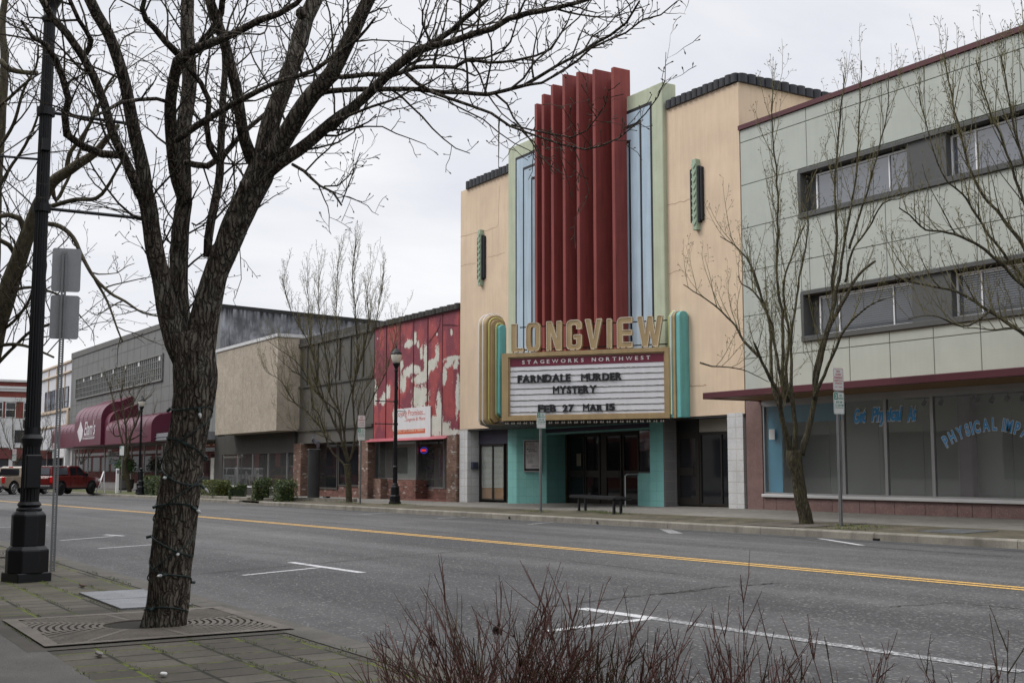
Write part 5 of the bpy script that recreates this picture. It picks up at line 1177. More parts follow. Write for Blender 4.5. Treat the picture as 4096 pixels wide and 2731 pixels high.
def plate(parent, x, y, zt, zb, face, wid, kind, lines, yaw=0.):
    """sign plate; face +1 shows its front towards +X, -1 away"""
    u = Vector((math.sin(yaw), math.cos(yaw), 0)); nrm = Vector((u.y, -u.x, 0))*face
    P = Vector((x, y, (zt+zb)/2))+nrm*.035; h = zt-zb; rr = rrect(wid, h, .03)
    mb = MB(); mb.prism([P+u*a+Vector((0, 0, b)) for a, b in rr], nrm*.004); o = mb.build('sign_plate', M_SIGNW if face > 0 else M_BACK, parent)
    f = P+nrm*.004 if face > 0 else P
    ff = P+nrm*.004
    inn = rrect(wid-.03, h-.03, .02); mt = M_SIGNG if kind == 'g' else M_SIGNR
    mb = MB(); mb.ring([ff+u*a+Vector((0, 0, b)) for a, b in rrect(wid-.016, h-.016, .026)], [ff+u*a+Vector((0, 0, b)) for a, b in rrect(wid-.028, h-.028, .022)], nrm*.001); mb.build('border', mt, o)
    ux = u if nrm.cross(u).z < 0 else -u
    ux = u if (u.cross(Vector((0, 0, 1)))).dot(nrm) > 0 else -u
    mb = MB()
    if kind == 'g':
        q = ff-ux*(wid/2-.02)+Vector((0, 0, h/2-.155)); mb.obox(q, ux*.1, nrm*.0012, (0, 0, .135))
        m2 = MB(); text_fit(m2, '2', q+ux*.02+Vector((0, 0, .025))+nrm*.0013, ux, (0, 0, 1), .06, .09, .001, .03); m2.build('numeral', M_SIGNW, o)
    for s_, a, b, w_, h_ in lines: text_fit(mb, s_, ff+ux*(a*wid-wid/2)+Vector((0, 0, b*h-h/2)), ux, (0, 0, 1), w_*wid, h_*h, .0012, .02)
    mb.build('lettering', mt, o)
    return o
G2 = [('HR', .55, .8, .25, .1), ('PARKING', .42, .67, .5, .09), ('8:00 AM', .2, .5, .6, .1), ('TO 6:00 PM', .1, .36, .8, .1), ('EXCEPT SUNDAYS & HOLIDAYS', .12, .28, .76, .04)]
R1 = [('NO', .33, .74, .34, .15), ('PARKING', .12, .54, .76, .14), ('3:00 AM', .2, .33, .6, .11), ('TO 6:00 AM', .14, .14, .72, .11)]
R2 = [('NO', .34, .81, .32, .1), ('CHAIN', .24, .67, .52, .1), ('PARKING', .12, .53, .76, .1), ('PERMITTED IN', .12, .41, .76, .07), ('THIS BLOCK', .16, .29, .68, .08), ('L.M.C. 11.50.090', .16, .14, .68, .055)]
def psign(D, dz, plates, label, near=False, yaw=0., y_off=0, fn=FS, face=1, top=None):
    x, y, z = onS(zD, D[0], D[1], fn) if isinstance(D, tuple) and len(D) == 2 else D
    t = thing('parking_sign', label, 'parking sign', (x, y, z), 'parking signs on perforated posts')
    zt = max(p[0] for p in plates); post(x, y, z, z+zt-.02, t, near)
    for a, b, kind, ls in plates: plate(t, x, y+y_off, z+a, z+b, face, .305 if a-b < .5 else .36, kind, ls, yaw)
    return t
psign((1242, 1176), 0, [(2.86, 2.4, 'g', G2)], 'lone green two hour parking sign left of the bench before the theatre')
psign((827, 1157), 0, [(3.36, 2.9, 'r', R1), (2.87, 2.41, 'g', G2)], 'no parking and two hour parking sign beside the bare tree by the dark shop')
psign((1932, 1208), 0, [(3.26, 2.79, 'r', R2), (2.76, 2.3, 'g', G2)], 'no chain parking and two hour parking sign right of the leaning tree on the right')
psign((-79.0, 19.0, FS(-79, 19)), 0, [(3.0, 2.4, 'g', [])], 'narrow sign post seen edge-on between the two trees before the burgundy awning', yaw=.95)
psign((-101, 19, FS(-101, 19)), 0, [(3.7, 3.15, 'r', R1), (3.1, 2.5, 'g', G2)], 'no parking and two hour parking sign behind the red pickup truck')
psign((-120, 19, FS(-120, 19)), 0, [(3.6, 3.1, 'r', R2), (3.05, 2.5, 'g', G2)], 'no parking and two hour parking sign behind the beige pickup truck')
psign((120, 1310), 0, [(3.55, 3.06, 'r', R1), (3.02, 2.53, 'g', G2)], 'grey backs of two parking signs on a perforated post in the left foreground', True, .25, .02, NS, -1)
# bench
B1 = onS(zD, 1337, 1173, FS); B2 = onS(zD, 1418, 1180, FS)
u = Vector((B2[0]-B1[0], B2[1]-B1[1], 0)); Lb = u.length; u.normalize(); v = Vector((-u.y, u.x, 0)); bz0 = (B1[2]+B2[2])/2
C0 = Vector((B1[0], B1[1], bz0))
be = thing('bench', 'backless black slatted metal bench on the pavement before the theatre doors', 'bench', tuple(C0))
zt = bz0+.45
mb = MB(); n = 30
s0, s1 = -.33, Lb+.33
for k in range(n):
    s = s0+(s1-s0)*k/(n-1); P = C0+u*s+v*0
    pts = [P+v*q[0]+Vector((0, 0, .45+q[1])) for q in ((-.25, -.07), (-.27, -.03), (-.24, 0), (0, .005), (.24, 0), (.27, -.03), (.25, -.07))]; mb.tube(pts, .014, 6)
mb.build('seat', M_BLACK, be)
mb = MB()
for q in (-.26, .26): mb.tube([C0+u*s0+v*q+Vector((0, 0, .4)), C0+u*s1+v*q+Vector((0, 0, .4))], .02, 6)
mb.build('seat_frame', M_BLACK, be)
for s in (0, Lb):
    mb = MB(); mb.obox(C0+u*(s-.05)-v*.12, u*.1, v*.05, (0, 0, .42)); mb.obox(C0+u*(s-.05)+v*.08, u*.1, v*.05, (0, 0, .42)); mb.obox(C0+u*(s-.05)-v*.24+Vector((0, 0, .36)), u*.1, v*.48, (0, 0, .05)); mb.build('leg', M_BLACK, be, bevel=.005)
# hand rail at the theatre door
hx, hy, hz = onS(z5b, 1685, 1258, FS)
hr = thing('handrail', 'slim steel handrail standing before the theatre doors', 'handrail', (hx, hy, hz))
mb = MB(); mb.tube([(hx, hy, hz), (hx, hy, hz+.95), (hx+.03, hy+.06, hz+1.0), (hx+.1, hy+.8, hz+1.0), (hx+.12, hy+.85, hz+.93), (hx+.12, hy+.85, hz)], .022, 8); mb.build('rail', M_ALU, hr)
# pedestal sculpture
sx_, sy_, sz_ = onS(z2, 908, 1397, FS)
ps = thing('sculpture', 'twisted grey metal sculpture on a tall black cylindrical pedestal', 'sculpture', (sx_, sy_, sz_))
rr_ = (XatY(z2, 945, 1200, sy_)-XatY(z2, 872, 1200, sy_))/2*.8
mb = MB(); mb.lathe(sx_, sy_, [(.27, sz_), (.27, sz_+2.22)], 36); mb.build('pedestal', mat('pedestal_black', (.02, .021, .022), .55, var=.2, vs=3), ps)
mb = MB(); mb.lathe(sx_, sy_, [(.35, sz_+2.22), (.35, sz_+2.25)], 4, rot=.5); mb.build('top_plate', mat('plate_grey', (.12, .12, .12), .5, bump=0), ps)
mb = MB()
pa = []
for k in range(17):
    t = k/16; a = t*2.2*math.pi; r = .26*(1-t)*.9+.03; pa.append((Vector((sx_+r*math.cos(a)*.9, sy_+r*math.sin(a), sz_+2.26+.62*t**1.1)), .13*(1-t)+.04))
for (p, w_), (q, w2) in zip(pa, pa[1:]): mb.add([p, q, q+Vector((0, 0, w2*1.6)), p+Vector((0, 0, w_*1.6))], [(0, 1, 2, 3)]); mb.add([p+Vector((.02, .02, 0)), q+Vector((.02, .02, 0)), q+Vector((.02, .02, w2*1.6)), p+Vector((.02, .02, w_*1.6))], [(3, 2, 1, 0)])
mb.build('twisted_form', mat('blue_steel', (.2, .21, .24), .35, metal=.6), ps, smooth=True)
gx_, gy_, gz_ = onS(z2, 992, 1395, FS)
fl_ = thing('ground_spotlight', 'small black ground spotlight box beside the black pedestal', 'spotlight', (gx_, gy_, gz_))
mb = MB(); mb.obox((gx_-.2, gy_, gz_), (.36, 0, 0), (0, .2, 0), (0, .05, .14)); mb.build('housing', M_BLACK, fl_, bevel=.01)
# white plastic post, tripod stick, plant pot
wx, wy, wz = -77.5, 18.4, FS(-77.5, 18.4)
o = MB(); o.box(wx-.09, wx+.09, wy-.09, wy+.09, wz, wz+1.55); o = o.build('marker_post', M_WHITE, None, loc=(wx, wy, wz), bevel=.02); tag(o, 'square white marker post on the grass near the hedge', 'marker post')
mb = MB(); mb.box(wx+.092, wx+.097, wy-.07, wy+.07, wz+1.25, wz+1.45); mb.build('reflector', M_GALV, o)
ax, ay, az = -80.5, 18.2, FS(-80, 18.2)
fa = thing('folding_frame', 'white folding sandwich board seen edge-on between the two trees', 'sandwich board', (ax, ay, az))
for s, ln in ((-1, .42), (1, .06)): mb = MB(); mb.obox((ax, ay+s*ln-.012, az), (.3, 0, 0), (0, .024, 0), (0, -s*ln, 1.4)); mb.build('panel', M_WHITE, fa)
pxx, pyy, pzz = -91.0, 22.2, FS(-91, 22.2)
pt_ = thing('potted_shrub', 'leafy green shrub in a round concrete pot by the furniture store window', 'potted plant', (pxx, pyy, pzz))
mb = MB(); mb.lathe(pxx, pyy, [(.4, pzz), (.58, pzz+.15), (.62, pzz+.75), (.66, pzz+.8), (.55, pzz+.8), (.5, pzz+.7)], 24); mb.build('pot', mat('pot_concrete', (.1, .095, .09), .9), pt_)
# round grate etc
for lab, (z_, quad), fn in (('silver tread-plate utility cover in the near paver strip behind the big tree', (z8, ((530, 795), (780, 868), (1445, 865), (1265, 795))), NS), ('silver tread-plate utility cover in the far paver strip at the right', (zq, ((1755, 352), (1960, 368), (2192, 352), (1905, 339))), FS)):
    P = [Vector(onS(z_, x, y, fn)) for x, y in quad]
    xs0, xs1 = min(p.x for p in P), max(p.x for p in P); ys0, ys1 = min(p.y for p in P), min(max(p.y for p in P), 2.87 if fn is NS else 99)
    zc = fn((xs0+xs1)/2, (ys0+ys1)/2); t = thing('utility_cover', lab, 'utility cover', ((xs0+xs1)/2, (ys0+ys1)/2, zc))
    dzx = fn(xs1, ys0)-fn(xs0, ys0); mb = MB(); hf = lambda x, y: fn(x, y)+.004
    for a, b_ in ((xs0, (xs0+xs1)/2-.01), ((xs0+xs1)/2+.01, xs1)):
        mb.add([(x, y, fn(x, y)-.05+q) for q in (0, .062) for x, y in ((a, ys0), (b_, ys0), (b_, ys1), (a, ys1))], [(0, 3, 2, 1), (4, 5, 6, 7), (0, 1, 5, 4), (1, 2, 6, 5), (2, 3, 7, 6), (3, 0, 4, 7)])
    mb.build('plate', mat('tread_plate', (.17, .175, .18), .4, metal=.5, var=.25, vs=4, fine=.3, fs=60, bump=.8, bs=50), t)
# tree grates
def grate(cx, cy, h, fn, label):
    t = thing('tree_grate', label, 'tree grate', (cx, cy, fn(cx, cy)), 'cast iron tree grates'); dz = .01
    mb = MB()
    def P(x, y): return (cx+x, cy+y, fn(cx+x, cy+y)+dz)
    r = .27; nseg = 72
    while r < h*1.38:
        r2 = r+.028
        for k in range(nseg):
            a0, a1 = 2*math.pi*k/nseg, 2*math.pi*(k+1)/nseg
            q = [(rr*math.cos(a), rr*math.sin(a)) for rr, a in ((r, a0), (r2, a0), (r2, a1), (r, a1))]
            if all(max(abs(x), abs(y)) < h-.05 for x, y in q): mb.add([P(x, y) for x, y in q]+[(P(x, y)[0], P(x, y)[1], P(x, y)[2]-.02) for x, y in q], [(3, 2, 1, 0)[::-1], (0, 1, 5, 4), (1, 2, 6, 5), (2, 3, 7, 6), (3, 0, 4, 7)])
        r += .046
    for k in range(8):
        a = 2*math.pi*k/8+.13; d = Vector((math.cos(a), math.sin(a))); nn = Vector((-d.y, d.x))*.018
        rm = min((h-.03)/max(abs(d.x), abs(d.y)), 9); pp = [d*.27-nn, d*rm-nn, d*rm+nn, d*.27+nn]; mb.add([(P(p.x, p.y)[0], P(p.x, p.y)[1], P(p.x, p.y)[2]+.001) for p in pp], [(0, 1, 2, 3)])
    for a, b, c, d in ((-h, -h, h, -h+.09), (-h, h-.09, h, h), (-h, -h+.09, -h+.09, h-.09), (h-.09, -h+.09, h, h-.09)): mb.add([(P(x, y)[0], P(x, y)[1], P(x, y)[2]+.002) for x, y in ((a, b), (c, b), (c, d), (a, d))], [(0, 1, 2, 3)])
    # corner fillets
    mb.build('grate', mat('rust_iron', (.125, .108, .088), .8, var=.25, vs=3, fine=.2, bump=.3), t)
    mb = MB(); mb.add([(cx+x, cy+y, fn(cx+x, cy+y)+.001) for x, y in ((-h, -h), (h, -h), (h, h), (-h, h))], [(0, 1, 2, 3)]); mb.build('pit', mat('pit_dark', (.022, .018, .014), .95), t)
    mb = MB()
    for a, b, c, d in ((-h-.12, -h-.12, h+.12, -h), (-h-.12, h, h+.12, h+.1), (-h-.12, -h, -h, h), (h, -h, h+.12, h)): mb.add([(P(x, y)[0], P(x, y)[1], P(x, y)[2]-.009) for x, y in ((a, b), (c, b), (c, d), (a, d))], [(0, 1, 2, 3)])
    mb.build('border', mat('grate_border', (.06, .053, .042), .9, var=.3), t)
TB = onS(zD, 375, 1437, NS)
grate(-8.45, 2.22, .79, NS, 'square tree grate with circular slots around the big foreground tree')
tb2 = onS(zD, 1850, 1202, FS); grate(tb2[0]+.1, 18.85, .95, FS, 'square tree grate around the leaning tree at the right')
grate(-17.2, 2.1, .8, NS, 'tree grate at the far left edge of the near pavement')

# traffic light far away
tl = thing('traffic_light', 'dark traffic signal head at the far intersection', 'traffic light', (-155, 19, -.9))
q = onX(z3c, 265, 640, -155.)
mb = MB(); mb.tube([(-155, q[0]+1.5, -1), (-155, q[0]+1.5, q[1]+1)], .1, 8); mb.tube([(-155, q[0]+1.5, q[1]+.9), (-155, q[0], q[1]+.9)], .06, 6); mb.build('mast', M_GALV, tl)
for dz in (0, -1.6): mb = MB(); mb.box(-155.2, -154.8, q[0]-.25, q[0]+.25, q[1]-.55+dz, q[1]+.55+dz); mb.build('signal_head', M_BLACK, tl, bevel=.05)

# litter and drain bits
def small(name, z_, x, y, fn, dims, m_, label, cat):
    p = onS(z_, x, y, fn); mb = MB(); a, b_, c = dims
    pts = [(p[0]+a*math.cos(t)*random.uniform(.7, 1.1), p[1]+b_*math.sin(t)*random.uniform(.7, 1.1), p[2]+.008) for t in [k*math.pi/4 for k in range(8)]]
    mb.prism(pts, (0, 0, c)); o = mb.build(name, m_, None, loc=p, bevel=.003); tag(o, label, cat)
M_LIT = mat('litter_white', (.6, .6, .58), .7, bump=0)
small('paper_scrap', z8, 1098, 1350, NS, (.028, .02, .012), M_LIT, 'small crumpled white paper scrap on the near pavers', 'litter')
small('paper_scrap', zn, 2018, 301, RZ, (.06, .05, .02), M_LIT, 'small white paper scrap on the road by the far kerb', 'litter')
small('dead_leaf', z8, 668, 1215, NS, (.07, .02, .015), mat('grey_leaf', (.2, .18, .17), .8, bump=0), 'curled grey leaf on the near pavers below the tree grate', 'leaf')
small('dead_leaf', z8, 553, 750, NS, (.11, .02, .015), mat('brown_leaf', (.09, .05, .03), .8, bump=0), 'long brown leaf on the near pavers behind the grate', 'leaf')
small('rubber_lump', zq, 1427, 412, RZ, (.1, .05, .04), M_BLACK, 'black rubber scrap in the far gutter', 'litter')
small('rubber_lump', zn, 346, 203, RZ, (.14, .07, .05), M_BLACK, 'black scrap at the far kerb before the street lamp', 'litter')
for i, (xx, yy) in enumerate(((1880, 287), (1342, 258))):
    p = onS(zn, xx, yy, RZ); mb = MB(); mb.tube([(p[0], 17.58, p[2]+.06), (p[0], 17.75, p[2]+.06)], .035, 10); struct(mb.build('kerb_drain_hole', mat('hole_dark', (.03, .03, .03), .9, bump=0)))

# ------------------------------------------------------------------ pickup trucks
def pickup(x, y, ang, z0, paint, label, cap, rimm, hide=False):
    t = thing('pickup_truck', label, 'pickup truck', (x, y, z0)); c, s = math.cos(ang), math.sin(ang)
    X = Matrix(((c, -s, 0, x), (s, c, 0, y), (0, 0, 1, z0), (0, 0, 0, 1)))          # local: +x forward, +y left
    def arc(cx, r, n=10): return [(cx+r*math.cos(math.pi*k/n), .4+r*math.sin(math.pi*k/n)) for k in range(n+1)]
    lo = [(-1.02, .48), (-1.05, 1.12), (-1.0, 1.2)]
    prof = [(-.98, .52)]+[(-1.0, 1.18)]+[(1.75, 1.2), (2.9, 1.14), (3.9, 1.06), (4.2, .95), (4.26, .6), (4.1, .42)]+arc(3.27, .5)+[(2.7, .4), (.55, .4)]+arc(0, .5)+[(-.55, .42)]
    W = .93
    mb = MB(); mb.prism([(a, -W, b) for a, b in prof][::-1], (0, 2*W, 0)); mb.xf(X); mb.build('body', paint, t, bevel=.045, seg=3, smooth=False)
    gh = [(.72, 1.16), (.86, 1.72), (1.1, 1.8), (2.0, 1.79), (2.95, 1.16)]
    mb = MB(); n = len(gh); A = [(a, -W+.04+(b-1.16)*.22, b) for a, b in gh]; B = [(a, W-.04-(b-1.16)*.22, b) for a, b in gh]
    mb.add(A+B, [tuple(range(n)), tuple(range(n, 2*n))[::-1]]+[(i, n+i, n+(i+1) % n, (i+1) % n) for i in range(n)]); mb.xf(X); mb.build('cab', paint, t, bevel=.03, seg=2)
    gl = mat('truck_glass', (.012, .013, .016), .06, var=0, fine=0, bump=0)
    for a, b_, c_, d_ in ((.98, 1.68, 1.0, 1.64), (1.74, 2.58, 1.74, 2.05)):
        for sy in (-1, 1):
            y0 = sy*(W-.035-.01); y1 = sy*(W-.035-(1.71-1.16)*.22+.012)
            mb = MB(); mb.add([(a, y0, 1.22), (b_, y0, 1.22), (d_, y1, 1.71), (c_, y1, 1.71)], [(0, 1, 2, 3)]); mb.xf(X); mb.build('side_window', gl, t)
    mb = MB(); mb.add([(2.86, -.78, 1.24), (2.86, .78, 1.24), (2.12, .7, 1.73), (2.12, -.7, 1.73)], [(0, 1, 2, 3)]); mb.xf(X @ Matrix.Translation((.03, 0, .02))); mb.build('windscreen', gl, t)
    if cap:
        q = [(-.93, 1.2), (-.78, 1.76), (.8, 1.8), (.8, 1.2)]; mb = MB(); A = [(a, -W+.06+(b-1.16)*.2, b) for a, b in q]; B = [(a, W-.06-(b-1.16)*.2, b) for a, b in q]
        mb.add(A+B, [(0, 1, 2, 3), (7, 6, 5, 4)]+[(i, 4+i, 4+(i+1) % 4, (i+1) % 4) for i in range(4)]); mb.xf(X); cp2 = mb.build('bed_canopy', paint, t, bevel=.03, seg=2)
        for sy in (-1, 1):
            y0 = sy*(W-.058); y1 = sy*(W-.058-.1); mb = MB(); mb.add([(-.75, y0, 1.26), (.72, y0, 1.26), (.72, y1, 1.68), (-.68, y1, 1.68)], [(0, 1, 2, 3)]); mb.xf(X); mb.build('canopy_window', mat('grey_glass', (.06, .065, .075), .1, var=0, bump=0), cp2)
        mb = MB(); mb.add([(-.95, -.72, 1.26), (-.95, .72, 1.26), (-.83, .64, 1.68), (-.83, -.64, 1.68)], [(0, 1, 2, 3)]); mb.xf(X @ Matrix.Translation((-.012, 0, 0))); mb.build('rear_window', mat('grey_glass', (.06, .065, .075), .1, var=0, bump=0), cp2)
    else:
        mb = MB(); mb.box(-.85, .65, -.7, .7, 1.19, 1.215); mb.xf(X); mb.build('bed', M_BLACK, t)
        mb = MB(); mb.add([(.73, -.74, 1.24), (.73, .74, 1.24), (.85, .66, 1.66), (.85, -.66, 1.66)], [(0, 1, 2, 3)]); mb.xf(X @ Matrix.Translation((-.015, 0, 0))); mb.build('rear_window', gl, t)
        mb = MB(); mb.box(.88, .9, -.15, .15, 1.72, 1.78); mb.xf(X); mb.build('brake_light', mat('tail_red', (.5, .01, .01), .3, var=0, bump=0), t)
    tg = MB(); tg.box(-1.03, -.99, -.76, .76, .62, 1.14); tg.box(-1.045, -1.02, -.7, .7, .7, 1.06); tg.xf(X); tg.build('tailgate', paint, t, bevel=.015)
    for sy in (-1, 1):
        mb = MB(); mb.box(-1.04, -.9, min(sy*.94, sy*.79), max(sy*.94, sy*.79), .76, 1.14); mb.xf(X); mb.build('tail_light', mat('tail_red', (.5, .01, .01), .3, var=0, bump=0), t, bevel=.02)
        mb = MB(); mb.box(3.95, 4.24, min(sy*.94, sy*.7), max(sy*.94, sy*.7), .8, .98); mb.xf(X); mb.build('headlight', mat('lamp_clear', (.5, .5, .5), .2, bump=0), t, bevel=.02)
        mb = MB(); mb.box(2.35, 2.55, min(sy*1.12, sy*.93), max(sy*1.12, sy*.93), 1.14, 1.34); mb.xf(X); mb.build('mirror', M_BLACK, t, bevel=.04, seg=2)
        for a in (1.45, 2.4): mb = MB(); mb.box(a-.2, a-.02, min(sy*.965, sy*.93), max(sy*.965, sy*.93), 1.02, 1.06); mb.xf(X); mb.build('door_handle', M_BLACK, t)
        mb = MB(); mb.box(.55, 2.7, min(sy*.955, sy*.8), max(sy*.955, sy*.8), .34, .46); mb.xf(X); mb.build('side_step', M_BLACK, t)
        for a in (1.72, .93, 2.62): mb = MB(); mb.box(a, a+.012, min(sy*.937, sy*.92), max(sy*.937, sy*.92), .5, 1.16); mb.xf(X); mb.build('door_seam', M_BLACK, t)
        for cx in (0, 3.27):
            wh = MB(); prof2 = [(.3, -.12), (.385, -.1), (.4, -.04), (.4, .04), (.385, .1), (.3, .12)]; nn = 28; wh.v = []; 
            for r_, o_ in prof2:
                for k in range(nn): a = 2*math.pi*k/nn; wh.v.append((cx+r_*math.cos(a), sy*.83+o_, .4+r_*math.sin(a)))
            for i in range(5):
                for k in range(nn): k2 = (k+1) % nn; wh.f.append((i*nn+k, i*nn+k2, (i+1)*nn+k2, (i+1)*nn+k))
            wh.f.append(tuple(range(nn))); wh.f.append(tuple(range(5*nn, 6*nn))[::-1]); wh.xf(X); wo_ = wh.build('wheel', mat('tyre', (.012, .012, .013), .8, bump=0), t)
            rm = MB(); 
            for k in range(6):
                a = math.pi*k/3; d = Vector((math.cos(a), 0, math.sin(a))); e = Vector((-d.z, 0, d.x)); c0 = Vector((cx, sy*.955, .4))
                rm.obox(c0+d*.04-e*.035-Vector((0, .01, 0)), d*.22, e*.07, (0, .02, 0))
            rm.tube([(cx, sy*.94, .4), (cx, sy*.97, .4)], .07, 12); rm.tube([(cx+.27*math.cos(a), sy*.955, .4+.27*math.sin(a)) for a in [2*math.pi*k/24 for k in range(25)]], .02, 6); rm.xf(X); rm.build('rim', rimm, wo_)
            fa_ = MB(); pts = arc(cx, .53, 12); 
            for p, q in zip(pts, pts[1:]): fa_.add([(p[0], sy*.94, p[1]), (q[0], sy*.94, q[1]), (cx+(q[0]-cx)*.86, sy*.945, .4+(q[1]-.4)*.86), (cx+(p[0]-cx)*.86, sy*.945, .4+(p[1]-.4)*.86)], [(0, 1, 2, 3)])
            fa_.xf(X); fa_.build('wheel_arch', M_BLACK, t)
    mb = MB(); mb.box(-1.18, -.97, -.93, .93, .42, .62); mb.xf(X); bp_ = mb.build('rear_bumper', mat('bumper_dark', (.06, .06, .065), .4, metal=.3, bump=0), t, bevel=.03)
    mb = MB(); mb.box(-1.2, -1.185, -.16, .16, .46, .6); mb.xf(X); mb.build('number_plate', M_SIGNW, bp_)
    mb = MB(); mb.box(4.15, 4.32, -.88, .88, .4, .66); mb.xf(X); mb.build('front_bumper', M_BLACK, t, bevel=.04)
    return t
def paint(name, col): 
    m_, nt, b = base(name); b.inputs['Base Color'].default_value = (*col, 1); b.inputs['Roughness'].default_value = .28; b.inputs['Coat Weight'].default_value = .8; b.inputs['Coat Roughness'].default_value = .04; return m_
P_RED = paint('red_paint', (.11, .008, .007)); P_SAND = paint('sand_paint', (.3, .25, .19)); P_WHT = paint('white_paint_car', (.5, .5, .52))
ANG = math.radians(135)
# rear right wheel of the red truck
rx, ry = -77.6, 15.0; fw = Vector((math.cos(ANG), math.sin(ANG))); rt = Vector((fw.y, -fw.x))
o_ = Vector((rx, ry))-rt*.83
pickup(o_.x, o_.y, ANG, RZ(o_.x, o_.y)-.0, P_RED, 'dark red pickup truck with a red canopy parked at an angle before the burgundy awnings', True, M_BLACK)
d = atD(z3c, 130, 1340, 75.5); o2 = Vector((d.x, d.y))-rt*.83
pickup(o2.x, o2.y, ANG, RZ(o2.x, 15)-.0, P_SAND, 'sand-beige pickup truck with an open bed left of the black lamp post', False, M_ALU)
d = atD(z3c, -60, 1340, 84); o3 = Vector((d.x, d.y))
pickup(o3.x-2.5, o3.y, ANG, RZ(o3.x, 15), P_WHT, 'white pickup truck mostly hidden behind the sand-beige pickup', True, M_ALU)
# ------------------------------------------------------------------ trees
z1 = Z(0, 1500, 2.296); z2 = Z(800, 1300, 2.003)
def barkmat(name, c1, c2, lichen, big=True):
    m, nt, b = base(name); tc = N(nt, 'ShaderNodeTexCoord').outputs['Object']
    c = mixc(nt, nfac(nt, scaled(nt, tc, (1, 1, .25)), 26, 0, 1, 6, .35, .65, .65), c1, c2)
    c = mixc(nt, nfac(nt, tc, 5, 0, .75, 6, .52, .68, .7), c, lichen)
    c = mixc(nt, nfac(nt, tc, 55, 0, .8, 4, .62, .7, .7), c, (.3, .29, .25))
    nt.links.new(c, b.inputs['Base Color']); b.inputs['Roughness'].default_value = .9; b.inputs['Specular IOR Level'].default_value = .2
    if big:
        nw = N(nt, 'ShaderNodeTexNoise', i_Scale=7., i_Detail=4.); nt.links.new(tc, nw.inputs[0]); wa = N(nt, 'ShaderNodeVectorMath', operation='MULTIPLY_ADD'); nt.links.new(nw.outputs['Color'], wa.inputs[0]); wa.inputs[1].default_value = (.09, .09, .09); nt.links.new(tc, wa.inputs[2])
        vo = N(nt, 'ShaderNodeTexVoronoi', i_Scale=40., feature='DISTANCE_TO_EDGE'); nt.links.new(scaled(nt, wa.outputs[0], (1, 1, .13)), vo.inputs[0])
        r0 = N(nt, 'ShaderNodeMapRange'); r0.inputs[1].default_value = .02; r0.inputs[2].default_value = .2; r0.inputs[3].default_value = .58; r0.inputs[4].default_value = 1.15; nt.links.new(vo.outputs['Distance'], r0.inputs[0]); c = mulc(nt, c, r0.outputs[0]); nt.links.new(c, b.inputs['Base Color'])
        r = N(nt, 'ShaderNodeMapRange'); r.inputs[1].default_value = 0; r.inputs[2].default_value = .2; nt.links.new(vo.outputs['Distance'], r.inputs[0]); bp = bumpit(nt, b, r.outputs[0], 1., .02)
        n = N(nt, 'ShaderNodeTexNoise', i_Scale=70., i_Detail=5.); nt.links.new(tc, n.inputs[0]); bumpit(nt, b, n.outputs[0], .6, .008, bp)
    return m
BK_MAIN = barkmat('bark_dark', (.036, .028, .022), (.15, .128, .104), (.17, .165, .135))
BK_LIMB = barkmat('bark_limb', (.035, .028, .018), (.095, .082, .055), (.1, .1, .045), False)
BK_TWIG = mat('twig_bark', (.05, .042, .03), .85, var=.3, vs=3, bump=0)
BK_YEL = mat('twig_mossy', (.12, .105, .05), .85, var=.35, vs=2, bump=0)
BK_FAR = barkmat('bark_mossy', (.05, .04, .028), (.13, .115, .075), (.13, .13, .05))
def cr(P, W, step):
    """Catmull-Rom through P (vectors) with widths W"""
    out = []; ow = []; n = len(P)
    for i in range(n-1):
        p0, p1, p2, p3 = P[max(i-1, 0)], P[i], P[i+1], P[min(i+2, n-1)]; k = max(1, int((p2-p1).length/step))
        for j in range(k):
            t = j/k; t2, t3 = t*t, t*t*t
            out.append(.5*((2*p1)+(p2-p0)*t+(2*p0-5*p1+4*p2-p3)*t2+(3*p1-p0-3*p2+p3)*t3)); ow.append(W[i]+(W[i+1]-W[i])*t)
    out.append(P[-1]); ow.append(W[-1]); return out, ow
def rnd(): return Vector((random.gauss(0, 1), random.gauss(0, 1), random.gauss(0, 1)))
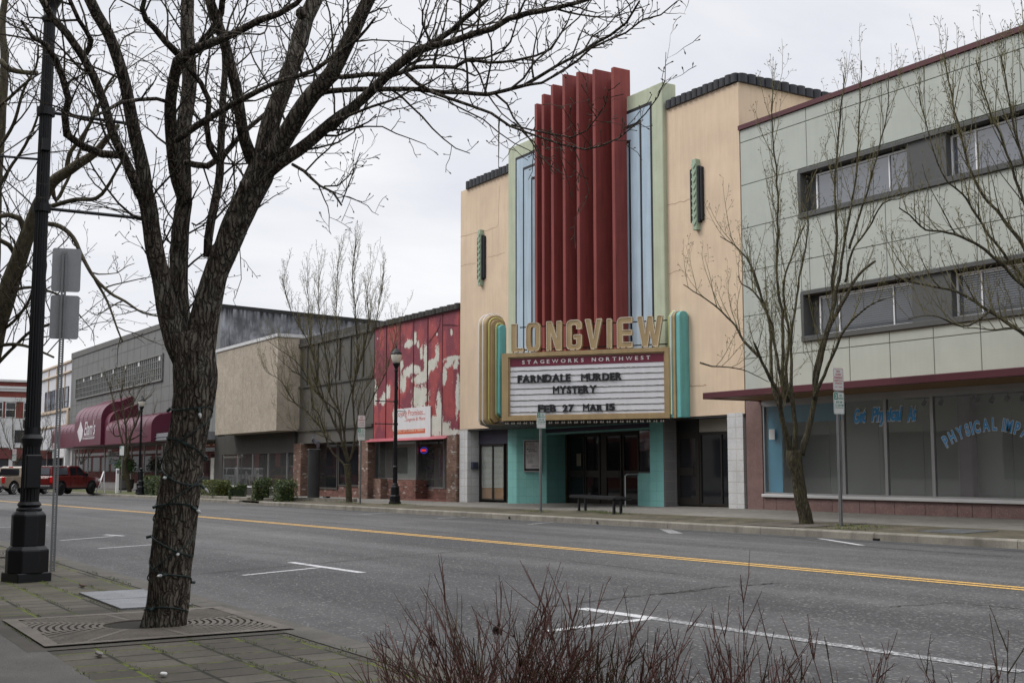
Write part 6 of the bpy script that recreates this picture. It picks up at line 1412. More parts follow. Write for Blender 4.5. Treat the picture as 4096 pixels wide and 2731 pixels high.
class Tree:
    def __init__(s, name, label, loc, bark, limb, twig, group=None, cat='tree'):
        s.T = thing(name, label, cat, loc, group); s.trunk = MB(); s.limbs = MB(); s.tw = MB(); s.bm = (bark, limb, twig); s.paths = []
    def px(s, z, pts, dep, k=1., grow=True, trunk=False, n=10, step=.08, wob=.01):
        """limb traced on the photo: pts (x, y, width px); dep (start, end) distance from the camera in metres"""
        sc = (z(1, 0)[0]-z(0, 0)[0]); L = len(pts); P = []; W = []
        for i, q in enumerate(pts):
            d = dep[0]+(dep[1]-dep[0])*(i/max(1, L-1)); P.append(atD(z, q[0], q[1], d)); W.append(q[2]*sc/2*d/4780*k)
        P, W = cr(P, W, step)
        if not trunk:
            P = [p if i in (0,) else p+Vector((noise.noise(p*3), noise.noise(p*3+Vector((9, 0, 0))), noise.noise(p*3+Vector((0, 9, 0)))))*wob for i, p in enumerate(P)]
        if trunk:
            def dis(p, d, i, th):
                q = Vector((math.cos(th)*2.2, math.sin(th)*2.2, p.z*1.1)); a = noise.noise(q*1.5)*.06
                g = abs(noise.noise(Vector((math.cos(th)*6, math.sin(th)*6, p.z*2.2))))
                g2 = abs(noise.noise(Vector((math.cos(th)*13, math.sin(th)*13, p.z*5+7)))); return 1+a+(.13*g+.09*g2)-.05
            s.trunk.tube(P, W, n, True, dis)
        else: s.limbs.tube(P, W, n)
        if grow: s.paths.append((P, W))
        return P, W
    def seg(s, mb, p, d, L, r0, r1, nseg, wander, up, sides, grav=0):
        pts = [p]; d = d.normalized(); cur = p
        for k in range(nseg):
            d = (d+rnd()*wander+Vector((0, 0, up))).normalized(); cur = cur+d*(L/nseg); pts.append(cur)
        W = [r0+(r1-r0)*k/nseg for k in range(nseg+1)]; mb.tube(pts, W, sides, False); return pts, W
    def grow(s, cfg, skip=.15):
        for P, W in list(s.paths): s._g(P, W, cfg, 0, skip)
    def _g(s, P, W, cfg, lv, skip=.1):
        c = cfg[lv]; acc = [0]
        for a, b in zip(P, P[1:]): acc.append(acc[-1]+(b-a).length)
        tot = acc[-1]; x = tot*skip+random.random()*c['sp']; i = 0
        while x < tot:
            while acc[i+1] < x: i += 1
            t = (x-acc[i])/max(1e-6, acc[i+1]-acc[i]); p = P[i].lerp(P[i+1], t); w_ = W[i]+(W[i+1]-W[i])*t; tg = (P[i+1]-P[i]).normalized()
            q = rnd(); q = (q-tg*q.dot(tg)).normalized(); an = math.radians(random.uniform(*c['an'])); d = tg*math.cos(an)+q*math.sin(an)+Vector((0, 0, c['up']))
            L = random.uniform(*c['len'])*(1-.35*x/tot if lv else 1)*(min(1, max(.22, w_/c['wref'])) if 'wref' in c else 1); r0 = min(w_*.6, c['r']*random.uniform(.75, 1.2))
            pts, ww = s.seg(s.tw if r0 < .012 else s.limbs, p, d, L, r0, c.get('r1', r0*.35), c['n'], c['w'], c.get('u2', .05), c['s'])
            if lv+1 < len(cfg): s._g(pts, ww, cfg, lv+1, .12)
            elif c.get('bud'):
                e = pts[-1]; dd = (pts[-1]-pts[-2]).normalized(); s.tw.tube([e, e+dd*c['bud']*.5, e+dd*c['bud']], [c['bud']*.12, c['bud']*.22, c['bud']*.03], 4, False)
            x += c['sp']*random.uniform(.5, 1.5)
    def done(s):
        if s.trunk.v: tr = s.trunk.build('trunk', s.bm[0], s.T, smooth=True); 
        else: tr = s.T
        if s.limbs.v: s.limbs.build('limbs', s.bm[1], s.T, smooth=True)
        s.tw.build('twigs', s.bm[2], s.T)
def zz7(x, y, w=0): return (x/1.9505, y/1.9505, w/1.9505)
# ---- the big foreground tree
D0 = (Vector((TB[0], TB[1], TB[2]))-Vector((0, 0, CZ))).dot(V_)
T = Tree('street_tree', 'big bare furrowed tree with three stems wrapped in string lights in the left foreground', TB, BK_MAIN, BK_MAIN, BK_TWIG)
trunkP, trunkW = T.px(zD, [(375, 1456, 118), (376, 1442, 108), (379, 1420, 99), (386, 1380, 93), (392, 1300, 92), (402, 1200, 93), (416, 1100, 90), (428, 1020, 88), (438, 960, 88), (446, 900, 92), (448, 850, 98), (446, 800, 92), (440, 760, 74)], (D0, D0-.02), grow=False, trunk=True, n=56, step=.02)
za = z7a
T.px(za, [(850, 1620, 150), (800, 1520, 135), (755, 1400, 100), (722, 1250, 82), (700, 1150, 80), (683, 1050, 76), (668, 950, 76), (652, 880, 76)], (D0, D0-.15), trunk=True, n=36, step=.025)
T.px(za, [(655, 900, 70), (640, 760, 62), (610, 620, 58), (585, 500, 56), (560, 380, 52), (525, 270, 52), (480, 150, 50), (430, 60, 50), (380, -40, 48)], (D0-.15, D0-.5), n=14)
T.px(za, [(640, 880, 60), (590, 790, 44), (545, 690, 40), (500, 580, 40), (470, 470, 38), (420, 340, 38), (370, 250, 36), (300, 150, 34), (235, 80, 32), (180, -20, 30)], (D0-.15, D0-.9), n=12)
T.px(za, [(525, 695, 34), (455, 690, 36), (370, 655, 34), (300, 605, 34), (290, 520, 32), (305, 450, 30), (280, 350, 30), (250, 270, 28), (205, 200, 24), (140, 160, 18), (90, 90, 12)], (D0-.2, D0-1.0), n=10)
T.px(za, [(385, 240, 26), (405, 180, 24), (350, 90, 20), (300, -30, 18)], (D0-.5, D0-.9), n=8)
T.px(za, [(820, 1600, 120), (808, 1450, 95), (800, 1300, 84), (803, 1150, 80), (812, 1000, 76), (826, 900, 70)], (D0+.08, D0+.15), trunk=True, n=36, step=.025)
T.px(za, [(830, 910, 64), (795, 810, 58), (775, 700, 56), (765, 580, 56), (763, 470, 52), (780, 360, 50), (800, 280, 52), (850, 235, 44), (920, 205, 40), (1000, 170, 36), (1080, 130, 34), (1160, 88, 32), (1250, 62, 28), (1330, 20, 24), (1380, -40, 20)], (D0+.1, D0-.9), n=14)
T.px(za, [(828, 905, 60), (822, 780, 58), (820, 640, 66), (835, 500, 66), (850, 360, 66), (842, 200, 62), (838, 60, 58), (840, -60, 56)], (D0+.2, D0+.5), n=14)
T.px(za, [(800, 245, 34), (745, 195, 30), (690, 125, 28), (655, 90, 26), (640, 40, 24), (660, -30, 20)], (D0-.2, D0-.6), n=8)
T.px(za, [(880, 230, 34), (940, 150, 30), (990, 60, 30), (1000, -40, 28)], (D0-.2, D0-.5), n=8)
T.px(za, [(880, 1640, 150), (905, 1500, 135), (930, 1360, 125), (965, 1230, 108), (1010, 1120, 108), (1060, 1000, 116), (1110, 890, 120), (1160, 790, 125), (1190, 700, 110)], (D0, D0-.1), trunk=True, n=44, step=.025)
T.px(za, [(1170, 730, 92), (1210, 560, 86), (1265, 410, 80), (1315, 270, 74), (1350, 130, 72), (1400, 20, 70), (1440, -60, 66)], (D0-.05, D0+.3), n=16)
T.px(za, [(1200, 720, 90), (1270, 620, 86), (1330, 520, 82), (1400, 420, 76), (1480, 330, 72), (1540, 230, 68), (1590, 130, 64), (1640, 20, 60), (1680, -60, 56)], (D0-.1, D0-.5), n=16)
T.px(za, [(1180, 790, 60), (1250, 730, 60), (1340, 670, 56), (1440, 590, 52), (1530, 520, 48), (1600, 470, 44)], (D0-.1, D0-.3), n=12)
T.px(z4b, [(30, 830, 70), (180, 700, 66), (330, 560, 64), (470, 430, 62), (600, 330, 60), (700, 300, 50), (830, 270, 44), (960, 220, 42), (1090, 185, 40), (1200, 115, 38), (1330, 80, 36), (1500, 50, 32), (1620, 20, 28), (1740, -10, 22)], (D0-.3, D0-1.2), n=12)
T.px(z4b, [(620, 320, 40), (720, 270, 40), (830, 190, 36), (900, 120, 34), (980, 60, 32), (1060, -10, 28)], (D0-.5, D0-.8), n=10)
T.px(z4b, [(-70, 610, 44), (30, 590, 40), (200, 575, 36), (400, 578, 34), (600, 580, 32), (760, 600, 30), (900, 605, 30), (1050, 615, 28), (1160, 590, 26), (1290, 555, 26), (1400, 490, 22), (1500, 430, 20), (1650, 350, 20), (1720, 300, 20), (1850, 230, 18), (1950, 150, 16), (2000, 70, 14), (2040, 10, 12)], (D0-.1, D0-1.3), n=8)
T.px(z4b, [(1290, 555, 20), (1400, 540, 18), (1500, 480, 18), (1620, 400, 16), (1720, 310, 16), (1830, 260, 14), (1950, 210, 13), (2060, 130, 12), (2180, 100, 10), (2290, 10, 8)], (D0-.9, D0-1.5), n=6)
T.px(z4b, [(520, 470, 28), (600, 540, 26), (700, 600, 26), (830, 650, 24), (950, 690, 22), (1080, 735, 20), (1200, 820, 18), (1330, 870, 16), (1430, 905, 15), (1560, 945, 14), (1690, 970, 13), (1800, 945, 12), (1910, 895, 10), (1990, 830, 9), (2080, 740, 8), (2160, 630, 7), (2205, 520, 6), (2210, 340, 4)], (D0-.4, D0-1.6), n=6, wob=.006)
T.px(z4b, [(1210, 810, 14), (1340, 845, 12), (1460, 870, 12), (1600, 895, 11), (1700, 850, 9), (1765, 765, 8), (1820, 680, 7), (1840, 580, 5)], (D0-.9, D0-1.5), n=5, wob=.005)
T.px(z4b, [(1765, 765, 7), (1720, 700, 6), (1700, 600, 5), (1690, 490, 4)], (D0-1.4, D0-1.5), n=5, wob=.004)
T.px(z4b, [(10, 470, 38), (100, 500, 34), (280, 480, 32), (450, 490, 30), (600, 440, 30), (720, 435, 28), (840, 440, 26), (920, 390, 26), (1060, 405, 20), (1230, 390, 18), (1370, 360, 16), (1470, 320, 14), (1520, 240, 12), (1570, 150, 10), (1610, 50, 6)], (D0, D0-1.0), n=8)
T.px(z4b, [(920, 385, 18), (1040, 375, 16), (1150, 330, 16), (1200, 270, 14), (1225, 190, 12), (1250, 90, 10), (1262, -10, 8)], (D0-.5, D0-.6), n=6)
T.px(z4b, [(20, 800, 22), (130, 760, 20), (300, 690, 18), (450, 640, 16), (560, 590, 14), (680, 540, 12), (770, 480, 8)], (D0-.4, D0-.9), n=6)
T.px(z4b, [(0, 880, 16), (80, 885, 14), (180, 840, 12), (280, 790, 10), (330, 740, 8)], (D0-.2, D0-.5), n=6)
T.px(zD, [(672, 378, 8), (700, 395, 8), (735, 425, 6), (765, 440, 6), (785, 470, 4)], (D0-.2, D0-.6), n=6)
T.px(zD, [(745, 428, 4), (775, 425, 4), (800, 405, 3), (812, 385, 2)], (D0-.5, D0-.7), n=5); T.px(zD, [(785, 466, 3), (800, 425, 3), (812, 395, 3), (828, 350, 2)], (D0-.6, D0-.7), n=5)
T.px(za, [(1130, 720, 60), (1095, 620, 54), (1075, 500, 52), (1060, 400, 50), (1020, 250, 48), (985, 140, 46), (950, 40, 44), (920, -50, 42)], (D0-.1, D0-.5), n=12)
T.px(za, [(930, 1150, 40), (945, 1000, 40), (965, 880, 40), (985, 780, 38), (992, 620, 34), (1000, 450, 32), (1010, 320, 28), (1000, 200, 20)], (D0+.1, D0+.3), n=8)
T.px(za, [(790, 630, 28), (850, 585, 30), (930, 530, 30), (1020, 480, 28), (1110, 435, 26), (1200, 390, 22), (1300, 350, 22), (1400, 320, 20), (1500, 250, 18), (1600, 180, 14), (1680, 80, 10)], (D0-.2, D0-1.2), n=8)
T.px(za, [(980, 730, 30), (935, 650, 28), (925, 560, 26), (935, 450, 26), (900, 370, 24), (850, 310, 22), (820, 250, 18)], (D0-.1, D0-.3), n=8)
T.px(za, [(760, 460, 20), (700, 440, 18), (620, 445, 18), (540, 460, 18), (470, 500, 14), (380, 540, 12), (310, 520, 10), (260, 490, 8)], (D0-.2, D0-.9), n=6)
T.px(za, [(640, 985, 14), (590, 960, 12), (530, 910, 10), (480, 850, 9), (420, 760, 8), (390, 700, 6)], (D0-.1, D0-.5), n=5)
T.px(za, [(825, 725, 30), (870, 740, 30), (930, 745, 30), (1000, 700, 26), (1080, 600, 22), (1150, 540, 20), (1210, 490, 18)], (D0+.1, D0+.3), n=8)
T.px(za, [(860, 1000, 8), (880, 1012, 8), (920, 990, 7), (950, 950, 6)], (D0, D0-.1), n=5)
spur = dict(sp=.075, len=(.02, .07), an=(40, 80), up=.1, r=.0026, r1=.0022, n=2, w=.25, s=3, bud=.02)
T.grow([dict(sp=.135, wref=.014, len=(.2, 1.1), an=(35, 75), up=.25, r=.008, n=7, w=.2, s=4, u2=.05), dict(sp=.12, len=(.07, .32), an=(30, 70), up=.2, r=.0038, r1=.0024, n=4, w=.22, s=3), spur])
for P, W in T.paths: T._g(P, [max(w_, .004) for w_ in W], [dict(spur, sp=.07, len=(.03, .09), r=.003)], 0, .05)
# burls and cut stubs on the big tree
for q, r in (((1100, 830), .045), ((1350, 60), .04)):
    p = atD(za, q[0], q[1], D0-.25); T.limbs.tube([p-Vector((0, 0, r)), p-Vector((0, 0, r*.4)), p+Vector((0, 0, r*.4)), p+Vector((0, 0, r))], [r*.4, r, r*.9, r*.4], 10)
T.done()
# string lights
sl_ = thing('string_lights', 'green string-light cable with clear faceted bulbs wound round the big tree trunk', 'string lights', TB)
def trunk_at(z):
    for (a, b_), (wa, wb) in zip(zip(trunkP, trunkP[1:]), zip(trunkW, trunkW[1:])):
        if a.z <= z <= b_.z: t = (z-a.z)/(b_.z-a.z); return a.lerp(b_, t), wa+(wb-wa)*t
    return trunkP[-1], trunkW[-1]
mb = MB(); pts = []; zA0_ = TB[2]+.08; zB1_ = TB[2]+1.62; turns = 7; nP = turns*26
for k in range(nP+1):
    t = k/nP; a = -2*math.pi*turns*t+1.; z = zA0_+(zB1_-zA0_)*t+.065*math.sin(a*1.0+1)*math.sin(t*17)+.03*math.sin(a*.5); z = max(zA0_-.02, z)
    c_, w_ = trunk_at(z); pts.append((c_.x+(w_*1.03+.003)*math.cos(a), c_.y+(w_*1.03+.003)*math.sin(a), z))
mb.tube(pts, .0038, 6); mb.tube([(x+.003, y, z+.005) for x, y, z in pts], .0035, 5); M_CAB = mat('green_cable', (.006, .02, .018), .5, bump=0, var=.1); mb.build('cable', M_CAB, sl_)
# second strand crossing downwards
mb = MB(); pts2 = []
for k in range(3*26+1):
    t = k/(3*26); a = 2*math.pi*3*t+2.4; z = TB[2]+.25+1.2*t+.05*math.sin(a+.5); c_, w_ = trunk_at(z); pts2.append((c_.x+(w_*1.05+.003)*math.cos(a), c_.y+(w_*1.05+.003)*math.sin(a), z))
mb.tube(pts2, .0038, 6); mb.build('cable', M_CAB, sl_)
M_BL = mat('clear_bulb', (.42, .42, .41), .15, var=.25, vs=60, fine=.2, bump=.3, bs=120)
for k in range(8, len(pts)-4, 8):
    p = Vector(pts[k]); c_, w_ = trunk_at(p.z); out = (p-Vector((c_.x, c_.y, p.z))).normalized()
    if out.dot(V_) > .6: continue
    d = (out*random.uniform(.2, 1)+Vector((0, 0, random.uniform(-1, .3)))+rnd()*.3).normalized()
    mb = MB(); mb.tube([p, p+d*.035], .0105, 8); so_ = mb.build('socket', M_CAB, sl_)
    if random.random() < .6:
        q = p+d*.035; mb = MB(); mb.tube([q, q+d*.007, q+d*.018, q+d*.03, q+d*.04], [.007, .0105, .0115, .0075, .002], 10); mb.build('bulb', M_BL, so_, smooth=True)
# ---- left neighbour tree (trunk outside the frame on the left)
dl = 15.5
lt = Vector(atD(zD, -75, 1250, dl)); lt.z = NS(lt.x, lt.y)
T = Tree('street_tree', 'bare tree leaning in from the left edge behind the black lamp post', tuple(lt), BK_FAR, BK_LIMB, BK_TWIG)
P = [lt, atD(zD, -70, 1150, dl), atD(zD, -60, 1000, dl), atD(za, -80, 1700, dl)]; W = [.2, .17, .15, .14]; P, W = cr(P, W, .06); T.trunk.tube(P, W, 20)
T.px(za, [(-80, 1700, 130), (-30, 1500, 100), (25, 1330, 85), (75, 1190, 75), (120, 1060, 66), (160, 950, 62), (190, 890, 58), (235, 815, 50), (300, 770, 46), (350, 735, 44), (420, 690, 36), (480, 620, 26), (530, 560, 18)], (dl, dl-1), n=12)
T.px(za, [(-80, 1680, 100), (-60, 1400, 80), (-30, 1200, 60), (-20, 900, 50), (0, 600, 44), (20, 300, 36), (10, 100, 30), (30, -30, 26)], (dl, dl+.5), n=10)
T.px(za, [(120, 1090, 30), (90, 980, 26), (40, 965, 24), (-20, 975, 20)], (dl, dl-.3), n=8)
T.px(za, [(80, 1170, 22), (40, 1100, 22), (-10, 1075, 20)], (dl, dl-.3), n=8)
T.px(za, [(200, 1000, 22), (270, 1015, 22), (330, 1065, 20), (370, 1150, 18), (420, 1240, 16), (490, 1310, 14), (560, 1350, 12), (640, 1400, 9), (720, 1420, 6)], (dl-.2, dl-.9), n=7)
T.px(za, [(425, 1250, 14), (480, 1350, 12), (515, 1440, 10), (550, 1530, 8)], (dl-.5, dl-.8), n=6)
T.px(za, [(190, 940, 22), (260, 915, 22), (340, 895, 20), (430, 890, 18), (480, 840, 16), (520, 770, 12), (560, 700, 9)], (dl, dl-.6), n=7)
T.px(za, [(300, 770, 24), (310, 690, 20), (380, 600, 18), (440, 480, 14), (480, 380, 12), (520, 330, 8)], (dl-.3, dl-.6), n=7)
T.px(za, [(235, 815, 20), (250, 900, 20), (290, 830, 14), (350, 700, 12), (400, 560, 10), (430, 470, 8)], (dl-.3, dl), n=6)
T.px(za, [(0, 270, 26), (40, 310, 26), (110, 325, 22), (170, 330, 22)], (dl, dl), n=7)
for q in (((-20, 1500), (60, 1440), (130, 1340), (170, 1210), (200, 1100)), ((-40, 1560), (60, 1540), (150, 1560), (240, 1600)), ((-30, 1350), (60, 1300), (160, 1290), (280, 1330), (360, 1420)), ((-40, 900), (40, 760), (120, 640), (170, 520), (200, 380)), ((-30, 700), (60, 560), (100, 420), (160, 300), (170, 200)), ((-40, 500), (40, 440), (140, 350)), ((-20, 1640), (120, 1500), (250, 1440), (330, 1390))):
    T.px(za, [(x, y, 18-2.6*i) for i, (x, y) in enumerate(q)], (dl, dl-.7), n=6)
T.grow([dict(sp=.28, len=(.4, 1.6), an=(30, 70), up=.3, r=.011, n=7, w=.16, s=4, u2=.04), dict(sp=.2, len=(.12, .6), an=(30, 65), up=.2, r=.005, r1=.003, n=4, w=.2, s=3), dict(spur, sp=.14, len=(.04, .1), r=.0035, bud=.028)])
T.done()
# ---- far side trees: pruned, with long upright shoots
shoot = [dict(sp=.19, len=(.4, 1.6), an=(20, 55), up=.8, r=.011, n=6, w=.07, s=4, u2=.16, r1=.003), dict(sp=.24, len=(.15, .7), an=(20, 55), up=.35, r=.0055, r1=.0035, n=4, w=.12, s=3, u2=.12), dict(sp=.11, len=(.04, .12), an=(40, 80), up=.1, r=.0045, r1=.0035, n=2, w=.2, s=3, bud=.04)]
def far_tree(label, base_px, trunk, limbs, z, spread, cfgs=shoot, dens=1., bark=BK_FAR, twig=BK_YEL, k=1., trunkz=None, dep=None, tk=1.):
    b = onS(zD, base_px[0], base_px[1], FS) if dep is None else tuple(atD(zD, base_px[0], base_px[1], dep)); b = (b[0], b[1], FS(b[0], b[1])); d = (Vector(b)-Vector((0, 0, CZ))).dot(V_)
    T = Tree('street_tree', label, b, bark, BK_FAR, twig, 'bare street trees along the far pavement')
    tz = trunkz or z
    T.px(tz, trunk, (d, d), k, grow=False, trunk=True, n=24, step=.05)
    for L in limbs:
        a = random.uniform(-1, 1)*spread; w0, w1 = L[0]; pts = L[1:]; n = len(pts)
        T.px(z, [(x, y, .8*(w0+(w1-w0)*(i/(n-1))**.7)) for i, (x, y) in enumerate(pts)], (d, d+a), k, n=8, step=.12, wob=.03)
    c = [dict(q) for q in cfgs]; c[0]['sp'] /= dens
    for q in c:
        q['r'] *= tk
        if 'r1' in q: q['r1'] *= tk
    T.grow(c, .22); T.done(); return T
q6 = lambda x, y: (((2600+x/1.572)-2800)*1.206, ((1500+y/1.572)-200)*1.206)
far_tree('leaning bare tree in a square grate before the green office building', (1850, 1202), [(985, 945, 92), (975, 880, 84), (950, 780, 84), (935, 680, 78), (920, 600, 84), (905, 530, 100), (905, 470, 90)],
 [((40, 14), q6(890, 500), q6(850, 350), q6(815, 200), (385, 1670), (330, 1568), (290, 1480), (262, 1410)), ((20, 5), (285, 1480), (210, 1400), (170, 1330), (90, 1250), (0, 1180), (-80, 1130)), ((26, 5), (384, 1721), (345, 1600), (340, 1350), (270, 1100), (220, 1000), (160, 940), (100, 900)),
  ((24, 5), (425, 1700), (385, 1568), (350, 1350), (290, 1200), (240, 1150), (200, 1130), (180, 1090)), ((36, 5), q6(915, 500), q6(915, 350), q6(890, 150), (400, 1568), (400, 1300), (370, 1100), (375, 800), (370, 600), (350, 400), (345, 170)), ((24, 5), (441, 1683), (415, 1568), (430, 1380), (400, 1150), (440, 1000), (490, 880), (510, 830)),
  ((26, 6), (446, 1700), (440, 1568), (440, 1400), (480, 1100), (520, 850), (510, 650)), ((42, 6), q6(950, 500), q6(1000, 330), q6(1035, 150), (550, 1568), (580, 1450), (640, 1250), (640, 1100), (660, 900), (650, 700), (660, 500), (690, 200), (690, 120)), ((30, 14), (553, 1683), (565, 1568), (620, 1350), (700, 1200), (740, 1120), (790, 1060), (850, 1020)),
  ((22, 5), (640, 1250), (680, 1050), (700, 900), (740, 700), (760, 500), (770, 300), (780, 50)), ((26, 5), (548, 1683), (600, 1568), (680, 1380), (760, 1280), (850, 1220), (935, 1185)), ((16, 5), (700, 1120), (740, 960), (830, 830), (880, 740), (960, 720), (1010, 690)), ((16, 4), (720, 960), (800, 700), (860, 480), (905, 300), (910, 120)),
  ((12, 4), (0, 1568-60), (60, 1525), (140, 1530), (230, 1550), (330, 1600))], z6, 1.1, trunkz=z4, dens=.85, tk=.9)
far_tree('bare upright tree before the dark panelled shop', (801, 1153), [(1195, 1425, 54), (1192, 1350, 50), (1188, 1250, 46), (1182, 1160, 50), (1178, 1110, 56)],
 [((24, 7), (1170, 1130), (1080, 1040), (1030, 960), (990, 860), (900, 740), (820, 660), (700, 590), (650, 540)), ((28, 12), (1180, 1100), (1130, 900), (1070, 780), (1000, 620), (900, 500), (800, 400), (730, 370)), ((30, 5), (1190, 1100), (1150, 850), (1120, 700), (1040, 550), (1030, 350), (1000, 200), (960, 0), (950, -250), (960, -420)),
  ((24, 8), (1200, 1080), (1240, 900), (1230, 700), (1220, 500), (1250, 400), (1260, 150), (1240, -150), (1220, -420), (1250, -640)), ((20, 5), (1200, 1080), (1250, 950), (1290, 850), (1330, 700), (1400, 550), (1480, 400), (1540, 200), (1580, 0)), ((20, 5), (1160, 850), (1180, 650), (1240, 450), (1300, 250), (1390, 50), (1440, -200), (1470, -400)),
  ((20, 5), (1130, 900), (1100, 700), (960, 560), (920, 300), (850, 100), (760, -50), (700, -200), (660, -380)), ((16, 5), (1120, 750), (1090, 450), (1100, 150), (1090, -150), (1100, -400), (1120, -560)), ((16, 5), (1000, 620), (930, 350), (880, 100), (870, -150), (860, -350)), ((12, 4), (870, 700), (760, 620), (650, 450), (540, 380), (500, 320)), ((12, 4), (900, 500), (780, 300), (640, 200), (540, 120)), ((14, 4), (1300, 250), (1350, 0), (1340, -250), (1370, -420)), ((12, 4), (1180, 1000), (1000, 900), (900, 860), (780, 850), (690, 810)), ((14, 4), (1000, 860), (940, 700), (900, 640), (880, 450)), ((14, 4), (1240, 900), (1270, 700), (1300, 560), (1380, 420), (1400, 250))], z2, 1.5, dens=1.35, tk=1.5)
far_tree('bare tree reaching in from the right edge before the green office building', (2457, 1216), [(4275*.5742-0, 1216, 26), (2440, 1130, 24), (2430, 1060, 24), (2410, 980, 30), (2395, 940, 34)],
 [((34, 8), (1790, 1720), (1700, 1560), (1568, 1380), (1400, 1260), (1300, 1195), (1190, 1155), (1000, 1115), (940, 1080)), ((30, 7), (1790, 1700), (1640, 1250), (1500, 1080), (1350, 950), (1200, 880), (1090, 870), (1010, 800), (960, 760)), ((34, 7), (1800, 1700), (1650, 1200), (1560, 950), (1450, 800), (1350, 680), (1280, 500), (1220, 250), (1175, 20)),
  ((30, 7), (1800, 1700), (1700, 1100), (1568, 750), (1480, 500), (1400, 300), (1330, 50)), ((20, 5), (1600, 1150), (1400, 900), (1270, 700), (1200, 640), (1130, 500), (1050, 180)), ((30, 7), (1820, 1700), (1750, 900), (1568, 560), (1500, 300), (1450, 20)), ((18, 5), (1660, 1480), (1540, 1350), (1400, 1350), (1270, 1340)), ((16, 5), (1400, 1255), (1300, 1330), (1200, 1310), (1120, 1280), (1000, 1300)), ((30, 7), (1830, 1700), (1800, 1000), (1700, 500), (1600, 100), (1560, -100))], z6, 1., dens=1.1, trunkz=zD)
BG = [dict(sp=.26, len=(.5, 1.5), an=(20, 55), up=.6, r=.014, n=5, w=.1, s=3, u2=.1, r1=.005), dict(sp=.25, len=(.2, .7), an=(25, 60), up=.3, r=.007, r1=.005, n=3, w=.15, s=3)]
far_tree('bare tree with orange torn bark before the furniture store, nearer the red truck', (224, 1118), [(895, 1068, 40), (893, 1000, 38), (893, 900, 36), (895, 800, 40), (900, 770, 40)],
 [((24, 12), (895, 800), (900, 700), (930, 600), (925, 500), (945, 400), (955, 240)), ((14, 5), (880, 800), (820, 700), (800, 620), (760, 560), (620, 520), (560, 480)), ((14, 5), (905, 760), (940, 650), (990, 560), (1030, 480), (1060, 380)), ((14, 5), (900, 640), (850, 560), (800, 450), (780, 390)), ((12, 5), (930, 560), (980, 480), (990, 360), (940, 240), (960, 200)), ((12, 5), (870, 780), (780, 660), (700, 620), (600, 560))], z1, 1.4, BG, .9, k=1.05, tk=1.4)
far_tree('bare tree with pale stubs before the furniture store, left of the hedge', (290, 1130), [(1192, 1085, 36), (1180, 1000, 40), (1155, 900, 44), (1140, 820, 50), (1150, 770, 52)],
 [((26, 7), (1150, 780), (1130, 650), (1100, 520), (1080, 420), (1050, 300), (1020, 150), (970, 20), (940, -30)), ((30, 7), (1160, 770), (1160, 600), (1150, 450), (1130, 300), (1110, 180), (1140, 60), (1150, -50)), ((26, 14), (1170, 760), (1200, 560), (1260, 420), (1290, 320), (1320, 230)), ((18, 6), (1190, 600), (1290, 540), (1380, 430), (1440, 360)), ((20, 6), (1150, 450), (1200, 350), (1230, 220), (1190, 150), (1280, 60)), ((18, 6), (1110, 550), (1060, 560), (1040, 500), (1080, 430)), ((14, 5), (1130, 300), (1230, 240), (1300, 120), (1390, 60)), ((14, 5), (1180, 300), (1300, 250), (1400, 180)), ((14, 5), (1170, 600), (1230, 480), (1210, 350), (1180, 240), (1100, 100))], z1, 1.6, BG, .9, k=1.05, tk=1.4)
far_tree('bushy bare tree before the red brick corner building, behind the beige truck', (58, 1118), [(395*.0+58, 1118, 10), (58, 1090, 9), (58, 1070, 10)],
 [((14, 6), (150, 1060), (110, 900), (60, 780), (20, 640), (-10, 560)), ((14, 6), (155, 1060), (140, 880), (130, 700), (140, 560), (180, 420)), ((14, 6), (165, 1060), (210, 900), (230, 740), (200, 560), (190, 400)), ((14, 6), (170, 1060), (260, 900), (300, 700), (260, 560)), ((12, 5), (150, 1040), (60, 960), (0, 840), (-60, 700)), ((12, 5), (170, 1040), (340, 900), (420, 780), (470, 650))], z3c, 2., BG, .8, tk=1.8, dep=118)
far_tree('bare tree between the tall lamp post and the sign post, before the white corner building', (165, 1118), [(165, 1118, 9), (166, 1090, 8), (168, 1060, 9)],
 [((12, 5), (440, 1010), (440, 880), (470, 760), (480, 650), (500, 560)), ((12, 5), (440, 1010), (520, 900), (540, 780), (530, 660)), ((12, 5), (440, 1000), (400, 860), (380, 700), (400, 600)), ((10, 5), (450, 960), (540, 860), (600, 800))], z3c, 2., BG, .8, tk=1.8, dep=104)
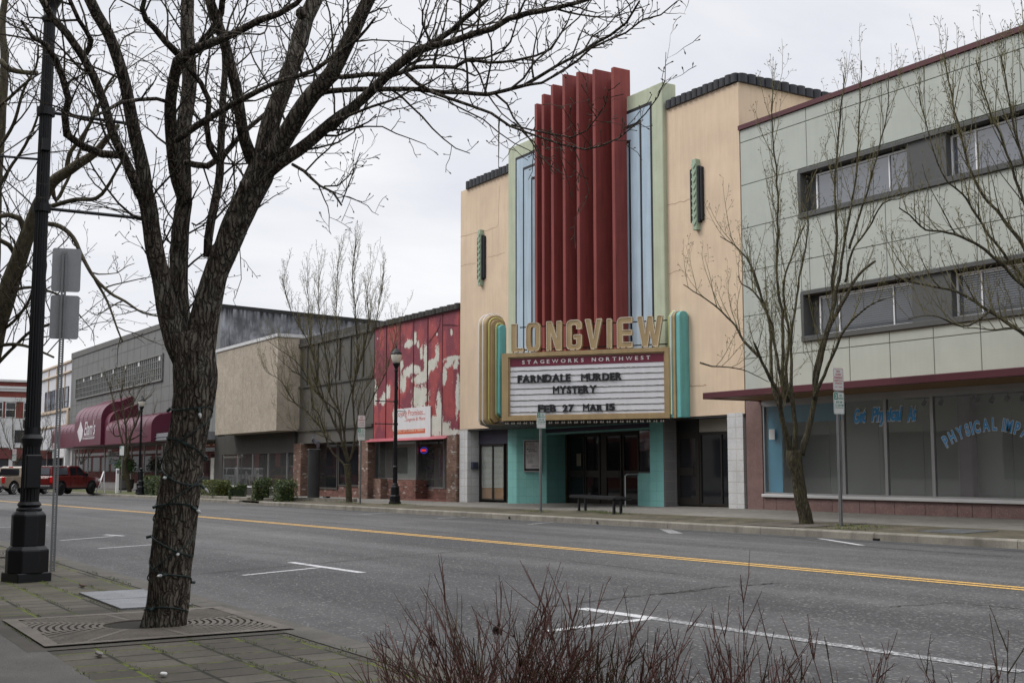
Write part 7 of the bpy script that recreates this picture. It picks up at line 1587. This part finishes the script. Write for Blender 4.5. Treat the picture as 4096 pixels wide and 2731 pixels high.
# leaves on the potted shrub and hedges
def leafmat(name, c1, c2, c3):
    m_, nt, b = base(name); g = N(nt, 'ShaderNodeNewGeometry'); rr = N(nt, 'ShaderNodeValToRGB'); K(nt, g, rr, 'Random Per Island', 0)
    e = rr.color_ramp.elements; e[0].color = (*c1, 1); e[1].color = (*c3, 1); k = e.new(.6); k.color = (*c2, 1); nt.links.new(rr.outputs[0], b.inputs['Base Color']); b.inputs['Roughness'].default_value = .5; return m_
LF1 = leafmat('hedge_leaf', (.018, .04, .012), (.035, .07, .02), (.16, .17, .03)); LF2 = leafmat('shrub_leaf', (.03, .08, .02), (.06, .14, .03), (.14, .22, .05)); LF3 = leafmat('yellow_leaf', (.03, .055, .012), (.08, .1, .02), (.2, .18, .03))
def leaves(mb, c, r, n, size, shell=.55):
    for _ in range(n):
        d = rnd().normalized(); d.z = abs(d.z)*1.0 if random.random() < .8 else d.z; q = random.uniform(shell, 1.0)**.5
        p = Vector((c[0]+d.x*r[0]*q, c[1]+d.y*r[1]*q, c[2]+d.z*r[2]*q)); p += rnd()*.03
        p += d*.12*noise.noise(p*3)
        a = rnd().normalized(); b_ = a.orthogonal().normalized()*size*random.uniform(.3, .5); a = a*size*random.uniform(.6, 1.2); mb.add([p, p+a*.5+b_, p+a, p+a*.5-b_], [(0, 1, 2, 3)])
mb = MB(); leaves(mb, (pxx, pyy, pzz+1.5), (.75, .75, 1.0), 900, .16, .1); mb.build('foliage', LF2, pt_)
mb = MB()
for k in range(6): mb.tube([(pxx, pyy, pzz+.75), (pxx+random.uniform(-.5, .5), pyy+random.uniform(-.5, .5), pzz+1.9)], .02, 5)
mb.build('stem', BK_TWIG, pt_)
def hedge(x0, x1, y, h, label, lf=LF1):
    # rounded box of leaves
    zb = FS((x0+x1)/2, y); t = thing('hedge_shrub', label, 'hedge', ((x0+x1)/2, y, zb), 'clipped hedge shrubs at the mid-block crossing'); mb = MB()
    n = int(7500*max(.5, (x1-x0)*h))
    cx, hx, hy = (x0+x1)/2, (x1-x0)/2, .4
    for _ in range(n):
        u = random.uniform(-1, 1); v = random.uniform(-1, 1); w_ = random.uniform(0, 1); f = random.random()
        if f < .4: w_ = random.uniform(.86, 1.02)
        elif f < .75: v = -random.uniform(.85, 1.02)
        elif f < .93: u = random.choice((-1, 1, 1))*random.uniform(.88, 1.02)
        k = 1-.16*max(0, abs(u)-.6)/.4*w_; p = Vector((cx+u*hx, y+v*hy, zb+w_*h*k)); p += Vector((0, 0, 1))*.1*noise.noise(p*2.2)*w_+rnd()*.02
        a = rnd().normalized(); b_ = a.orthogonal().normalized()*.022; a = a*.05; mb.add([p, p+a*.5+b_, p+a, p+a*.5-b_], [(0, 1, 2, 3)])
    for _ in range(int(70*(x1-x0))):
        p = Vector((cx+random.uniform(-1, 1)*hx, y+random.uniform(-1, 1)*hy, zb+h*.95)); 
        for q in range(6): a = (rnd()*.4+Vector((0, 0, 1))).normalized(); b_ = a.orthogonal().normalized()*.02; mb.add([p, p+a*.04+b_, p+a*.08, p+a*.04-b_], [(0, 1, 2, 3)]); p = p+Vector((0, 0, .03))
    mb.build('foliage', lf, t); mb = MB(); mb.box(x0+.12, x1-.12, y-hy+.12, y+hy-.12, zb, zb+h*.72); mb.build('shaded_core', mat('hedge_inside', (.02, .03, .012), .95, bump=0), t)  # solid dark box stands in for the shaded inside of the hedge
hy_ = 18.3
X_ = lambda x: XatY(z88, x, 780, hy_-.4)
XB_ = lambda x: XatY(z88, x, 780, hy_+.4)
hedge(X_(300), X_(470), hy_, .72, 'yellowish green hedge shrub just right of the big tree trunk', LF3); hedge(X_(440), XB_(660), hy_, .64, 'low dark green hedge shrub in the middle of the left hedge row'); hedge(X_(640), XB_(845), hy_, .62, 'low dark green hedge shrub at the right end of the left hedge row')
hy_ = 18.4
hedge(X_(905), XB_(1150), hy_, .84, 'taller dark hedge shrub just right of the drain gap'); hedge(X_(1130), XB_(1415), hy_+.1, .76, 'dark hedge shrub with yellow tips next to the brick pier')
hy_ = 18.8
X1_ = lambda x: XatY(z1, x, 1050, hy_-.6)
hedge(X1_(1262), X1_(1345)+.5, hy_, .95, 'hedge shrub left of the black bollard'); hedge(X1_(1385), X1_(1500), hy_, .9, 'hedge shrub between the bollard and the big tree trunk')
# ---- red-stemmed shrubs in the foreground
M_STEM = mat('red_stem', (.095, .042, .032), .55, var=.35, vs=6, bump=0); M_STEM2 = mat('brown_green_stem', (.05, .034, .012), .6, var=.3, vs=6, bump=0)
def shrub(D, dep, hpx, spread, n, label):
    """D: photo x of the middle; stems rise from the ground and fan out"""
    c = atD(zD, D, 1500, dep); zb = NS(c.x, c.y)-.02; S = thing('dogwood_shrub', label, 'shrub', (c.x, c.y, zb), 'red stemmed shrubs along the near kerb'); m1 = MB(); m2 = MB()
    top = atD(zD, D, hpx, dep).z-zb
    for k in range(n):
        a = random.uniform(0, 2*math.pi); q = random.random()**.6; lean = Vector((math.cos(a), math.sin(a), 0))*spread*q; b = Vector((c.x, c.y, zb))+lean*.3+rnd()*.02
        L = top*random.uniform(.55, 1.0)*(1-.25*q); mb = m2 if random.random() < .25 else m1
        pts = [b]; nn = 7; d = Vector((0, 0, 1))+lean*.5/max(top, .2); cur = b
        for i in range(nn): d = (d+rnd()*.055+lean*.09/max(top, .2)).normalized(); cur = cur+d*L/nn*1.12; pts.append(cur)
        r0 = random.uniform(.0022, .0042); W = [r0*(1-.8*i/nn)+.0005 for i in range(nn+1)]; mb.tube(pts, W, 5, False)
        for j in range(random.randint(3, 7)):
            i = random.randint(1, nn-1); t = (pts[i+1]-pts[i]).normalized(); s_ = rnd(); s_ = (s_-t*s_.dot(t)).normalized(); dd = (t*.85+s_*.45).normalized(); l2 = L*random.uniform(.12, .42); pp = [pts[i]]; cu = pts[i]
            for w_ in range(4): dd = (dd+rnd()*.06+Vector((0, 0, .06))).normalized(); cu = cu+dd*l2/4; pp.append(cu)
            mb.tube(pp, [r0*.6*(1-.8*u_/4)+.0004 for u_ in range(5)], 4, False)
            for u_ in (1, 2, 3):
                e = rnd().normalized(); mb.tube([pp[u_], pp[u_]+(e+dd)*.018], [.0012, .0004], 3, False)
    m1.build('stems', M_STEM, S); m2.build('old_stems', M_STEM2, S)
    if n > 60:
        mb = MB()
        for q in ((1140, 1440), (990, 1470)):
            p = atD(zD, q[0], q[1], dep-.05)
            for _ in range(5): a = rnd()*.006; mb.add([p+a, p+a+rnd()*.007, p+a+Vector((0, 0, -.028))+rnd()*.004, p+a+rnd()*.006], [(0, 1, 2, 3)])
        mb.build('dry_leaves', mat('dry_leaf', (.03, .016, .012), .8, bump=0), S)
random.seed(21)
shrub(1150, 4.3, 1325, .62, 125, 'broad dark red twiggy shrub in the centre foreground')
shrub(1010, 4.0, 1395, .4, 55, 'low twiggy shrub leaning left over the near pavers')
shrub(1330, 4.2, 1355, .42, 75, 'twiggy red shrub right of the broad centre shrub')
shrub(1500, 4.1, 1425, .4, 45, 'low red twig shrub under the white road marking corner')
shrub(1700, 4.0, 1375, .42, 40, 'sparse red shrub with tall outer stems right of the centre')
shrub(1960, 3.9, 1455, .4, 34, 'low sparse red shrub second from the right edge')
shrub(2260, 3.9, 1425, .4, 34, 'sparse red shrub at the right edge of the foreground')
# moss and grass tufts
M_MOSS = leafmat('moss_green', (.05, .08, .012), (.09, .12, .015), (.16, .18, .03))
def tufts(name, spots, n, size, fn, spread):
    mb = MB()
    for sx0, sy0 in spots:
        for _ in range(n):
            x = sx0+random.gauss(0, spread[0]); y = sy0+random.gauss(0, spread[1]); z = fn(x, y); a = Vector((random.gauss(0, .5), random.gauss(0, .5), 1)).normalized()*size*random.uniform(.4, 1.2); b_ = Vector((random.uniform(-1, 1), random.uniform(-1, 1), 0)).normalized()*size*.12
            mb.add([(x-b_.x, y-b_.y, z), (x+b_.x, y+b_.y, z), (x+a.x, y+a.y, z+a.z)], [(0, 1, 2)])
    o = mb.build(name, M_MOSS); o['kind'] = 'stuff'; return o
sp_ = []
for _ in range(170):
    kx = random.randint(-50, -10); x = random.uniform(-13, -4.5); y = 1.42+.285*random.randint(0, 5); sp_.append((x, min(2.9, y)))
tufts('moss', sp_, 16, .018, NS, (.09, .006))
nk_ = [(x, 2.92) for x in (-15, -13.2, -12.4, -11.8, -10.4, -6.6, -6.1, -5.8, -5.5, -5.2)]
tufts('grass_tufts', nk_, 22, .03, NS, (.12, .015))
fx_ = [(B1[0]+.5, B1[1]-.1), (B1[0]+1.2, B1[1]-.25), (B1[0]+1.9, B1[1]-.45), (B1[0]+2.4, B1[1]-.6), (-29.6, 19.0), (-17.8, 18.95), (-17.2, 18.9), (-40.5, 19.6), (-39.8, 19.7), (-42.6, 19.), (-17, 18.2), (-45.4, 19.8)]
tufts('grass_tufts', fx_, 130, .06, FS, (.4, .14))
gs = sheet('grass_strip', -100, -66.5, 17.85, 20.6, FS, 3, 1, ground_mat('verge_grass', (.055, .065, .025), (.1, .105, .04), ((.08, .1, .03), (.12, .13, .05), (.15, .13, .08)), 30, .5, .6, .95), .01, 'structure')
